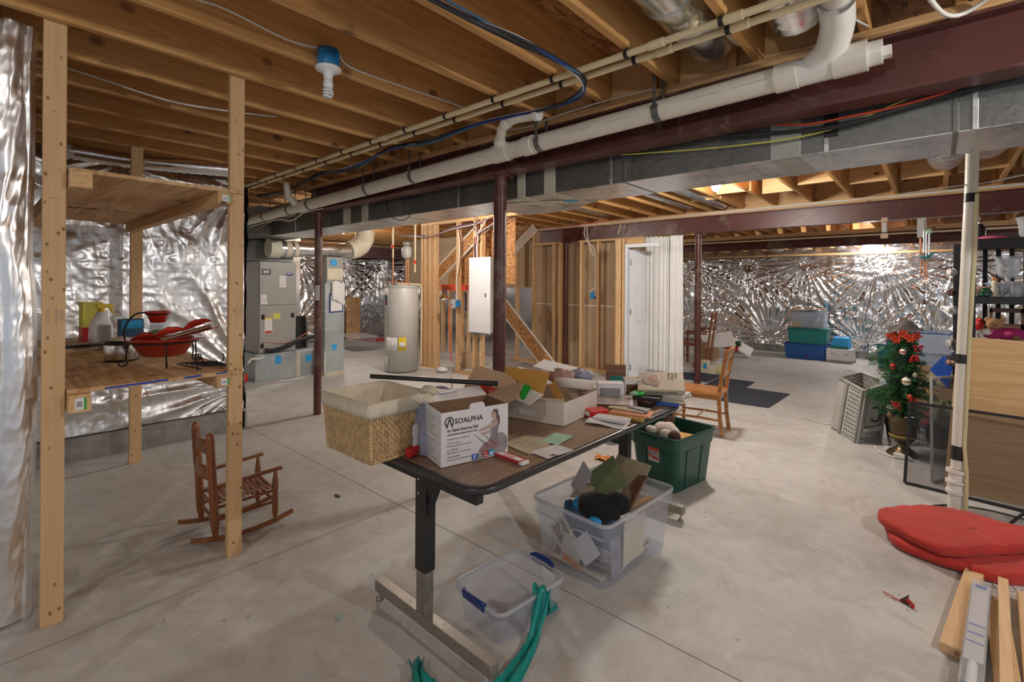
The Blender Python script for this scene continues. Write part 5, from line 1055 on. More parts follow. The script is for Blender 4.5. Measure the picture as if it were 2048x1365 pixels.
put_text(m, 'So Alpha Exercise Ball', .0165, FRM @ Matrix.Translation((.026, .142, 0)), bold=.0004)
put_text(m, 'with Resistance Bands, Base & Pump', .0098, FRM @ Matrix.Translation((.026, .127, 0)), bold=.0003)
for k, s in enumerate(('Full body exercise ball with', 'resistance bands', 'Professional grade 55 cm ball', 'up to 800 Lbs', 'High Quality 15 LB resistance', 'bands & stability', 'Mount two workout video series')):
    put_text(m, ('- ' if k in (0, 2, 4, 6) else '  ') + s, .0096, FRM @ Matrix.Translation((.020, .108 - .0125 * k - .004 * ((k + 1) // 2), 0)))
m.build('printed_lettering', M['ink'], sa)
# printed woman kneeling against the ball, pulling the bands
pw = MB(); L_ = .0004
def lay(pts, mi, dz): pw.mi = mi; flatpoly(pw, pts, dz)
lay(ell(.285, .052, .043, .050), 3, .0006)
lay([(.180, .040), (.200, .062), (.235, .078), (.275, .080), (.285, .060), (.262, .038), (.225, .030), (.250, .022), (.262, .010), (.190, .012), (.178, .025)], 4, .0012)
lay([(.236, .078), (.240, .105), (.236, .140), (.245, .158), (.262, .165), (.279, .158), (.281, .135), (.274, .110), (.278, .082)], 1, .0018)
lay([(.245, .150), (.225, .142), (.185, .132), (.180, .125), (.184, .120), (.222, .126), (.262, .132), (.276, .148), (.270, .160), (.256, .160)], 0, .0022)
lay([(.240, .120), (.215, .118), (.190, .112), (.188, .107), (.215, .106), (.245, .110)], 0, .0024)
lay([(.253, .155), (.252, .172), (.266, .172), (.268, .158)], 0, .0022)
lay(ell(.255, .186, .0125, .017), 0, .0024)
lay([(.246, .196), (.252, .208), (.265, .210), (.275, .202), (.276, .185), (.284, .170), (.283, .140), (.277, .138), (.274, .160), (.268, .172), (.266, .188), (.255, .200)], 2, .0028)
lay([(.190, .116), (.193, .112), (.262, .052), (.264, .056)], 2, .0026); lay([(.150, .118), (.153, .114), (.225, .050), (.227, .053)], 2, .0026)
pw.build('printed_picture', [flat('print_skin', (.50, .36, .30), .6), flat('print_grey', (.24, .22, .25), .6), flat('print_hair', (.12, .08, .075), .6), flat('print_ball', (.34, .30, .32), .6, var=.3, vs_=20), flat('print_mauve', (.32, .20, .21), .6, var=.2)], sa)
ic = [MB() for _ in range(4)]
for k, (x, mt) in enumerate(((.145, 'navy'), (.172, 'boxwhite'), (.200, 'red'), (.230, 'sticker_blue'))):
    m = MB(); m.add([FRM @ Vector(p) for p in ((x, .004 + .001 * k, .0032), (x + .024, .004 + .001 * k, .0032), (x + .024, .030 + .001 * k, .0032), (x, .030 + .001 * k, .0032))], [(0, 1, 2, 3)]); o = m.build('printed_icon', M[mt if mt != 'navy' else 'blue'], sa)
    m = MB()
    if k == 0: put_text(m, 'f', .030, FRM @ Matrix.Translation((x + .007, .006, .0036)), bold=.0012)
    elif k == 1:
        ring(m, x + .012, .017, .0055, .003, 0, 2 * pi, 16, .0036)
        for a, b in (((.001, .005), (.023, .0075)), ((.001, .0275), (.023, .030)), ((.001, .005), (.003, .030)), ((.021, .005), (.023, .030)), ((.001, .022), (.023, .024))): m.add([FRM @ Vector((x + q[0], q[1], .0036)) for q in (a, (b[0], a[1]), b, (a[0], b[1]))], [(0, 1, 2, 3)])
    elif k == 2: put_text(m, 'You', .0095, FRM @ Matrix.Translation((x + .003, .022, .0036)), bold=.0004); put_text(m, 'Tube', .0095, FRM @ Matrix.Translation((x + .002, .011, .0036)), bold=.0004)
    else: m.add([FRM @ Vector((x + .002 + a * .020, .009 + b * .018, .0036)) for a, b in ((0, .15), (.3, .2), (.05, .4), (.15, .5), (.0, .65), (.12, .7), (.02, .95), (.45, .6), (.55, .9), (.8, .95), (1, .85), (.88, .7), (.75, .3), (.4, .0))], [tuple(range(14))])
    m.build('icon_mark', M['ink' if k == 1 else 'paper'], o)
LFR = frame(sp(-.0022, WY - .012, 0), -FY, (0, 0, 1))
m = MB()
for k in range(15):
    z = HZ - .02 - .0125 * k - (.012 if k > 7 else 0); m.add([LFR @ Vector(p) for p in ((.02, z, 0), (.06 + .1 * ((k * 37 % 10) / 14 + .25), z, 0), (.06 + .1 * ((k * 37 % 10) / 14 + .25), z + .003, 0), (.02, z + .003, 0))], [(0, 1, 2, 3)])
m.build('side_print', M['ink_grey'], sa)
# grey printed cartons behind it
t = thing('printed_carton', (-1.83, 1.535, TT), radians(-12), 'grey printed carton behind the white exercise ball carton with a dark cable coil picture', 'cardboard box')
m = MB(); m.box((-.09, -.035, 0), (.09, .055, .245)); m.build('carton', M['boxgrey'], t, local=True); m = MB(); m.tube(arcp((-.02, -.037, .21), .022, .2, 2.9, 14), .003, 6); m.tube(arcp((-.02, -.037, .205), .016, .2, 2.9, 14), .002, 6); m.build('printed_coil', M['ink'], t, local=True)
t = thing('printed_board', (-1.745, 1.335, TT), 0, 'dark blue-grey printed panel squeezed between the basket and white exercise carton', 'carton panel')
m = MB(); m.beam((-1.735, 1.33, TT + .001), (-1.750, 1.345, TT + .225), .13, .006, up=(.2, -1, 0)); m.build('panel', M['boxgrey'], t)
m = MB(); m.blob((-1.722, 1.318, TT + .11), (.004, .02, .035), 10, 8); m.blob((-1.722, 1.318, TT + .05), (.004, .016, .04), 10, 8); m.build('printed_figure', M['paper_grey'], t)
m = MB(); m.beam((-1.715, 1.27, TT + .022), (-1.73, 1.33, TT + .028), .035, .04); tag(m.build('red_wrapper', M['red'], bevel=.008), 'bright red wrapper wedged at the foot of the basket', 'wrapper')
# cardboard box with raised flaps behind
cbx = thing('cardboard_box', (-1.88, 1.93, TT), 0, 'brown cardboard box with tall rounded flaps standing behind the black rod', 'cardboard box')
m = MB(); m.box((-1.99, 1.72, TT), (-1.987, 2.04, TT + .15)); m.box((-1.99, 2.037, TT), (-1.83, 2.04, TT + .15)); m.box((-1.99, 1.72, TT), (-1.83, 1.723, TT + .15)); m.box((-1.833, 1.72, TT), (-1.83, 2.04, TT + .15)); m.box((-1.99, 1.72, TT), (-1.83, 2.04, TT + .004)); m.build('box_walls', M['card'], cbx)
def flap(p, u, v, pts, nm, mat='card', par=cbx): m = MB(); m.add([Vector(p) + Vector(u) * a + Vector(v) * b for a, b in pts], [tuple(range(len(pts)))]); return m.build(nm, M[mat], par, solid=.004)
flap((-1.90, 1.78, TT + .14), (.72, .69, 0), (-.25, .12, .95), [(0, 0), (.30, 0), (.285, .10), (.24, .14), (.10, .18), (.06, .175), (.0, .07)], 'tall_flap')
flap((-1.96, 1.74, TT + .14), (-.55, .5, .0), (-.4, .3, .8), [(0, 0), (.16, -.02), (.13, .06), (.09, .12), (.03, .13), (-.02, .09)], 'side_flap')
flap((-1.83, 1.73, TT + .15), (0, 1, 0), (.9, .1, .25), [(0, 0), (.26, 0), (.22, .10), (.04, .10)], 'front_flap', 'card_tan')
m = MB(); m.grid(lambda u, v: (-1.86 + .20 * u, 1.80 + .10 * v + .02 * sin(5 * u), TT + .185 + .035 * sin(pi * v) * (.6 + .4 * sin(6 * u + 1)) + .008 * sin(14 * u + 9 * v)), 16, 10); tag(m.build('red_cloth', M['redfab'], solid=.006), 'bright red crumpled cloth on the brown box under the black rod', 'cloth')
# ---- cream box full of things
wb = thing('open_box', (-1.70, 2.30, TT), 0, 'shallow cream cardboard box piled with envelopes and a dish', 'cardboard box')
A = [Vector((-1.50, 2.13, TT)), Vector((-1.54, 2.53, TT)), Vector((-1.93, 2.47, TT)), Vector((-1.89, 2.06, TT))]; hb = .125
for i, nm in enumerate(('right_wall', 'far_wall', 'left_wall', 'near_wall')):
    a, b = A[i], A[(i + 1) % 4]; m = MB(); up = Vector((0, 0, hb)); m.add([a, b, b + up, a + up], [(0, 1, 2, 3)]); m.build(nm, M['boxcream'], wb, solid=.004)
m = MB(); m.add([p + Vector((0, 0, .003)) for p in A], [(0, 1, 2, 3)]); m.build('bottom', M['card_tan'], wb, solid=.003)
m = MB(); a, b = A[3], A[0]; n_ = Vector((.18, -.98, 0)); 
m.add([a.lerp(b, .30) + n_ * .004 + Vector((0, 0, .028)), a.lerp(b, .58) + n_ * .004 + Vector((0, 0, .028)), a.lerp(b, .56) + n_ * .004 + Vector((0, 0, .06)), a.lerp(b, .30) + n_ * .004 + Vector((0, 0, .062))], [(0, 1, 2, 3)]); m.build('paper_patch', M['paper'], wb)
m = MB(); m.add([a + Vector((0, 0, hb)), b + Vector((0, 0, hb)), b + n_ * -.02 + Vector((.0, -.03, hb + .02)), a.lerp(b, .5) + n_ * .03 + Vector((0, 0, hb + .01)), a + n_ * .10 + Vector((-.0, 0, hb + .035))], [(0, 1, 2, 3, 4)]); m.build('near_flap', M['cream'], wb, solid=.003)
zz = TT + hb
def sheet(name, c, sx, sy, rot, tilt, mat, label, cat, th=.003, tx=0, bend=0):
    T = Matrix.Translation(Vector(c)) @ Euler((tx, tilt, rot)).to_matrix().to_4x4(); m = MB(); m.T = T
    if bend: m.grid(lambda u, v: ((u - .5) * sx, (v - .5) * sy, bend * sin(pi * u)), 12, 2)
    else: m.box((-sx / 2, -sy / 2, -th / 2), (sx / 2, sy / 2, th / 2))
    o = m.build(name, M[mat] if isinstance(mat, str) else mat, solid=(th if bend else 0)); return tag(o, label, cat)
sheet('manila_envelope', (-1.80, 2.14, zz + .055), .30, .20, radians(8), 0, 'manila', 'large manila envelope standing in the cream box', 'envelope', .004, tx=radians(55))
sheet('manila_envelope', (-1.60, 2.20, zz + .03), .20, .04, radians(-38), radians(20), 'manila', 'narrow folded manila envelope slanting over the cream box rim', 'envelope', .004, tx=radians(50))
sheet('green_card', (-1.80, 2.055, zz + .045), .21, .09, radians(4), radians(6), 'green', 'bright green card in front of the manila envelope', 'card', .003, tx=radians(50))
sheet('white_sheet', (-1.735, 2.075, zz + .02), .20, .12, radians(-5), radians(8), 'paper', 'white sheet of paper lying in front of the green card', 'paper', .002, tx=radians(20))
sheet('white_sheet', (-1.74, 2.40, zz + .13), .26, .16, radians(12), radians(8), 'paper', 'white sheet lying on top of the pile above the manila envelope', 'paper', .002, tx=radians(8))
t = thing('oval_dish', (-1.60, 2.38, zz), radians(55), 'cream oval ceramic dish tilted on the cream box', 'dish')
m = MB(); m.T = Euler((radians(-14), radians(8), 0)).to_matrix().to_4x4(); 
E_ = lambda r, z: [(r * 1.35 * cos(a), r * sin(a), z) for a in np.linspace(0, 2 * pi, 33)[:-1]]
m.loft([E_(.05, .02), E_(.075, .025), E_(.09, .06), E_(.096, .075), E_(.088, .075), E_(.07, .035), E_(.04, .03)], True, True, True); m.build('dish', M['boxcream'], t, local=True)
def heap(c, r, mat, label, name, cat, sd=0, am=.15, n=22):
    m = MB(); m.blob(c, r, n, int(n * .7), f=lambda d: 1 + am * sin(6 * d.x + sd) * cos(5 * d.y + sd * 2) + am * .5 * sin(13 * d.z + 9 * d.x + sd)); return tag(m.build(name, M[mat] if isinstance(mat, str) else mat), label, cat)
heap((-1.68, 2.36, zz + .085), (.09, .055, .05), 'plush_rose', 'pink and grey wrapped figure lying in the oval dish', 'wrapped_figure', 'wrapped item', 1)
heap((-1.60, 2.45, zz + .10), (.08, .06, .03), 'boxgrey', 'grey-green folded cloth over the far side of the oval dish', 'grey_cloth', 'cloth', 3)
t = thing('rag_doll', (-1.60, 2.48, TT + .06), 0, 'cloth doll with twig bundle sitting between the dish and white cartons', 'doll')
m = MB(); m.blob((-1.60, 2.49, TT + .13), (.05, .045, .055), 14, 10, f=lambda d: 1 + .15 * sin(6 * d.x) * cos(5 * d.z)); m.build('body', M['plush_rose'], t)
m = MB(); m.blob((-1.61, 2.48, TT + .20), (.022, .022, .026), 12, 8); m.build('head', M['fur_white'], t)
m = MB(); rnd = random.Random(8)
for k in range(6): m.tube([(-1.61, 2.47, TT + .18), (-1.63 + rnd.uniform(-.02, .02), 2.46 + rnd.uniform(-.02, .02), TT + .26 + rnd.uniform(-.02, .02))], .0022, 5)
m.build('twigs', M['brownwood'], t)
heap((-1.66, 2.60, TT + .05), (.05, .05, .05), 'white_fab', 'white lacy bundle beside the cloth doll', 'lace_bundle', 'bundle', 5, .25)
def carton(name, c, d, rot, mats, label, cat='carton', lid=None):
    t = thing(name, (c[0], c[1], c[2]), rot, label, cat); m = MB(); m.box((-d[0] / 2, -d[1] / 2, 0), (d[0] / 2, d[1] / 2, d[2])); m.build('body', M[mats[0]], t, local=True, bevel=.002)
    if len(mats) > 1: m = MB(); m.box((-d[0] / 2 + .01, -d[1] / 2 - .001, d[2] * .25), (d[0] * .35, -d[1] / 2, d[2] * .75)); m.build('label_panel', M[mats[1]], t, local=True)
    return t
carton('white_carton', (-1.62, 2.83, TT), (.17, .10, .12), radians(38), ('boxwhite', 'ink_grey'), 'wide white carton with black print on its top edge')
t = carton('white_carton', (-1.55, 3.0, TT), (.11, .09, .13), radians(38), ('boxwhite', 'brownwood'), 'narrower white carton with a dark window and open kraft top')
m = MB(); m.box((-.055, -.045, .1305), (.055, .045, .1315)); m.build('kraft_top', M['card_tan'], t, local=True)
t = thing('framed_picture', (-1.70, 3.05, TT), radians(40), 'upright dark wood frame behind the white cartons', 'picture frame')
m = MB(); m.box((-.07, 0, 0), (.07, .012, .20)); m.build('frame', M['brownwood'], t, local=True); m = MB(); m.box((-.045, -.002, .03), (.065, 0, .12)); m.build('picture', M['teal_dark'], t, local=True)
sheet('red_book', (-1.47, 2.92, TT + .012), .16, .10, radians(25), 0, 'red', 'red booklet lying behind the framed picture', 'booklet', .018)
sheet('pale_booklet', (-1.52, 3.10, TT + .012), .18, .12, radians(35), 0, 'cream', 'pale booklets behind the red booklet at the table far end', 'booklet', .022)
t = thing('framed_picture', (-1.55, 2.72, TT), radians(28), 'framed landscape print lying flat beside the cream box', 'picture frame')
m = MB(); m.box((-.16, -.17, .028), (.16, .17, .040)); m.build('frame', M['frame'], t, local=True, bevel=.003); m = MB(); m.box((-.135, -.145, .0402), (.135, .145, .0412)); m.build('mat_board', M['paper_grey'], t, local=True); m = MB(); m.box((-.118, -.128, .0415), (.118, .128, .042)); m.build('print', M['painting'], t, local=True)
m = MB(); m.box((-.14, -.15, 0), (.14, .15, .028)); m.build('backing', M['card'], t, local=True)
t = thing('red_box', (-1.475, 2.42, TT), radians(60), 'small glossy red box at the corner of the cream box', 'box'); m = MB(); m.box((-.06, -.04, 0), (.06, .04, .045)); m.build('box', M['red'], t, local=True, bevel=.004); m = MB(); m.box((-.0605, -.03, .01), (-.06, .03, .035)); m.build('white_end', M['paper'], t, local=True)
t = thing('clear_sleeve', (-1.35, 2.33, TT), radians(12), 'white papers in a plastic sleeve under a grey case', 'paper'); m = MB(); m.T = None; m.grid(lambda u, v: ((u - .5) * .22, (v - .5) * .11, .006 + .006 * sin(5 * u + 3 * v)), 10, 6); m.build('sheets', M['paper'], t, local=True, solid=.008)
sheet('grey_case', (-1.345, 2.37, TT + .022), .19, .09, radians(10), 0, 'paper_grey', 'slim grey case on top of the white plastic sleeve', 'case', .014)
t = thing('gold_box', (-1.33, 2.53, TT), radians(14), 'flat gold chocolate box near the table edge', 'box'); m = MB(); m.box((-.12, -.075, 0), (.10, .075, .022)); m.build('base', M['gold'], t, local=True, bevel=.003)
m = MB(); m.box((-.10, -.05, .022), (.13, .085, .030)); m.build('copper_lid', M['copper'], t, local=True)
sheet('patterned_card', (-1.36, 2.60, TT + .034), .22, .12, radians(5), 0, 'khaki', 'khaki patterned folder on the gold box', 'folder', .006)
sheet('slate_case', (-1.30, 2.60, TT + .041), .13, .035, radians(-12), 0, 'boxgrey', 'narrow slate spectacle case on the khaki folder', 'case', .008)
for i, (x, y, z, r, mt, lb) in enumerate(((-1.40, 2.86, .010, 10, 'black', 'black video case at the bottom of the small stack beneath the green tape'), (-1.41, 2.88, .028, -8, 'frame', 'dark video case in the middle of the small stack under the green tape'), (-1.38, 2.90, .046, 14, 'blackmatte', 'black video case on top of the small stack under the green tape'))):
    sheet('video_case', (x, y, TT + z), .15, .12, radians(r), 0, mt, lb, 'video case', .016)
t = thing('tape_dispenser', (-1.44, 2.86, TT + .056), 0, 'bright green tape roll on the black video cases', 'tape'); m = MB(); m.lathe([(.022, 0), (.038, 0), (.038, .02), (.022, .02), (.022, 0)], (-1.44, 2.88, TT + .056), 24); m.build('roll', M['green'], t); m = MB(); m.blob((-1.45, 2.83, TT + .07), (.03, .02, .012), 10, 6); m.build('tape_end', M['mint'], t)
sheet('blue_folder', (-1.30, 2.98, TT + .008), .16, .10, radians(20), 0, 'blue', 'blue plastic folder under the magazines at the table edge', 'folder', .012)
for i, (x, y, r, mt, lb) in enumerate(((-1.36, 3.10, 12, 'cream', 'lowest old magazine under the big picture book'), (-1.37, 3.08, 22, 'khaki', 'second magazine from the bottom under the big picture book'), (-1.35, 3.10, 8, 'paper_grey', 'grey magazine in the middle of the stack under the picture book'), (-1.36, 3.09, 18, 'cream', 'uppermost old magazine under the big picture book'))):
    sheet('magazine', (x, y, TT + .020 + .011 * i), .30 - .02 * i, .26 - .01 * i, radians(r), 0, mt, lb, 'magazine', .010)
t = thing('picture_book', (-1.37, 3.06, TT + .10), radians(14), 'big old picture book propped on top of the magazine stack', 'book', rot=(radians(20), radians(-3), radians(24)))
m = MB(); m.box((-.14, -.11, 0), (.14, .11, .030)); m.build('pages', M['cream'], t, local=True)
m = MB(); m.box((-.145, -.115, .030), (.145, .115, .034)); m.box((-.145, -.117, -.002), (.145, -.113, .034)); m.box((-.145, -.115, -.003), (.145, .115, 0)); m.build('cover', flat('aged_cover', (.44, .40, .30), .6, var=.15), t, local=True)
m = MB(); m.blob((-.05, .0, .0342), (.06, .075, .0012), 16, 6, f=lambda d: 1 + .2 * sin(5 * d.x)); m.build('cover_picture', M['painting'], t, local=True)
m = MB(); m.blob((-.055, .03, .0350), (.028, .02, .0012), 12, 6); m.build('cover_face', flat('print_rose', (.55, .25, .2), .6), t, local=True)
m = MB(); put_text(m, 'THE GUYS ARE BRET FARROW', .017, Matrix.Translation((-.115, -.1175, .007)) @ Matrix.Rotation(pi / 2, 4, 'X'), bold=.0005, sx=.92)
for k, s in enumerate(('BEING AND', 'NOTHING IN', 'THE RAIN')): put_text(m, s, .020, Matrix.Translation((.045 + .022 * k, .10, .0345)) @ Matrix.Rotation(-pi / 2, 4, 'Z'), bold=.0006, sx=.8)
m.build('cover_lettering', M['ink'], t, local=True)
heap((-1.255, 3.14, TT + .03), (.04, .06, .025), 'cloudy', 'crumpled clear wrapper at the far table corner', 'clear_wrapper', 'wrapper', 2)
# papers nearer
nb = thing('handwritten_card', (-1.40, 1.80, TT), 0, 'khaki envelope with handwriting lying on the bare table top', 'envelope')
m = MB(); m.add([(-1.55, 1.70, TT + .001), (-1.36, 1.665, TT + .001), (-1.33, 1.80, TT + .001), (-1.45, 1.90, TT + .001), (-1.55, 1.88, TT + .001)], [(0, 1, 2, 3, 4)]); m.build('envelope', M['khaki'], nb, solid=.002)
m = MB()
for k in range(3): put_text(m, ('Dear Jan and', 'family we had', 'a lovely time')[k], .016, frame((-1.50 + .032 * k, 1.735 - .006 * k, TT + .0024), (.22, .97, 0), (-.97, .22, 0)))
m.build('handwriting', M['ink'], nb)
sheet('white_envelope', (-1.31, 1.77, TT + .0015), .11, .17, radians(-8), 0, 'paper_grey', 'white envelope overlapping the khaki handwritten envelope', 'envelope', .002)
m = MB()
for k in range(10): m.add([(-1.285 + .003 * k, 1.715, TT + .003), (-1.2835 + .003 * k, 1.715, TT + .003), (-1.2835 + .003 * k, 1.745, TT + .003), (-1.285 + .003 * k, 1.745, TT + .003)], [(0, 1, 2, 3)])
tag(m.build('barcode_sticker', M['ink']), 'small black bar code on the white envelope', 'sticker')
sheet('mint_card', (-1.40, 1.93, TT + .002), .10, .16, radians(8), 0, 'mint', 'mint green card above the khaki envelope', 'card', .002)
t = thing('card_game_box', (-1.395, 1.57, TT), radians(-3), 'narrow red and white box at the front table edge by the white exercise carton', 'box', rot=(0, 0, radians(-3)))
m = MB(); m.box((-.10, -.022, 0), (.10, .022, .013)); m.build('box', M['paper'], t, local=True); m = MB(); m.box((-.1005, -.0225, .0128), (.085, -.016, .0136)); m.box((-.1005, .016, .0128), (.085, .0225, .0136)); m.box((.078, -.0225, .0128), (.086, .0225, .0136)); m.box((-.10, -.0228, .001), (.08, -.022, .012)); m.build('red_border', M['red'], t, local=True)
m = MB(); put_text(m, 'ICICLE', .022, Matrix.Translation((-.03, -.009, .0138)), bold=.0005); m.build('lettering', M['red'], t, local=True)
# ================================================================ totes under and beside the table
def tote(name, loc, rz, hx, hy, h, taper, mat, rim, label, cat='storage tote', wall=.003, lip=.014, r=.04, ribs=0):
    t = thing(name, (*loc, 0), rz, label, cat); bx, by = hx - taper - lip, hy - taper - lip
    m = MB(); m.loft([rr(bx, by, r, .002), rr(hx - lip, hy - lip, r, h)], True, False); m.build('tub', M[mat], t, local=True, solid=wall)
    m = MB(); m.loft([rr(hx - lip, hy - lip, r, h - .004), rr(hx, hy, r + .01, h), rr(hx, hy, r + .01, h - .016)], False, False, True); m.build('rim', M[rim], t, local=True, solid=wall + .001)
    m = MB(); k = .72; qx = bx + (hx - lip - bx) * k; qy = by + (hy - lip - by) * k
    m.loft([rr(qx + .001, qy + .001, r, h * k), rr(qx + .009, qy + .009, r, h * k + .008), rr(hx - lip + .006, hy - lip + .006, r, h - .012)], False, False); m.build('upper_band', M[rim if mat != 'clear' else mat], t, local=True)
    if ribs:
        m = MB()
        for i in range(ribs):
            u = -1 + 2 * (i + .5) / ribs
            for s in (-1, 1): m.beam((u * bx * .8, s * (by + .003), .01), (u * qx * .8, s * (qy + .004), h * k), .03, .006, up=(0, 1, 0)); m.beam((s * (bx + .003), u * by * .8, .01), (s * (qx + .004), u * qy * .8, h * k), .006, .03, up=(0, 1, 0))
        m.build('ribs', M[mat], t, local=True)
    return t
big = tote('clear_tote', (-1.385, 2.37), radians(-4), .25, .345, .335, .028, 'clear', 'clear_rim', 'large milky clear tote full of papers and photos on the floor', lip=.012)
for s in (-1, 1):
    m = MB(); m.tube(bez([(-.22, s * .335, .26), (-.05, s * .338, .255), (-.03, s * .34, .215), (.03, s * .34, .215), (.05, s * .338, .255), (.22, s * .335, .26)], 4), .005, 6); m.build('handle_ridge', M['clear_rim'], big, local=True)
MWb = MW[big.name]
def inb(x, y, z): return tuple(MWb @ Vector((x, y, z)))
def leaning(name, x, y, z, sx, sz, rz, tilt, mat, label, cat, th=.004, spin=0, pic=None):
    T = MWb @ Matrix.Translation((x, y, z)) @ Euler((tilt, 0, rz)).to_matrix().to_4x4() @ Matrix.Rotation(spin, 4, 'Y')
    m = MB(); m.T = T; m.box((-sx / 2, -th / 2, -sz / 2), (sx / 2, th / 2, sz / 2)); o = tag(m.build(name, M[mat]), label, cat)
    if pic: m = MB(); m.T = T; m.box((-sx * .36, -th / 2 - .0008, -sz * .36), (sx * .36, -th / 2 - .0002, sz * .36)); m.build('photo_image', M[pic], o)
    return o
leaning('denim_cloth', .0, -.12, .17, .36, .18, 0, radians(-8), 'denim', 'blue-grey fabric filling the middle of the clear tote', 'fabric', .05)
leaning('photo_card', -.10, -.255, .16, .13, .13, 0, radians(-4), 'cream', 'tilted framed photo seen through the near left side of the clear tote', 'photograph', .004, radians(45), 'photo')
leaning('photo_card', -.03, -.262, .09, .12, .15, 0, radians(-3), 'boxcream', 'pale card standing beside the tilted photo inside the clear tote', 'card', .004, radians(8))
leaning('white_square', .07, -.268, .14, .125, .125, 0, radians(-5), 'paper', 'white square card on its corner at the near side of the clear tote', 'card', .003, radians(42))
leaning('old_photograph', .205, -.20, .12, .075, .22, radians(82), radians(4), 'boxgrey', 'dark old photograph standing in the right front corner of the clear tote', 'photograph', .004, radians(-8))
leaning('cream_folder', .203, -.03, .155, .20, .22, radians(90), radians(2), 'cream', 'cream folder against the right wall of the clear tote', 'folder', .006)
for k in range(9): sheet('paper_sheet', inb(-.02 + .012 * (k % 3), .02 * (k % 4) - .03, .012 + .011 * k), .36 - .01 * k, .46 - .015 * k, radians(-4 + 5 * (k % 3)), 0, ('cream', 'photo', 'paper_grey')[k % 3], 'loose sheet at the bottom of the large clear tote, %s from the floor' % ORD[k], 'paper', .010)
leaning('orange_card', -.02, -.272, .035, .12, .03, 0, 0, 'orange', 'orange card lying low at the near side of the clear tote', 'card', .004, radians(12))
leaning('letter', -.165, .0, .35, .13, .17, radians(-25), radians(-22), 'paper_grey', 'handwritten white letter curling up out of the clear tote', 'letter', .002, radians(15))
leaning('green_folder', -.06, .10, .355, .20, .20, radians(-10), radians(-32), 'sage', 'olive green folder standing corner-up in the clear tote', 'folder', .004, radians(38))
leaning('khaki_folder', .02, .205, .385, .26, .17, radians(-14), radians(-38), 'khaki', 'khaki folder behind the green folder in the clear tote', 'folder', .006, radians(-4))
leaning('brown_folder', .09, .12, .32, .14, .22, radians(-35), radians(-42), 'brownwood', 'glossy dark brown folder leaning at the back of the clear tote', 'folder', .012, radians(-18))
sheet('cardboard_scrap', inb(-.16, .02, .285), .12, .2, radians(20), radians(-12), 'khaki', 'khaki cardboard scrap at the left of the clear tote', 'cardboard', .004)
sheet('cardboard_scrap', inb(.16, .12, .27), .10, .22, radians(-20), radians(12), 'card_tan', 'tan cardboard scrap right of the black plush in the clear tote', 'cardboard', .006)
pb = thing('black_plush', inb(.06, -.06, .24), 0, 'black furry plush bundle with blue ribbon on top of the clear tote', 'plush toy')
c = Vector(inb(.03, -.10, .285)); m = MB(); m.blob(c, (.125, .10, .072), 28, 18, f=lambda d: 1 + .07 * sin(7 * d.x + 2) * cos(6 * d.y)); m.blob(c + Vector((.08, .055, .025)), (.075, .07, .055), 20, 12); m.build('body', M['fur_black'], pb)
m = MB(); m.blob(c + Vector((-.125, -.0, -.015)), (.035, .04, .035), 14, 10); m.blob(c + Vector((.035, -.095, -.03)), (.04, .02, .022), 14, 10); m.build('blue_ribbon', M['sticker_blue'], pb)
sm_ = tote('clear_tote', (-1.44, 1.635), radians(-6), .163, .205, .155, .022, 'clear', 'clear_rim', 'small empty clear tote with navy blue end handles on the floor', lip=.008, r=.035)
for s in (-1, 1):
    m = MB(); m.tube(bez([(-.075, s * .203, .158), (-.05, s * .216, .166), (.0, s * .221, .168), (.05, s * .216, .166), (.075, s * .203, .158)], 5), [.007] * 21, 8)
    m.loft([[(x, s * y, z) for x, y, z in ((-.07, .208, .166), (.07, .208, .166), (.07, .222, .162), (-.07, .222, .162))], [(x, s * y, z) for x, y, z in ((-.072, .208, .128), (.072, .208, .128), (.072, .214, .128), (-.072, .214, .128))]]); m.build('handle', M['navy'], sm_, local=True, bevel=.003)
MWs = MW[sm_.name]; m = MB(); m.T = MWs; m.add([(.02, .186, .09), (.10, .188, .075), (.10, .190, .135), (.02, .188, .15)], [(0, 1, 2, 3)]); tag(m.build('paper_label', M['paper'], solid=.001), 'white paper square on the inner wall of the small empty tote', 'paper')
# teal bag strip over its rim
p_ = [MWs @ Vector(q) for q in ((.13, .11, .03), (.145, .07, .13), (.168, .03, .172), (.185, .0, .11), (.20, -.05, .03), (.24, -.14, .012), (.30, -.30, .01), (.34, -.42, .01))]
def ribbon(P, w, mat, nm, label, cat, sd=0, side=(0, 1, 0)):
    P = bez(P, 6); m = MB(); n = len(P)
    def fn(u, v):
        i = min(int(u * (n - 1)), n - 1); q = P[i]; tg = (P[min(i + 1, n - 1)] - P[max(i - 1, 0)]).normalized(); s_ = Vector(side); s_ = (s_ - tg * s_.dot(tg)).normalized(); nn = tg.cross(s_)
        ww = w * (.55 + .45 * sin(5 * u + sd) ** 2 + .2 * u); return q + s_ * (v - .5) * ww + nn * (.012 * sin(v * 11 + u * 9 + sd) + .006 * sin(v * 23 + u * 31))
    m.grid(fn, n - 1, 10); return tag(m.build(nm, M[mat], solid=.0012), label, cat)
ribbon(p_, .075, 'bag_teal', 'teal_bag', 'twisted teal plastic bag hanging over the small clear tote rim', 'plastic bag', 0, (1, .3, 0))
heap(tuple(MWs @ Vector((.11, .13, .02))), (.04, .05, .015), 'bag_teal', 'teal film wad inside the small clear tote', 'teal_film', 'plastic film', 2)
ribbon([Vector(q) for q in ((-1.50, 1.16, .03), (-1.42, 1.11, .04), (-1.34, 1.11, .03), (-1.22, 1.10, .03))], .07, 'bag_teal', 'teal_bag', 'teal plastic bag on the floor beside the near table foot', 'plastic bag', 2)
gb = tote('green_tote', (-1.515, 3.60), radians(-9), .215, .285, .40, .035, 'dkgreen', 'dkgreen', 'deep dark green tote holding plush toys beside the table', lip=.016, r=.05, ribs=2)
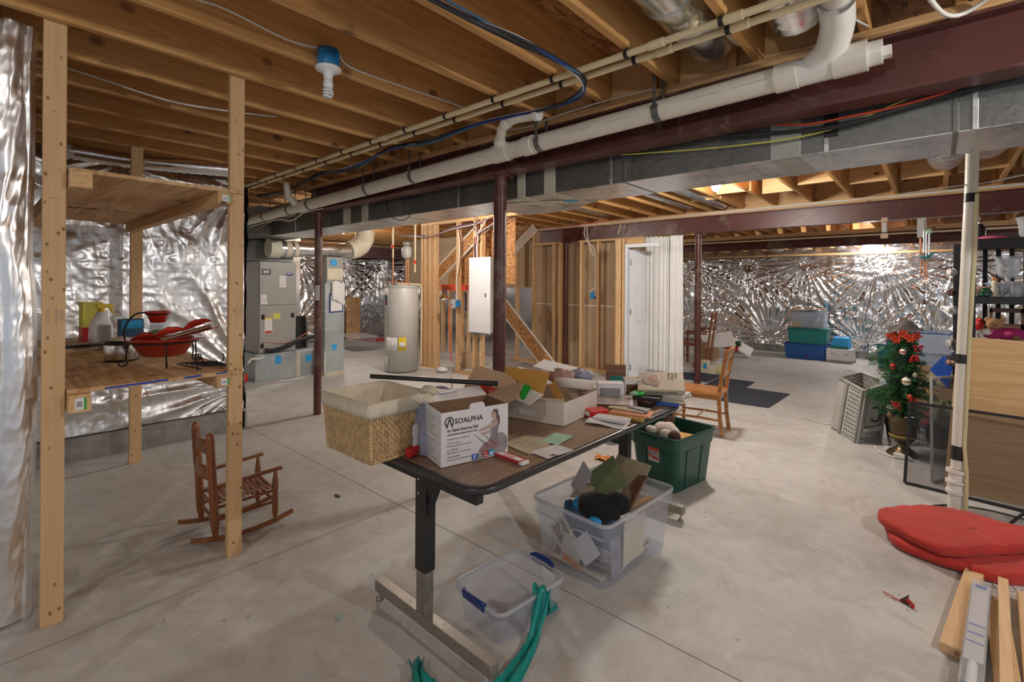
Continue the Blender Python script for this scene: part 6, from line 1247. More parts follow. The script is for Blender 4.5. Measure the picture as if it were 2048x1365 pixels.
MWg = MW[gb.name]
def ing(x, y, z): return tuple(MWg @ Vector((x, y, z)))
m = MB(); m.T = MWg; m.add([(-.035, -.262, .20), (.055, -.262, .20), (.057, -.268, .31), (-.037, -.268, .31)], [(0, 1, 2, 3)]); lb_ = m.build('product_label', M['paper_grey'], gb, solid=.001)
m = MB(); m.T = MWg; m.add([(-.034, -.2695, .278), (.054, -.2695, .278), (.056, -.271, .302), (-.036, -.271, .302)], [(0, 1, 2, 3)]); m.add([(-.034, -.268, .235), (.054, -.266, .215), (.054, -.267, .232), (-.034, -.2695, .252)], [(0, 1, 2, 3)]); m.build('label_red', M['redorange'], lb_)
m = MB(); put_text(m, 'ROUGHNECK', .0135, MWg @ Matrix.Translation((-.032, -.272, .258)) @ Matrix.Rotation(pi / 2, 4, 'X'), bold=.0004); m.build('label_lettering', M['ink'], lb_)
m = MB(); m.T = MWg; m.box((-.09, -.300, .355), (.02, -.27, .385)); m.build('grip', M['dkgreen'], gb, bevel=.006)
pl_ = thing('plush_toy', ing(-.04, -.05, .30), 0, 'white and brown plush toy lying in the green tote', 'plush toy')
m = MB(); m.blob(ing(-.03, -.04, .37), (.10, .08, .07), 20, 14, f=lambda d: 1 + .06 * sin(7 * d.x)); m.blob(ing(-.11, -.12, .38), (.045, .035, .03), 14, 10); m.blob(ing(.02, -.12, .37), (.05, .04, .04), 14, 10); m.build('body', M['fur_white'], pl_)
m = MB(); m.blob(ing(-.07, .07, .43), (.042, .042, .045), 16, 10); m.build('head', M['fur_brown'], pl_); m = MB(); m.blob(ing(.09, -.12, .375), (.045, .04, .04), 14, 10); m.blob(ing(-.10, .02, .39), (.05, .04, .03), 14, 10); m.build('brown_paw', M['fur_brown'], pl_)
sheet('envelope', ing(.09, .05, .34), .18, .16, radians(20), radians(6), 'manila', 'tan and white envelope beside the plush toy in the green tote', 'envelope', .006)
m = MB(); m.T = MWg; m.loft([rr(.15, .21, .04, .005), rr(.165, .225, .04, .30)]); tag(m.build('stuffed_contents', M['fur_brown']), 'brown cloth heap filling the lower green tote', 'cloth')
tote('teal_tote', (-2.32, 4.25), radians(-9), .15, .2, .17, .02, 'dkgreen', 'dkgreen', 'low green container glimpsed under the table beyond the far leg', lip=.01)
def maple(c, r, rz, label):
    m = MB(); pts = []
    for k in range(30):
        a = 2 * pi * k / 30; q = r * (.55 + .45 * abs(cos(2.5 * a)) ** .5 + (.12 if k % 2 else -.08)); pts.append((c[0] + q * cos(a + rz), c[1] + q * sin(a + rz), c[2] + .012 * sin(3 * a)))
    m.add([(c[0], c[1], c[2] + .006)] + pts, [(0, k + 1, (k + 1) % 30 + 1) for k in range(30)]); return tag(m.build('maple_leaf', M['orange'], solid=.002), label, 'leaf')
maple((-2.14, 3.62, .012), .075, .3, 'orange artificial maple leaf on the floor, farther of two'); maple((-1.98, 3.60, .012), .075, 1.4, 'orange artificial maple leaf on the floor, nearer the clear tote')
# ================================================================ dining chair
ch = thing('wooden_chair', (-1.82, 5.06, 0), radians(90), 'honey varnished wooden chair with scalloped back standing past the green tote', 'chair', rot=(0, 0, radians(96)))
# local: +y is the front (towards -X of the room), x across
SW = .165
def cleg(x, y, front):
    m = MB()
    if front: P = [(x, y, z) for z in (.0, .05, .09, .13, .17, .24, .30, .34, .40)]; R_ = [.012, .020, .014, .022, .016, .021, .014, .022, .020]; m.tube(P, R_, 14)
    else: 
        P = [(x, y - .035, 0), (x, y - .01, .18), (x, y, .40), (x, y - .02, .56), (x, y - .075, .87)]
        for i in range(4): m.beam(P[i], P[i + 1], .030, .036, up=(0, 1, 0))
    return m.build('leg', M['honey'], ch, local=True, bevel=.004)
for s in (-1, 1): cleg(s * SW, .23, True)
for s in (-1, 1):
    cleg(s * (SW - .01), -.20, False)
m = MB(); m.loft([rr(SW + .022, .235, .03, .405, cy=.02), rr(SW + .028, .245, .035, .418, cy=.02), rr(SW + .022, .238, .03, .432, cy=.02)]); m.build('seat', M['honey'], ch, local=True)
m = MB(); m.box((-SW, -.20, .36), (SW, -.18, .405)); m.box((-SW, .215, .36), (SW, .235, .405)); m.box((-SW - .01, -.19, .36), (-SW + .01, .23, .405)); m.box((SW - .01, -.19, .36), (SW + .01, .23, .405)); m.build('apron', M['honey'], ch, local=True)
def slat(z0, z1, hump, y0):
    m = MB(); n = 24; W_ = SW - .018
    def top(u): return z1 + hump * (max(0, sin(pi * u)) * .9 + .35 * cos(6 * pi * u) * .4)
    def bot(u): return z0 + hump * .9 * sin(pi * u)
    m.grid(lambda u, v: ((u - .5) * 2 * W_, y0(bot(u) + (top(u) - bot(u)) * v) - .012 * sin(pi * u), bot(u) + (top(u) - bot(u)) * v), n, 4); return m.build('back_slat', M['honey'], ch, local=True, solid=.014)
yb = lambda z: -.20 - .02 * (z - .40) / .16 if z < .56 else -.22 - .055 * (z - .56) / .31
slat(.74, .85, .028, yb); slat(.565, .62, .022, yb)
for y, z in ((.23, .15), ): m = MB(); m.tube([(-SW, y, z), (SW, y, z)], .011, 8); m.build('stretcher', M['honey'], ch, local=True)
for s in (-1, 1): m = MB(); m.tube([(s * SW, -.21, .16), (s * SW, 0, .165), (s * SW, .23, .16)], [.009, .013, .009], 8); m.build('stretcher', M['honey'], ch, local=True)
m = MB(); m.tube([(-SW, .01, .165), (SW, .01, .165)], .010, 8); m.build('stretcher', M['honey'], ch, local=True)
# carpet tiles
def tile(poly, label, z=.008):
    m = MB(); m.prism(poly, .0015, z); return tag(m.build('carpet_tile', M['navycarpet'], bevel=.002), label, 'carpet tile')
tile([(-1.53, 6.50), (-1.51, 7.56), (-2.07, 7.58), (-2.09, 6.49)], 'navy carpet tile nearest the open floor, right end of the patch')
tile([(-2.10, 6.49), (-2.08, 7.58), (-2.62, 7.60), (-2.64, 6.48)], 'navy carpet tile just behind the wooden chair back')
tile([(-2.09, 7.59), (-2.11, 8.14), (-2.65, 8.15), (-2.63, 7.61)], 'navy carpet tile in the farther row, right end')
tile([(-2.66, 7.61), (-2.68, 8.35), (-3.5, 8.38), (-3.48, 7.63)], 'navy carpet tile in the farther row behind the slim maroon column')
# small junk round the column foot
heap((-2.42, 5.9, .03), (.07, .05, .03), 'boxgrey', 'small grey object on the floor under the wooden chair', 'floor_clutter', 'clutter', 2)
# second chair, table top and bottles beyond
c2 = thing('armchair', (-3.42, 9.2, 0), radians(100), 'dark cherry armchair half hidden by the white curtain', 'chair')
for s in (-1, 1):
    for y, z in ((.2, .62), (-.2, 1.0)): m = MB(); m.beam((s * .22, y, 0), (s * .22, y - (.12 if y < 0 else 0), z), .035, .035, up=(0, 1, 0)); m.build('leg', M['cherry'], c2, local=True)
    m = MB(); m.box((s * .22 - .025, -.22, .60), (s * .22 + .025, .24, .63)); m.build('arm', M['cherry_flat'], c2, local=True, bevel=.008)
m = MB(); m.box((-.22, -.2, .38), (.22, .22, .43)); m.build('seat', M['cherry_flat'], c2, local=True, bevel=.01)
for z in (.72, .88): m = MB(); m.box((-.22, -.30, z), (.22, -.28, z + .07)); m.build('back_slat', M['cherry_flat'], c2, local=True)
m = MB(); m.tube([(-.22, .2, .18), (.22, .2, .18)], .015, 8); m.build('stretcher', M['cherry_flat'], c2, local=True)
sheet('white_board', (-3.45, 10.5, .36), .62, .42, radians(25), radians(-8), 'paper', 'white folding table top propped at a tilt near the foil wall', 'board', .035, tx=radians(38))
sheet('white_board', (-3.12, 10.9, .22), .50, .30, radians(15), radians(30), 'paper', 'second white board slanting down to the floor right of the tilted one', 'board', .03, tx=radians(30))
heap((-3.25, 10.75, .22), (.14, .10, .13), 'red', 'bright red bundle between the two white boards', 'red_bundle', 'bundle', 1)
heap((-3.10, 10.7, .3), (.06, .05, .06), 'dkgreen', 'dark green knob shape beside the red bundle', 'green_object', 'toy', 1)
carton('cardboard_box', (-3.45, 9.95, 0), (.35, .25, .26), radians(30), ('card',), 'brown cardboard box under the tilted white board', 'cardboard box')
heap((-3.9, 11.0, .45), (.25, .2, .14), 'foil', 'crumpled foil and clear wrap heap behind the cherry armchair', 'foil_heap', 'foil', 2, .25)
for i, (x, y, mt, h_, lb) in enumerate(((-2.98, 8.45, 'yellow_pale', .22, 'clear bag with a blue disc and yellow packing beside the column'), (-2.80, 8.55, 'yellow', .24, 'clear jar of yellow liquid behind the wooden chair back'), (-2.86, 8.40, 'cream', .15, 'small pale carton between the blue disc bag and the yellow jar'))):
    t = thing(('clear_bag', 'glass_jar', 'small_carton')[i], (x, y, 0), 0, lb, ('bag', 'jar', 'carton')[i])
    if i == 1: m = MB(); m.lathe([(0, .005), (.075, .005), (.08, .03), (.08, .17), (.05, .21), (.05, .24)], (x, y, 0), 20); m.build('glass', M['glass'], t); m = MB(); m.lathe([(0, .01), (.07, .01), (.07, .14), (0, .14)], (x, y, 0), 20); m.build('liquid', M[mt], t)
    else: m = MB(); m.cbox((x, y, h_ / 2), (.13, .10, h_)); m.build('body', M['cream'], t, bevel=.01)
    if i == 0: m = MB(); m.tube([(x + .02, y - .052, .13), (x + .022, y - .056, .13)], .045, 20); m.build('blue_disc', M['sticker_blue'], t)
t = thing('spray_bottle', (-3.25, 8.75, 0), 0, 'small white bottle with orange-red label under the cherry armchair', 'bottle')
m = MB(); m.lathe([(0, 0), (.04, 0), (.04, .14), (.02, .18), (.02, .22), (0, .22)], (-3.27, 8.75, .0), 16); m.build('bottle', M['white'], t); m = MB(); m.lathe([(.0415, .03), (.0415, .12)], (-3.27, 8.75, 0), 16); m.build('label_band', M['redorange'], t)
sheet('paper_stack', (-3.3, 8.35, .03), .4, .3, radians(15), 0, 'paper_grey', 'low grey stack on the floor beside the curtain foot', 'paper stack', .05)
# ================================================================ totes at the foil wall
def simple_tote(loc, z, rz, hx, hy, h, mat, rim, label, taper=.04, lid=None, contents=None):
    t = thing('storage_tote', (*loc, z), rz, label, 'storage tote')
    m = MB(); m.loft([rr(hx - taper, hy - taper, .04, .002), rr(hx - .012, hy - .012, .04, h)], True, False); m.build('tub', M[mat], t, local=True, solid=.003)
    m = MB(); m.loft([rr(hx - .012, hy - .012, .04, h - .02), rr(hx + .006, hy + .006, .05, h - .006), rr(hx, hy, .05, h)], False, False, True); m.build('rim', M[rim], t, local=True, solid=.003)
    if lid: m = MB(); m.loft([rr(hx + .008, hy + .008, .05, h - .012), rr(hx + .012, hy + .012, .05, h + .012), rr(hx - .03, hy - .03, .05, h + .022)]); m.build('lid', M[lid], t, local=True)
    return t
simple_tote((-2.03, 11.72), 0, radians(-2), .40, .24, .31, 'clearblue', 'blue', 'see-through blue tote at the bottom of the stack by the foil wall')
heap((-2.05, 11.70, .10), (.30, .15, .09), 'boxgrey', 'dark clothes inside the see-through blue tote', 'packed_clothes', 'clothes', 4)
heap((-2.0, 11.54, .07), (.05, .03, .05), 'magenta', 'pink ball seen through the see-through blue tote', 'pink_ball', 'ball', 4)
simple_tote((-2.0, 11.72), .315, radians(-2), .37, .23, .31, 'teal', 'teal_dark', 'solid teal tote with green lid in the middle of the stack', lid='teal_dark')
simple_tote((-1.99, 11.72), .65, radians(-2), .32, .20, .33, 'glassclear', 'glassclear', 'clear tote of mixed things on top of the teal one', .03)
heap((-1.88, 11.70, .76), (.16, .12, .09), 'boxgrey', 'dark mixed clothes inside the clear top tote', 'packed_clothes', 'clothes', 2, .3)
heap((-1.90, 11.60, .72), (.10, .04, .05), 'red', 'red garment inside the clear top tote', 'red_garment', 'clothes', 2, .3)
carton('cardboard_box', (-2.18, 11.62, .66), (.16, .14, .22), 0, ('card_tan',), 'upright tan carton inside the clear top tote', 'cardboard box'); carton('cardboard_box', (-1.82, 11.6, .66), (.18, .08, .12), 0, ('card_tan',), 'low tan carton inside the clear top tote, right side', 'cardboard box')
sheet('cardboard_sheet', (-2.05, 11.72, 1.02), .66, .42, radians(4), radians(-4), 'card', 'brown cardboard lid lying on the clear top tote', 'cardboard', .02)
t = thing('white_box', (-1.42, 11.55, 0), radians(-6), 'white cardboard file box with grey base beside the tote stack', 'box')
m = MB(); m.box((-.21, -.17, .05), (.21, .17, .27)); m.build('box', M['boxwhite'], t, local=True, bevel=.004); m = MB(); m.box((-.215, -.175, 0), (.215, .175, .05)); m.build('base', M['curb'], t, local=True)
for x in (-.13, .10): m = MB(); m.box((x, -.1715, .17), (x + .06, -.170, .18)); m.build('slot', M['ink'], t, local=True)
t = thing('blue_carton', (-1.42, 11.58, .28), radians(-6), 'bright blue open carton on top of the white file box', 'carton')
m = MB(); m.loft([[(-.15, -.13, 0), (.15, -.13, 0), (.15, .12, 0), (-.15, .12, 0)], [(-.12, -.10, .20), (.14, -.08, .20), (.14, .10, .22), (-.12, .10, .22)]]); m.build('carton', M['sticker_blue'], t, local=True)
m = MB(); m.box((-.155, -.135, .0), (.15, -.13, .05)); m.build('dark_label', M['teal_dark'], t, local=True)
simple_tote((-.62, 11.35), 0, radians(8), .22, .18, .42, 'teal', 'teal_dark', 'open green tote behind the left side of the christmas tree')
sheet('green_paper', (-.80, 11.05, .33), .04, .34, radians(20), radians(60), 'mint', 'light green strip leaning on the open green tote', 'strip', .01, tx=radians(60))
heap((-.55, 11.3, .50), (.16, .12, .07), 'clearblue', 'blue plastic bag on the open green tote', 'blue_bag', 'bag', 2)
simple_tote((-.10, 10.6), 0, 0, .30, .22, .40, 'glassclear', 'glassclear', 'lower clear tote behind the right side of the christmas tree')
simple_tote((-.10, 10.6), .42, 0, .30, .22, .34, 'glassclear', 'clearblue', 'upper clear tote with bluish lid behind the christmas tree')
# decoration boxes
t = thing('decoration_box', (.02, 7.2, 0), 0, 'open cardboard box of christmas greenery between tree and plywood sheet', 'cardboard box')
m = MB(); m.box((-.22, 6.9, 0), (.30, 6.905, .42)); m.box((-.22, 6.9, 0), (-.215, 7.4, .42)); m.box((-.22, 7.395, 0), (.30, 7.40, .58)); m.box((.295, 6.9, 0), (.30, 7.4, .42)); m.box((-.22, 6.9, 0), (.3, 7.4, .01)); m.build('box', M['card'], t)
heap((.04, 7.15, .40), (.24, .22, .12), 'khaki', 'tangled beige and green garland filling the open box', 'garland', 'garland', 3, .3, 30)
m = MB(); m.add([(-.05, 6.93, .60), (.10, 6.92, .42), (.17, 6.95, .84), (.12, 6.95, .84)], [(0, 1, 2, 3)]); tag(m.build('blue_card', M['blue'], solid=.01), 'bright blue triangular card beside the plywood sheet edge', 'card')
# ================================================================ pet crate
pc_ = thing('pet_crate', (-.62, 5.83, 0), 0, 'grey plastic pet crate standing on end beside the christmas tree', 'pet crate')
Q = [Vector((-.83, 6.05, 0)), Vector((-.565, 5.61, 0)), Vector((-.40, 5.87, 0)), Vector((-.655, 6.30, 0))]
lean_ = Vector((.03, .02, 0)); top_ = [Vector((-.735, 5.90, .565)), Vector((-.505, 5.66, .50)), Vector((-.345, 5.95, .56)), Vector((-.58, 6.2, .60))]
def cr(i, j, u, v): 
    a = Q[i].lerp(Q[j], u); b = top_[i].lerp(top_[j], u); return a.lerp(b, v)
def crq(m, i, j, u0, u1, v0, v1, off=0, n=None):
    a, b = Q[i], Q[j]; nn = (b - a).cross(Vector((0, 0, 1))).normalized() * off
    m.add([cr(i, j, u0, v0) + nn, cr(i, j, u1, v0) + nn, cr(i, j, u1, v1) + nn, cr(i, j, u0, v1) + nn], [(0, 1, 2, 3)])
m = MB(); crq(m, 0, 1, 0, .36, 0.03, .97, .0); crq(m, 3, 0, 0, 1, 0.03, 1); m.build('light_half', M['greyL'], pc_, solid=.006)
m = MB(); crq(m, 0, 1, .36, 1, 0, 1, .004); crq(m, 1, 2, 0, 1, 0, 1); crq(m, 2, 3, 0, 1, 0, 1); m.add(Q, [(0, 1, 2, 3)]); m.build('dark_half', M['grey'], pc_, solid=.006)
m = MB(); crq(m, 0, 1, .34, .44, -.01, 1.01, .014); crq(m, 0, 1, .95, 1.0, 0, 1.01, .012); crq(m, 1, 2, 0, .10, 0, 1.01, .012); crq(m, 1, 2, .90, 1, 0, 1.01, .012); crq(m, 1, 2, 0, 1, 0, .07, .012); crq(m, 1, 2, 0, 1, .93, 1.0, .012); m.build('raised_ribs', M['grey'], pc_, solid=.012)
m = MB(); crq(m, 0, 1, .46, .94, .03, .96, .008); m.build('vent_panel', M['greyL'], pc_, solid=.004)
m = MB()
for i in range(12):
    for k in range(5):
        v = .06 + .078 * i; u = .52 + .09 * k + .02 * (i % 2); sl = (i - 5.5) / 6 * .028 + .0
        if u > .93: continue
        crq(m, 0, 1, u, u + .035, v + sl * .0, v + .028, .0125)
m.build('vent_slots', M['ink'], pc_)
m = MB(); crq(m, 1, 2, .25, .85, .30, .70, .003); m.build('recess', M['greyL'], pc_, solid=.002)
nn = (Q[2] - Q[1]).cross(Vector((0, 0, 1))).normalized(); m = MB(); m.tube(bez([cr(1, 2, .45, .40) + nn * .004, cr(1, 2, .60, .38) + nn * .03, cr(1, 2, .66, .50) + nn * .035, cr(1, 2, .60, .62) + nn * .03, cr(1, 2, .45, .62) + nn * .004], 4), .008, 8); m.build('handle', M['black'], pc_)
m = MB(); crq(m, 1, 2, .15, .95, .20, .27, .012); m.build('ledge', M['greyL'], pc_, solid=.01)
m = MB(); up = Vector((0, 0, .018)); a, b, c_, d = [p + up for p in top_]; sh_ = Vector((-.10, .03, .04))
for k in range(9): 
    u = k / 8; m.tube([a.lerp(b, u), (a.lerp(b, u)).lerp(d.lerp(c_, u), .55) + Vector((0, 0, .03))], .002, 4)
for k in range(5): 
    v = k / 4 * .55; m.tube([a.lerp(d, v) + sh_ * (1 - v) + Vector((0, 0, .03 * v)), b.lerp(c_, v) + Vector((0, 0, .03 * v))], .0025, 4)
m.build('wire_door', M['steel'], pc_)
m = MB()
for (p, q) in ((a, b), (b, c_), (c_, d), (d, a)): m.beam(p - up, q - up, .03, .014)
m.build('top_frame', M['grey'], pc_)
# ================================================================ christmas tree in its urn
TX, TY = -.215, 5.52
ur = thing('urn', (TX, TY, 0), 0, 'dark bronze pedestal urn holding the christmas tree', 'urn')
m = MB(); m.lathe([(0, 0), (.115, 0), (.12, .012), (.10, .03), (.06, .06), (.035, .085), (.04, .10), (.06, .115), (.085, .14), (.095, .20), (.105, .30), (.12, .34), (.128, .35), (.118, .355), (.10, .345), (0, .33)], (TX, TY, 0), 36, flute=18, fa=.012); m.build('bowl', M['bronze'], ur)
m = MB(); m.lathe([(.0, .16), (.101, .165), (.104, .175), (.101, .185)], (TX, TY, 0), 30); m.build('band', M['gold'], ur)
xt = thing('christmas_tree', (TX, TY, .35), 0, 'small decorated artificial christmas tree with red bows and a dark bag over its top', 'christmas tree')
rnd = random.Random(12); m = MB()
m.tube([(TX, TY, .33), (TX, TY, 1.05)], .012, 6); m.build('trunk', M['brownwood'], xt)
m = MB()
def branch(p, d, L, n, r0):
    d = d.normalized(); side = d.orthogonal().normalized(); s2 = d.cross(side)
    for k in range(n):
        t_ = k / n; c_ = p + d * L * t_ + Vector((0, 0, -.03 * t_ * t_)); an = rnd.uniform(0, 2 * pi)
        nd = (d * rnd.uniform(.5, 1.1) + (side * cos(an) + s2 * sin(an)) * .9).normalized(); q = c_ + nd * r0 * rnd.uniform(.7, 1.2); w_ = nd.cross(Vector((rnd.uniform(-1, 1), rnd.uniform(-1, 1), rnd.uniform(-1, 1)))).normalized() * .0022
        m.add([c_ - w_, c_ + w_, q + w_ * .4, q - w_ * .4], [(0, 1, 2, 3)])
for lv in range(17):
    z = .37 + .70 * lv / 16; R_ = (.235 - .165 * (lv / 16) ** 1.1) * (1 if lv > 1 else .8); nb_ = 16 - lv // 2
    for b_ in range(nb_):
        a_ = 2 * pi * b_ / nb_ + lv * .7 + rnd.uniform(-.2, .2); d = Vector((cos(a_), sin(a_), rnd.uniform(-.1, .35))); branch(Vector((TX, TY, z)) + d * .02, d, R_ * rnd.uniform(.8, 1.12), 62, .034)
for (a_, z, L_) in ((radians(215), .52, .30), (radians(200), .50, .27), (radians(30), .62, .25), (radians(190), .80, .24)):
    d = Vector((cos(a_), sin(a_), .05))
    for j in range(4): branch(Vector((TX, TY, z + .02 * j)), d + Vector((.1 * j - .15, .1 * (j % 2), 0)), L_, 90, .034)
tag(m.build('foliage', M['pine_leaf'], xt), None)
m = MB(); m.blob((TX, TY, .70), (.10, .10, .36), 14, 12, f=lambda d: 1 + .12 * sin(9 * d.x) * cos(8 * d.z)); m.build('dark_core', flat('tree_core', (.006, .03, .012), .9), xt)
cd_ = (Vector((0, 0, 1.0)) - Vector((TX, TY, .7))).normalized(); cxy = Vector((-TX * -1, 0, 0))
tocam = Vector((0 - TX, 0 - TY, 0)).normalized(); rightv = Vector((-tocam.y, tocam.x, 0)) 
def orn(su, z, out, r, mats, nm, label, cat='ornament'):
    p = Vector((TX, TY, z)) + tocam * out + rightv * su; t = thing(nm, tuple(p), 0, label, cat)
    m = MB(); m.blob(p, (r, r, r * 1.05), 16, 12); m.build('ball', M[mats[0]], t)
    if len(mats) > 1: m = MB(); m.lathe([(r * .97, -r * .25), (r * 1.03, 0), (r * .97, r * .3)], p, 20); m.build('stripe', M[mats[1]], t)
    m = MB(); m.lathe([(0, r * 1.05), (r * .25, r * 1.05), (r * .25, r * 1.3), (0, r * 1.35)], p, 10); m.build('cap', M['gold'], t)
S_ = -1 if (rightv @ Rv) < 0 else 1
for su, z, out, r, mats, nm, lb in ((-.005, .93, .14, .024, ('white', 'red'), 'striped_ornament', 'red and white striped ball ornament high on the tree front'), (-.07, .80, .18, .024, ('red', 'black'), 'snowman_ornament', 'small red and black ball ornament left of the tree centre'),
                                    (.02, .685, .205, .033, ('white', 'gold'), 'gold_ornament', 'large white and gold ball ornament at the tree centre'), (.17, .60, .12, .022, ('gold',), 'small_ornament', 'small gold ornament at the right of the tree'), (.045, .555, .205, .022, ('redorange',), 'round_ornament', 'orange-red round ornament below the large white and gold one'),
                                    (-.14, .66, .16, .026, ('glass',), 'glass_ornament', 'clear glass ball ornament at the left side of the tree'), (.19, .44, .1, .018, ('red',), 'red_ornament', 'small red ornament low at the right of the tree'), (-.09, .37, .16, .024, ('brownwood',), 'pine_cone', 'brown pine cone low at the urn rim'), (.08, .74, .17, .020, ('greyL', 'gold'), 'cream_ornament', 'cream and gold ornament right of the tree centre')):
    orn(su * S_, z, out, r, mats, nm, lb)
def berries(su, z, out, n, label):
    p = Vector((TX, TY, z)) + tocam * out + rightv * su * S_; m = MB()
    for k in range(n): m.blob(p + Vector((rnd.uniform(-.03, .03), rnd.uniform(-.02, .02), rnd.uniform(-.03, .03))), (.0085, .0085, .0085), 8, 6)
    return tag(m.build('berry_cluster', M['red']), label, 'berries', 'berry clusters on the tree')
berries(.07, .88, .15, 26, 'red berry cluster high at the right of the tree'); berries(-.045, .475, .22, 20, 'red berry cluster low at the front left of the tree'); berries(.07, .52, .2, 22, 'dark red berry cluster right of the orange ornament'); berries(.10, .96, .10, 14, 'red berries near the tree shoulder')
for i, (su, z, out) in enumerate(((-.05, 1.035, .10), (.045, 1.05, .11), (.0, 1.08, .09), (.085, 1.07, .05), (-.085, 1.06, .05))):
    p = Vector((TX, TY, z)) + tocam * out + rightv * su * S_; m = MB()
    for k in range(6):
        a_ = 2 * pi * k / 6 + i; u_ = rightv * cos(a_) + Vector((0, 0, 1)) * sin(a_); v_ = rightv * -sin(a_) + Vector((0, 0, 1)) * cos(a_); m.add([p, p + u_ * .024 + v_ * .013 + tocam * .012, p + u_ * .050, p + u_ * .024 - v_ * .013 + tocam * .012], [(0, 1, 2, 3)])
    tag(m.build('poinsettia', M['redorange']), ['red poinsettia bow at the left below the dark bag', 'red poinsettia bow at the right below the dark bag', 'red poinsettia bow in the middle tucked under the dark bag', 'red poinsettia bow at the far right of the tree top', 'red poinsettia bow at the far left of the tree top'][i], 'bow')
m = MB(); m.grid(lambda u, v: tuple(Vector((TX, TY, 1.115)) + rightv * S_ * ((u - .45) * .24) + tocam * ((v - .5) * .18) + Vector((0, 0, .075 * sin(pi * min(max(u, 0), 1)) * sin(pi * v) + .012 * sin(9 * u + 5 * v) - .05 * (1 - u) * abs(v - .5)))), 20, 14); tag(m.build('dark_bag', M['dark_bag'], solid=.004), 'crumpled dark grey bag over the top of the christmas tree', 'bag')
cable([(-.42, 5.62, .01), (-.38, 5.45, .012), (-.30, 5.36, .012), (-.20, 5.36, .012), (-.14, 5.34, .02), (-.24, 5.37, .05)], .006, 'paper', 'white extension cord curling round the urn foot')
m = MB(); m.beam((-.27, 5.36, .03), (-.16, 5.36, .02), .03, .035); tag(m.build('power_strip', M['paper'], bevel=.005), 'white power strip at the foot of the urn', 'power strip')
cable([(-1.3, 6.3, .008), (-1.0, 6.22, .008), (-.9, 6.15, .008), (-.82, 6.2, .008)], .005, 'cream', 'pale cord lying on the floor left of the pet crate')
# wire basket
def wire_basket(x0, x1, y0, y1, h, label, tp=.04):
    t = thing('wire_basket', ((x0 + x1) / 2, (y0 + y1) / 2, 0), 0, label, 'wire basket'); m = MB(); m.tube([(x0 - tp, y0 - tp, h), (x1 + tp, y0 - tp, h), (x1 + tp, y1 + tp, h), (x0 - tp, y1 + tp, h)], .005, 6, closed=True); m.build('rim', M['iron'], t)
    m = MB()
    for k in range(9):
        u = k / 8
        for ya, yb_ in ((y0, y0 - tp), (y1, y1 + tp)): m.tube([(x0 + (x1 - x0) * u, ya, .01), (x0 - tp + (x1 - x0 + 2 * tp) * u, yb_, h)], .002, 4)
        for xa, xb_ in ((x0, x0 - tp), (x1, x1 + tp)): m.tube([(xa, y0 + (y1 - y0) * u, .01), (xb_, y0 - tp + (y1 - y0 + 2 * tp) * u, h)], .002, 4)
    for k in range(6):
        v = k / 5; q = tp * v; m.tube([(x0 - q, y0 - q, .01 + (h - .01) * v), (x1 + q, y0 - q, .01 + (h - .01) * v), (x1 + q, y1 + q, .01 + (h - .01) * v), (x0 - q, y1 + q, .01 + (h - .01) * v)], .002, 4, closed=True)
    m.build('wire_mesh', M['iron'], t); return t
wire_basket(-.34, .12, 5.90, 6.20, .30, 'black wire basket behind the urn and window screens')
heap((-.12, 6.05, .14), (.14, .12, .10), 'foil', 'silvery tinsel ball in the black wire basket', 'tinsel', 'tinsel', 2, .2); heap((.02, 6.0, .28), (.10, .08, .07), 'redfab', 'red cloth heaped on the wire basket', 'red_cloth', 'cloth', 4); heap((.10, 5.75, .20), (.06, .06, .1), 'plush_rose', 'pink ornament cluster beside the wire basket', 'pink_cluster', 'ornament', 2)
heap((.05, 5.60, .22), (.12, .2, .12), 'blackmatte', 'dark bag behind the pale framed window screen', 'dark_bag', 'bag', 2); heap((.06, 5.35, .45), (.08, .1, .1), 'sage', 'green leafy decoration behind the pale framed screen', 'greenery', 'decoration', 5, .3)
# ================================================================ plywood sheet, screens
t = thing('plywood_sheet', (.6, 4.83, 0), 0, 'honey coloured plywood sheet leaning on the black shelving', 'plywood')
m = MB(); m.loft([[(.05, 4.775, .002), (1.30, 4.755, .002), (1.30, 4.767, .002), (.05, 4.787, .002)], [(.125, 4.90, 1.125), (1.34, 4.88, 1.10), (1.34, 4.892, 1.10), (.125, 4.912, 1.125)]]); m.build('sheet', M['oak_ply'], t)
def screen(P, w, mat, mesh, name, label):
    t = thing(name, P[0], 0, label, 'window screen')
    for i in range(4): m = MB(); m.beam(P[i], P[(i + 1) % 4], w, w * .6, up=(0, 1, 0)); m.build('frame_bar', M[mat], t, bevel=.002)
    m = MB(); m.add(P, [(0, 1, 2, 3)]); m.build('screen_mesh', M[mesh], t); return t
screen([(-.17, 4.70, .012), (1.25, 4.55, .012), (1.27, 4.62, .61), (-.145, 4.775, .61)], .020, 'blackpaint', 'screen', 'window_screen', 'wide dark framed window screen leaning against the plywood sheet')
screen([(-.015, 4.86, .012), (.12, 5.10, .012), (.13, 5.16, .79), (-.025, 4.93, .79)], .018, 'greyL', 'screen_light', 'window_screen', 'narrow pale framed window screen left of the plywood sheet')
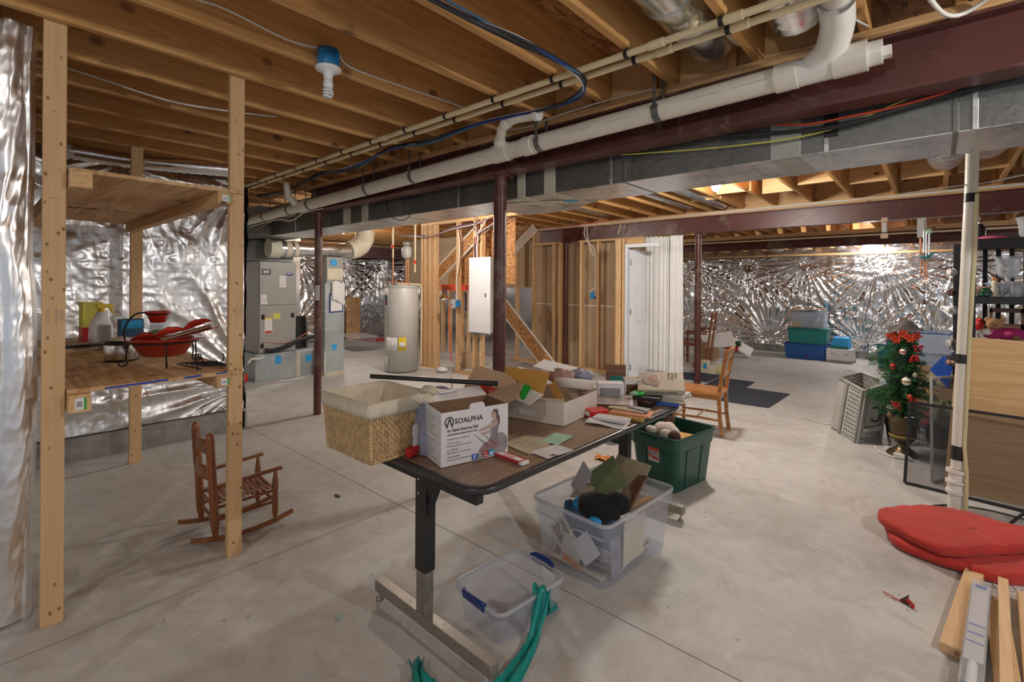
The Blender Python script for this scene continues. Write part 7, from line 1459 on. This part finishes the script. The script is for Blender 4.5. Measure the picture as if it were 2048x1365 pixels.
# ================================================================ black plastic shelving
bs = thing('shelving_unit', (.7, 5.45, 0), 0, 'black plastic shelving unit at the right edge with glassware and a teddy bear', 'shelf')
for x, y in ((.205, 5.22), (.14, 5.72), (1.15, 5.22), (1.12, 5.74)): m = MB(); m.box((x - .028, y - .022, 0), (x + .028, y + .022, 1.87)); m.build('post', M['blackmatte'], bs, bevel=.006)
for z in (.35, .72, 1.06, 1.42, 1.87):
    m = MB(); m.box((.18, 5.20, z - .05), (1.18, 5.76, z - .035)); m.box((.18, 5.195, z - .055), (1.18, 5.21, z)); m.box((.13, 5.75, z - .055), (1.18, 5.765, z)); m.box((.165, 5.2, z - .055), (.18, 5.76, z)); m.box((1.17, 5.2, z - .055), (1.185, 5.76, z))
    for k in range(12): m.box((.20 + .08 * k, 5.20, z - .035), (.235 + .08 * k, 5.76, z - .012))
    m.build('shelf_deck', M['blackmatte'], bs)
for k in range(12): m = MB(); m.box((.22 + .08 * k, 5.77, .75), (.25 + .08 * k, 5.785, 1.86)); m.build('mirrored_rib', M['blackmatte'], bs)  # black ribs stand for dark joists reflected behind the shelves
zs = 1.422
def glassware(x, y, z, s, label, nm='hurricane_glass'):
    t = thing(nm, (x, y, z), 0, label, 'glass'); m = MB(); m.lathe([(0, .0), (.045, 0), (.045, .008), (.012, .02), (.018, .05), (.012, .08), (.022, .10), (.012, .12), (.016, .14)], (x, y, z), 24); m.build('stem', M['glass'], t, solid=.001)
    m = MB(); m.lathe([(.01, .14), (.05, .155), (.066, .19), (.062, .24), (.072, .29), (.085, .31)], (x, y, z), 32); m.build('bowl', M['glass'], t, solid=.0025)
glassware(.415, 5.32, zs, 1, 'tall footed clear hurricane glass on the upper black shelf')
for i, x in enumerate((.46, .53, .60)): t = thing('crystal_glass', (x, 5.34, zs), 0, 'short cut crystal glass beside the tall hurricane glass, %s from the left' % ORD[i], 'glass'); m = MB(); m.lathe([(0, 0), (.03, 0), (.038, .05), (.036, .12)], (x, 5.30 + .05 * i, zs), 20, flute=10, fa=.06); m.build('glass', M['glass'], t, solid=.003)
t = thing('green_dish', (.31, 5.30, zs), 0, 'dark green stacked lidded dish on the upper black shelf', 'dish'); m = MB(); m.lathe([(0, 0), (.042, 0), (.045, .015), (.035, .03), (.042, .035), (.03, .055), (.02, .065), (0, .068)], (.295, 5.30, zs), 28); m.build('dish', flat('green_glaze', (.01, .06, .03), .15, coat=.5), t)
t = thing('ceramic_figurine', (.345, 5.28, zs), 0, 'small cream and orange ceramic figurine beside the dark green dish', 'figurine'); m = MB(); m.lathe([(0, 0), (.035, 0), (.035, .008), (.012, .012), (.02, .03), (.024, .06), (.014, .08), (.022, .10), (.014, .125), (0, .13)], (.342, 5.29, zs), 18); m.build('body', M['cream'], t); m = MB(); m.blob((.342, 5.29, zs + .135), (.022, .02, .010), 12, 6); m.build('cap', M['orange'], t)
t = thing('pink_bowl', (.30, 5.45, zs), 0, 'pinkish glass bowl behind the dark green dish', 'bowl'); m = MB(); m.lathe([(0, 0), (.04, 0), (.085, .06), (.09, .08)], (.30, 5.50, zs), 28); m.build('bowl', M['plush_rose'], t, solid=.003)
simple_tote((.52, 5.55), zs, 0, .22, .12, .11, 'glassclear', 'glassclear', 'low clear bin behind the glassware on the upper black shelf', .01)
m = MB(); m.tube(bez([(.395, 5.25, zs + .03), (.385, 5.24, zs + .05), (.40, 5.24, zs + .065), (.412, 5.25, zs + .05), (.40, 5.25, zs + .02), (.38, 5.24, zs + .01)], 5), .002, 6); tag(m.build('wire_hook', M['black']), 'small curled black wire beside the tall glass', 'wire')
zb = 1.062
t = thing('wire_tray', (.55, 5.4, zb), 0, 'white slotted tray under the teddy bear', 'tray'); m = MB(); m.box((.24, 5.20, zb), (1.0, 5.6, zb + .03)); m.build('tray', M['white'], t, bevel=.004)
m = MB()
for k in range(18): m.box((.27 + .03 * k, 5.1985, zb + .008), (.288 + .03 * k, 5.199, zb + .016))
m.build('slots', M['ink'], t)
bz = zb + .03
bear = thing('teddy_bear', (.38, 5.30, bz), 0, 'tan teddy bear lying in a magenta outfit on the black shelf', 'teddy bear')
m = MB(); m.blob((.345, 5.30, bz + .115), (.052, .05, .046), 20, 14); m.blob((.346, 5.262, bz + .10), (.022, .02, .016), 12, 8); m.build('head', M['fur_tan'], bear)
for x in (.305, .388): m = MB(); m.blob((x, 5.31, bz + .15), (.020, .012, .020), 12, 8); m.build('ear', M['fur_tan'], bear)
m = MB(); m.blob((.348, 5.245, bz + .108), (.008, .006, .006), 10, 6); m.build('nose', M['black'], bear)
for x in (.327, .362): m = MB(); m.blob((x, 5.255, bz + .122), (.004, .003, .004), 8, 6); m.build('eye', M['black'], bear)
m = MB(); m.blob((.42, 5.30, bz + .045), (.115, .07, .045), 20, 12); m.blob((.33, 5.28, bz + .03), (.06, .04, .028), 14, 8); m.blob((.50, 5.29, bz + .03), (.06, .05, .028), 14, 8); m.build('outfit', M['magenta'], bear)
m = MB(); m.blob((.405, 5.232, bz + .052), (.018, .004, .014), 12, 8); m.blob((.420, 5.232, bz + .055), (.012, .004, .012), 12, 8); m.build('heart', M['pink'], bear)
m = MB(); m.blob((.46, 5.235, bz + .022), (.026, .012, .016), 12, 8); m.build('paw', M['brownwood'], bear)
t = thing('plush_dog', (.28, 5.27, bz), 0, 'small white plush face leaning on the teddy bear', 'plush toy'); m = MB(); m.blob((.295, 5.245, bz + .055), (.034, .026, .026), 16, 10); m.blob((.262, 5.26, bz + .03), (.022, .03, .035), 12, 8); m.build('body', M['fur_white'], t); m = MB(); m.blob((.325, 5.225, bz + .063), (.012, .01, .008), 8, 6); m.build('muzzle', M['pink'], t)
t = thing('doll_bench', (.42, 5.50, bz), 0, 'brown wooden doll bench frame behind the teddy bear', 'frame')
for z0, z1 in ((.06, .11), (.20, .235)): m = MB(); m.box((.33, 5.52, bz + z0), (.52, 5.535, bz + z1)); m.build('rail', M['brownwood'], t)
m = MB(); m.box((.33, 5.52, bz), (.345, 5.535, bz + .23)); m.box((.505, 5.52, bz), (.52, 5.535, bz + .23)); m.build('uprights', M['brownwood'], t)
heap((.52, 5.28, bz + .03), (.05, .05, .035), 'cloudy', 'crumpled clear bag at the right of the teddy bear', 'clear_bag', 'bag', 2, .25); heap((.262, 5.40, bz + .10), (.03, .03, .05), 'red', 'red ornament behind the plush dog', 'red_ornament', 'ornament', 1)
for i, (z, mt, r) in enumerate(((1.62, 'white_fab', .030), (1.30, 'paper', .035), (1.02, 'greyL', .035), (.93, 'boxgrey', .04), (1.45, 'fur_brown', .028), (.86, 'plush_rose', .03))):
    heap((.10, 5.50, z), (r * 1.1, .08, r), mt, ['white cloth bulging from the left side of the black shelving near the top', 'white folded papers poking from the left side of the black shelving', 'light grey bundle poking from the left of the black shelving', 'dark bundle low at the left side of the black shelving', 'brown item poking from the left side of the black shelving', 'rose coloured item lowest at the left side of the black shelving'][i], 'stored_item', 'stored item', i, .25)
t = thing('wine_bottle', (.27, 5.4, 1.872), 0, 'dark bottle with a shiny neck on top of the black shelving', 'bottle'); m = MB(); m.lathe([(0, 0), (.034, 0), (.036, .01), (.036, .10), (.014, .14)], (.265, 5.45, 1.872), 20); m.build('bottle', M['black'], t); m = MB(); m.lathe([(.014, .14), (.013, .20), (0, .20)], (.265, 5.45, 1.872), 14); m.build('foil_neck', M['chrome'], t)
t = thing('pink_platter', (.33, 5.35, 1.872), 0, 'pink shallow platter on top of the black shelving', 'platter'); m = MB(); m.lathe([(0, .03), (.06, .025), (.12, .0)], (.33, 5.36, 1.872), 28); m.build('platter', M['pink'], t, solid=.003)
t = thing('glass_vase', (.52, 5.35, 1.872), 0, 'cut clear vase at the right edge on top of the black shelving', 'vase'); m = MB(); m.lathe([(0, 0), (.04, 0), (.05, .03), (.055, .10), (.07, .16)], (.53, 5.34, 1.872), 20, flute=8, fa=.08); m.build('vase', M['glass'], t, solid=.004)
# ================================================================ sump pipe and pit
sp_ = thing('sump_pipe', (.10, 4.29, 0), 0, 'white standing discharge pipe with black tape bands and a yellowed hose', 'standing pipe')
def sx_at(z): k = z / 2.43; return Vector((.10 + .08 * k, 4.29 + .11 * k, z))
m = MB(); m.tube([sx_at(.30), sx_at(2.10)], .034, 24); m.build('pipe', M['pvc'], sp_)
m = MB(); m.tube([sx_at(.006), sx_at(.15)], .040, 24); m.build('lower_pipe', M['pvc_white'], sp_)
for z, r, L in ((.15, .054, .02), (.175, .046, .05), (.215, .056, .018), (.25, .042, .05), (.285, .056, .02)): m = MB(); m.tube([sx_at(z - L / 2), sx_at(z + L / 2)], r, 24); m.build('check_valve_ring', M['pvc_white'], sp_)
for z, L in ((.405, .09), (1.02, .06), (2.08, .06)): m = MB(); m.tube([sx_at(z - L / 2), sx_at(z + L / 2)], .0362, 24); m.build('tape_band', M['black'], sp_)
m = MB(); m.tube([sx_at(2.10), sx_at(2.20), Vector((.185, 4.42, 2.9))], .034, 20); m.build('upper_pipe', M['pvc'], sp_)
m = MB(); off = Vector((.028, -.032, 0)); m.tube([sx_at(.01) + Vector((.05, -.05, 0)), sx_at(.28) + Vector((.045, -.045, 0)), sx_at(.45) + off, sx_at(1.2) + off * 1.0, sx_at(1.8) + off * .98 + Vector((.005, 0, 0)), sx_at(2.10) + off], .011, 10); m.build('clear_hose', M['clear_hose'], sp_)
cable([(-.20, 4.35, 2.15), (.05, 4.37, 2.165), (.15, 4.37, 2.17), (.30, 4.37, 2.18), (.9, 4.37, 2.28)], .005, 'steel', 'thin grey wire crossing behind the white standing pipe top')
sl = thing('sump_cover', (.30, 4.20, 0), 0, 'round dark sump pit lid partly under the red cushions', 'sump lid')
m = MB(); m.lathe([(0, .012), (.355, .012), (.36, .004), (.385, .004), (.39, .0012)], (.30, 4.12, 0), 56); m.build('lid', M['curb'], sl)
m = MB(); m.lathe([(.352, .013), (.358, .018), (.372, .018), (.378, .006)], (.30, 4.12, 0), 56); m.build('black_ring', M['blackmatte'], sl)
for i, (a, b) in enumerate((((.30, 4.13, .02), (.62, 4.50, .24)), ((.33, 4.12, .02), (.66, 4.42, .13)))):
    cable([a, tuple(Vector(a).lerp(Vector(b), .5) + Vector((0, 0, -.02 if i else .03))), b], .009, 'blackmatte', ['upper black sump cable rising to the right from the lid', 'lower black sump cable rising to the right from the lid'][i])
# ================================================================ red cushions
def cushion(poly, z0, z1, sub_, label, sd, par=None):
    m = MB(); n = len(poly); c_ = Vector((sum(p[0] for p in poly) / n, sum(p[1] for p in poly) / n, 0)); P = bez([(x, y, 0) for x, y in poly + poly[:1]], 5)[:-1]; rings = []
    for k, (s, z) in enumerate(((.90, 0), (.985, .12), (1.0, .35), (1.0, .65), (.985, .86), (.92, .97), (.75, 1.03), (.5, 1.06), (.2, 1.08))):
        R_ = []
        for i, p in enumerate(P):
            q = c_ + (p - c_) * s; wr = .006 * sin(q.x * 38 + q.y * 13 + sd) * sin(q.y * 22 + sd) if k > 4 else .004 * sin(i * 1.7 + sd); tilt = (z1(q.x, q.y) if callable(z1) else z1); R_.append((q.x, q.y, z0 + (tilt - z0) * z + wr * (1 if z > .8 else .3)))
        rings.append(R_)
    m.loft(rings, True, True, True); return tag(m.build('floor_cushion', M['redfab']), label, 'cushion')
cushion([(-.235, 3.72), (-.17, 3.50), (.02, 3.42), (.17, 3.44), (.36, 3.60), (.62, 3.85), (.62, 4.15), (.35, 4.02), (.05, 4.0), (-.16, 3.86)], .003, .062, 0, 'lower red cushion lying on the floor under the folded one', 0)
cushion([(-.262, 3.74), (-.235, 3.60), (-.02, 3.42), (.09, 3.44), (.24, 3.60), (.36, 3.72), (.60, 3.95), (.60, 4.15), (.36, 4.02), (.16, 4.06), (-.02, 4.02), (-.17, 3.88)], .064, .125, 0, 'upper red cushion folded on top of the other by the sump pit', 3)
cushion([(.135, 3.40), (.26, 3.42), (.42, 3.56), (.55, 3.75), (.42, 3.74), (.28, 3.62), (.16, 3.50)], .003, .060, 0, 'front fold of red cushion sticking out at the right edge', 5)
# ================================================================ lumber, package, papers, toy
def plank(p, q, w, h, label, mat='lumber'):
    m = MB(); m.beam(p, q, w, h); return tag(m.build('lumber', M[mat], bevel=.002), label, 'lumber')
plank((.052, 2.63, .020), (.155, 3.42, .020), .072, .038, 'wide pale two by four under the clear package, leftmost on the floor')
plank((.20, 2.2, .019), (.215, 3.20, .019), .075, .036, 'pale board lying under the narrow plank right of the package')
plank((.18, 2.2, .058), (.252, 3.34, .058), .036, .038, 'narrow pale plank on edge, right of the clear package')
plank((.245, 2.2, .019), (.318, 3.34, .019), .040, .036, 'narrow pale plank at the right edge of the photo')
plank((.30, 2.2, .019), (.40, 3.30, .019), .05, .036, 'outermost pale plank cut off by the photo edge')
pk = thing('blister_package', (.135, 2.85, .04), 0, 'long clear package of a lamp tube with blue printed card on the lumber', 'package')
PK = frame((.098, 2.36, .062), (.076, .90, 0), (-.9, .076, 0)); 
m = MB(); m.T = PK; m.box((0, -.034, -.020), (.90, .034, -.017)); m.build('backing_card', M['greyL'], pk)
m = MB(); m.T = PK; m.add([(.17, -.028, .008), (.84, -.028, .008), (.84, .028, .008), (.17, .028, .008)], [(0, 1, 2, 3)]); crd = m.build('printed_card', M['paper_grey'], pk, solid=.001)
m = MB(); m.T = PK
for x, w in ((.30, .03), (.37, .03), (.44, .03)): m.add([(x, -.026, .0092), (x + w * .35, -.026, .0092), (x + w * .35, .026, .0092), (x, .026, .0092)], [(0, 1, 2, 3)])
m.add([(.80, -.02, .0092), (.835, -.02, .0092), (.835, .02, .0092), (.80, .02, .0092)], [(0, 1, 2, 3)]); m.build('blue_print', M['blue'], crd)
m = MB(); m.T = PK
for k in range(9): x = .55 + .026 * k; m.add([(x, -.022, .0092), (x + .005, -.022, .0092), (x + .005, .020 - .006 * (k % 3), .0092), (x, .020 - .006 * (k % 3), .0092)], [(0, 1, 2, 3)])
m.build('white_print', M['paper'], crd)
m = MB(); m.T = PK; m.box((.0, -.034, -.017), (.88, .034, .018)); m.build('clear_shell', M['cloudy'] if False else M['glass'], pk, bevel=.004)
m = MB(); m.T = PK; m.tube([(.0, 0, -.0), (.16, 0, 0)], .015, 16); m.build('lamp_tube', M['paper'], pk)
for i, (P) in enumerate(([(.19, 3.50, .0022), (.24, 3.36, .0022), (.30, 3.40, .0022), (.25, 3.56, .0022)], [(.25, 3.55, .003), (.32, 3.38, .003), (.42, 3.48, .003), (.33, 3.62, .003)])):
    m = MB(); m.add(P, [(0, 1, 2, 3)]); o = m.build('instruction_sheet', M['paper'], solid=.001); tag(o, ['printed instruction sheet under the red cushion, left one', 'printed instruction sheet under the red cushion, right one'][i], 'paper')
    m = MB()
    for k in range(7):
        a = Vector(P[1]).lerp(Vector(P[0]), .08 + .12 * k); b = Vector(P[2]).lerp(Vector(P[3]), .08 + .12 * k); d = (b - a); w_ = (Vector(P[0]) - Vector(P[1])).normalized() * .003; z_ = Vector((0, 0, .0014)); m.add([a + d * .12 + z_, a + d * .88 + z_, a + d * .88 + w_ + z_, a + d * .12 + w_ + z_], [(0, 1, 2, 3)])
    m.build('printed_lines', M['ink'], o)
ty = thing('small_toy', (-.10, 2.90, 0), 0, 'tiny dark toy piece with red wings and an orange string on the open floor', 'toy')
m = MB(); m.add([(-.125, 2.925, .004), (-.085, 2.90, .004), (-.10, 2.965, .004), (-.095, 2.925, .038), (-.088, 2.935, .042)], [(0, 1, 3), (1, 2, 4), (1, 4, 3), (2, 0, 3), (2, 3, 4), (0, 2, 1)]); m.build('body', M['frame'], ty)
m = MB(); m.blob((-.088, 2.91, .022), (.010, .008, .010), 10, 6); m.blob((-.074, 2.90, .012), (.009, .009, .014), 10, 6); m.build('red_wing', M['red'], ty)
m = MB(); m.tube(bez([(-.185, 2.955, .006), (-.16, 2.93, .012), (-.135, 2.92, .008), (-.12, 2.915, .008)], 4), .003, 5); m.build('orange_string', M['redorange'], ty)
m = MB(); m.tube(bez([(-.155, 2.97, .006), (-.14, 2.985, .02), (-.13, 2.95, .018), (-.12, 2.93, .01)], 5), .0015, 5); m.build('clear_loop', M['glass'], ty)
# wind chime & hanging oddments beyond
wc = thing('wind_chime', (-.10, 7.16, 2.28), 0, 'hanging wind chime with silver tubes, green bird and copper rods', 'wind chime')
m = MB(); m.box((-.165, 7.13, 2.06), (-.085, 7.14, 2.28)); m.build('grey_plate', M['greyL'], wc)
for dx, z0, z1 in ((-.02, 1.88, 2.14), (.0, 1.84, 2.12), (.025, 1.86, 2.14)): m = MB(); m.tube([(-.085 + dx, 7.12, z0), (-.085 + dx, 7.12, z1)], .009, 8); m.build('silver_tube', M['chrome'], wc)
for dx, z0, z1 in ((-.045, 1.62, 1.80), (-.015, 1.60, 1.78), (.005, 1.58, 1.77)): m = MB(); m.tube([(-.085 + dx, 7.12, z0), (-.085 + dx, 7.12, z1)], .008, 8); m.build('copper_rod', M['copper'], wc)
m = MB(); m.tube([(-.135, 7.12, 1.88), (-.135, 7.12, 2.05)], .010, 8); m.build('copper_rod', M['copper'], wc)
m = MB(); m.tube([(-.10, 7.12, 1.30), (-.10, 7.12, 2.26), (-.10, 7.292, 2.315)], .002, 5); m.build('string', M['ink'], wc)
m = MB(); m.blob((-.09, 7.12, 1.83), (.05, .015, .014), 12, 6); m.beam((-.07, 7.12, 1.84), (.0, 7.12, 1.89), .006, .016); m.beam((-.10, 7.12, 1.84), (-.04, 7.12, 1.875), .006, .014); m.build('green_bird', M['teal'], wc)
m = MB(); m.blob((-.06, 7.12, 2.12), (.03, .02, .03), 10, 6); m.build('green_top', M['mint'], wc); m = MB(); m.blob((-.10, 7.12, 1.33), (.018, .012, .03), 10, 6); m.build('wood_drop', M['brownwood'], wc)
ht = thing('hanging_ornament', (-.46, 7.2, 2.2), 0, 'small wood and grey ornament hanging left of the wind chime', 'ornament')
m = MB(); m.cbox((-.46, 7.15, 2.20), (.05, .03, .12)); m.build('grey_block', M['greyL'], ht, bevel=.008); m = MB(); m.cbox((-.46, 7.15, 2.10), (.07, .035, .06)); m.cbox((-.46, 7.16, 2.29), (.06, .03, .05)); m.tube([(-.46, 7.16, 2.3), (-.46, 7.292, 2.315)], .004, 5); m.build('wood_block', M['card_tan'], ht, bevel=.004)
# bits on the floor
rnd = random.Random(44); m = MB()
for k in range(90):
    x, y = rnd.uniform(-3.2, .3), rnd.uniform(.5, 5.5); a = rnd.uniform(0, pi); L = rnd.uniform(.006, .022); m.tube([(x, y, .0025), (x + L * cos(a), y + L * sin(a), .003)], .0012, 4)
tag(m.build('floor_debris', M['brownwood']), 'scattered wood splinters and crumbs on the concrete', 'debris', kind='stuff')
m = MB(); m.cbox((-3.13, 1.72, .004), (.05, .02, .006), Matrix.Identity(4)); tag(m.build('plastic_chip', M['dkgreen']), 'small dark green plastic chip on the floor past the rocking chair', 'chip')
m = MB(); m.blob((-1.98, 1.10, .008), (.012, .010, .008), 8, 6); tag(m.build('floor_crumb', M['mint']), 'tiny pale green crumb on the floor left of the near table foot', 'crumb')
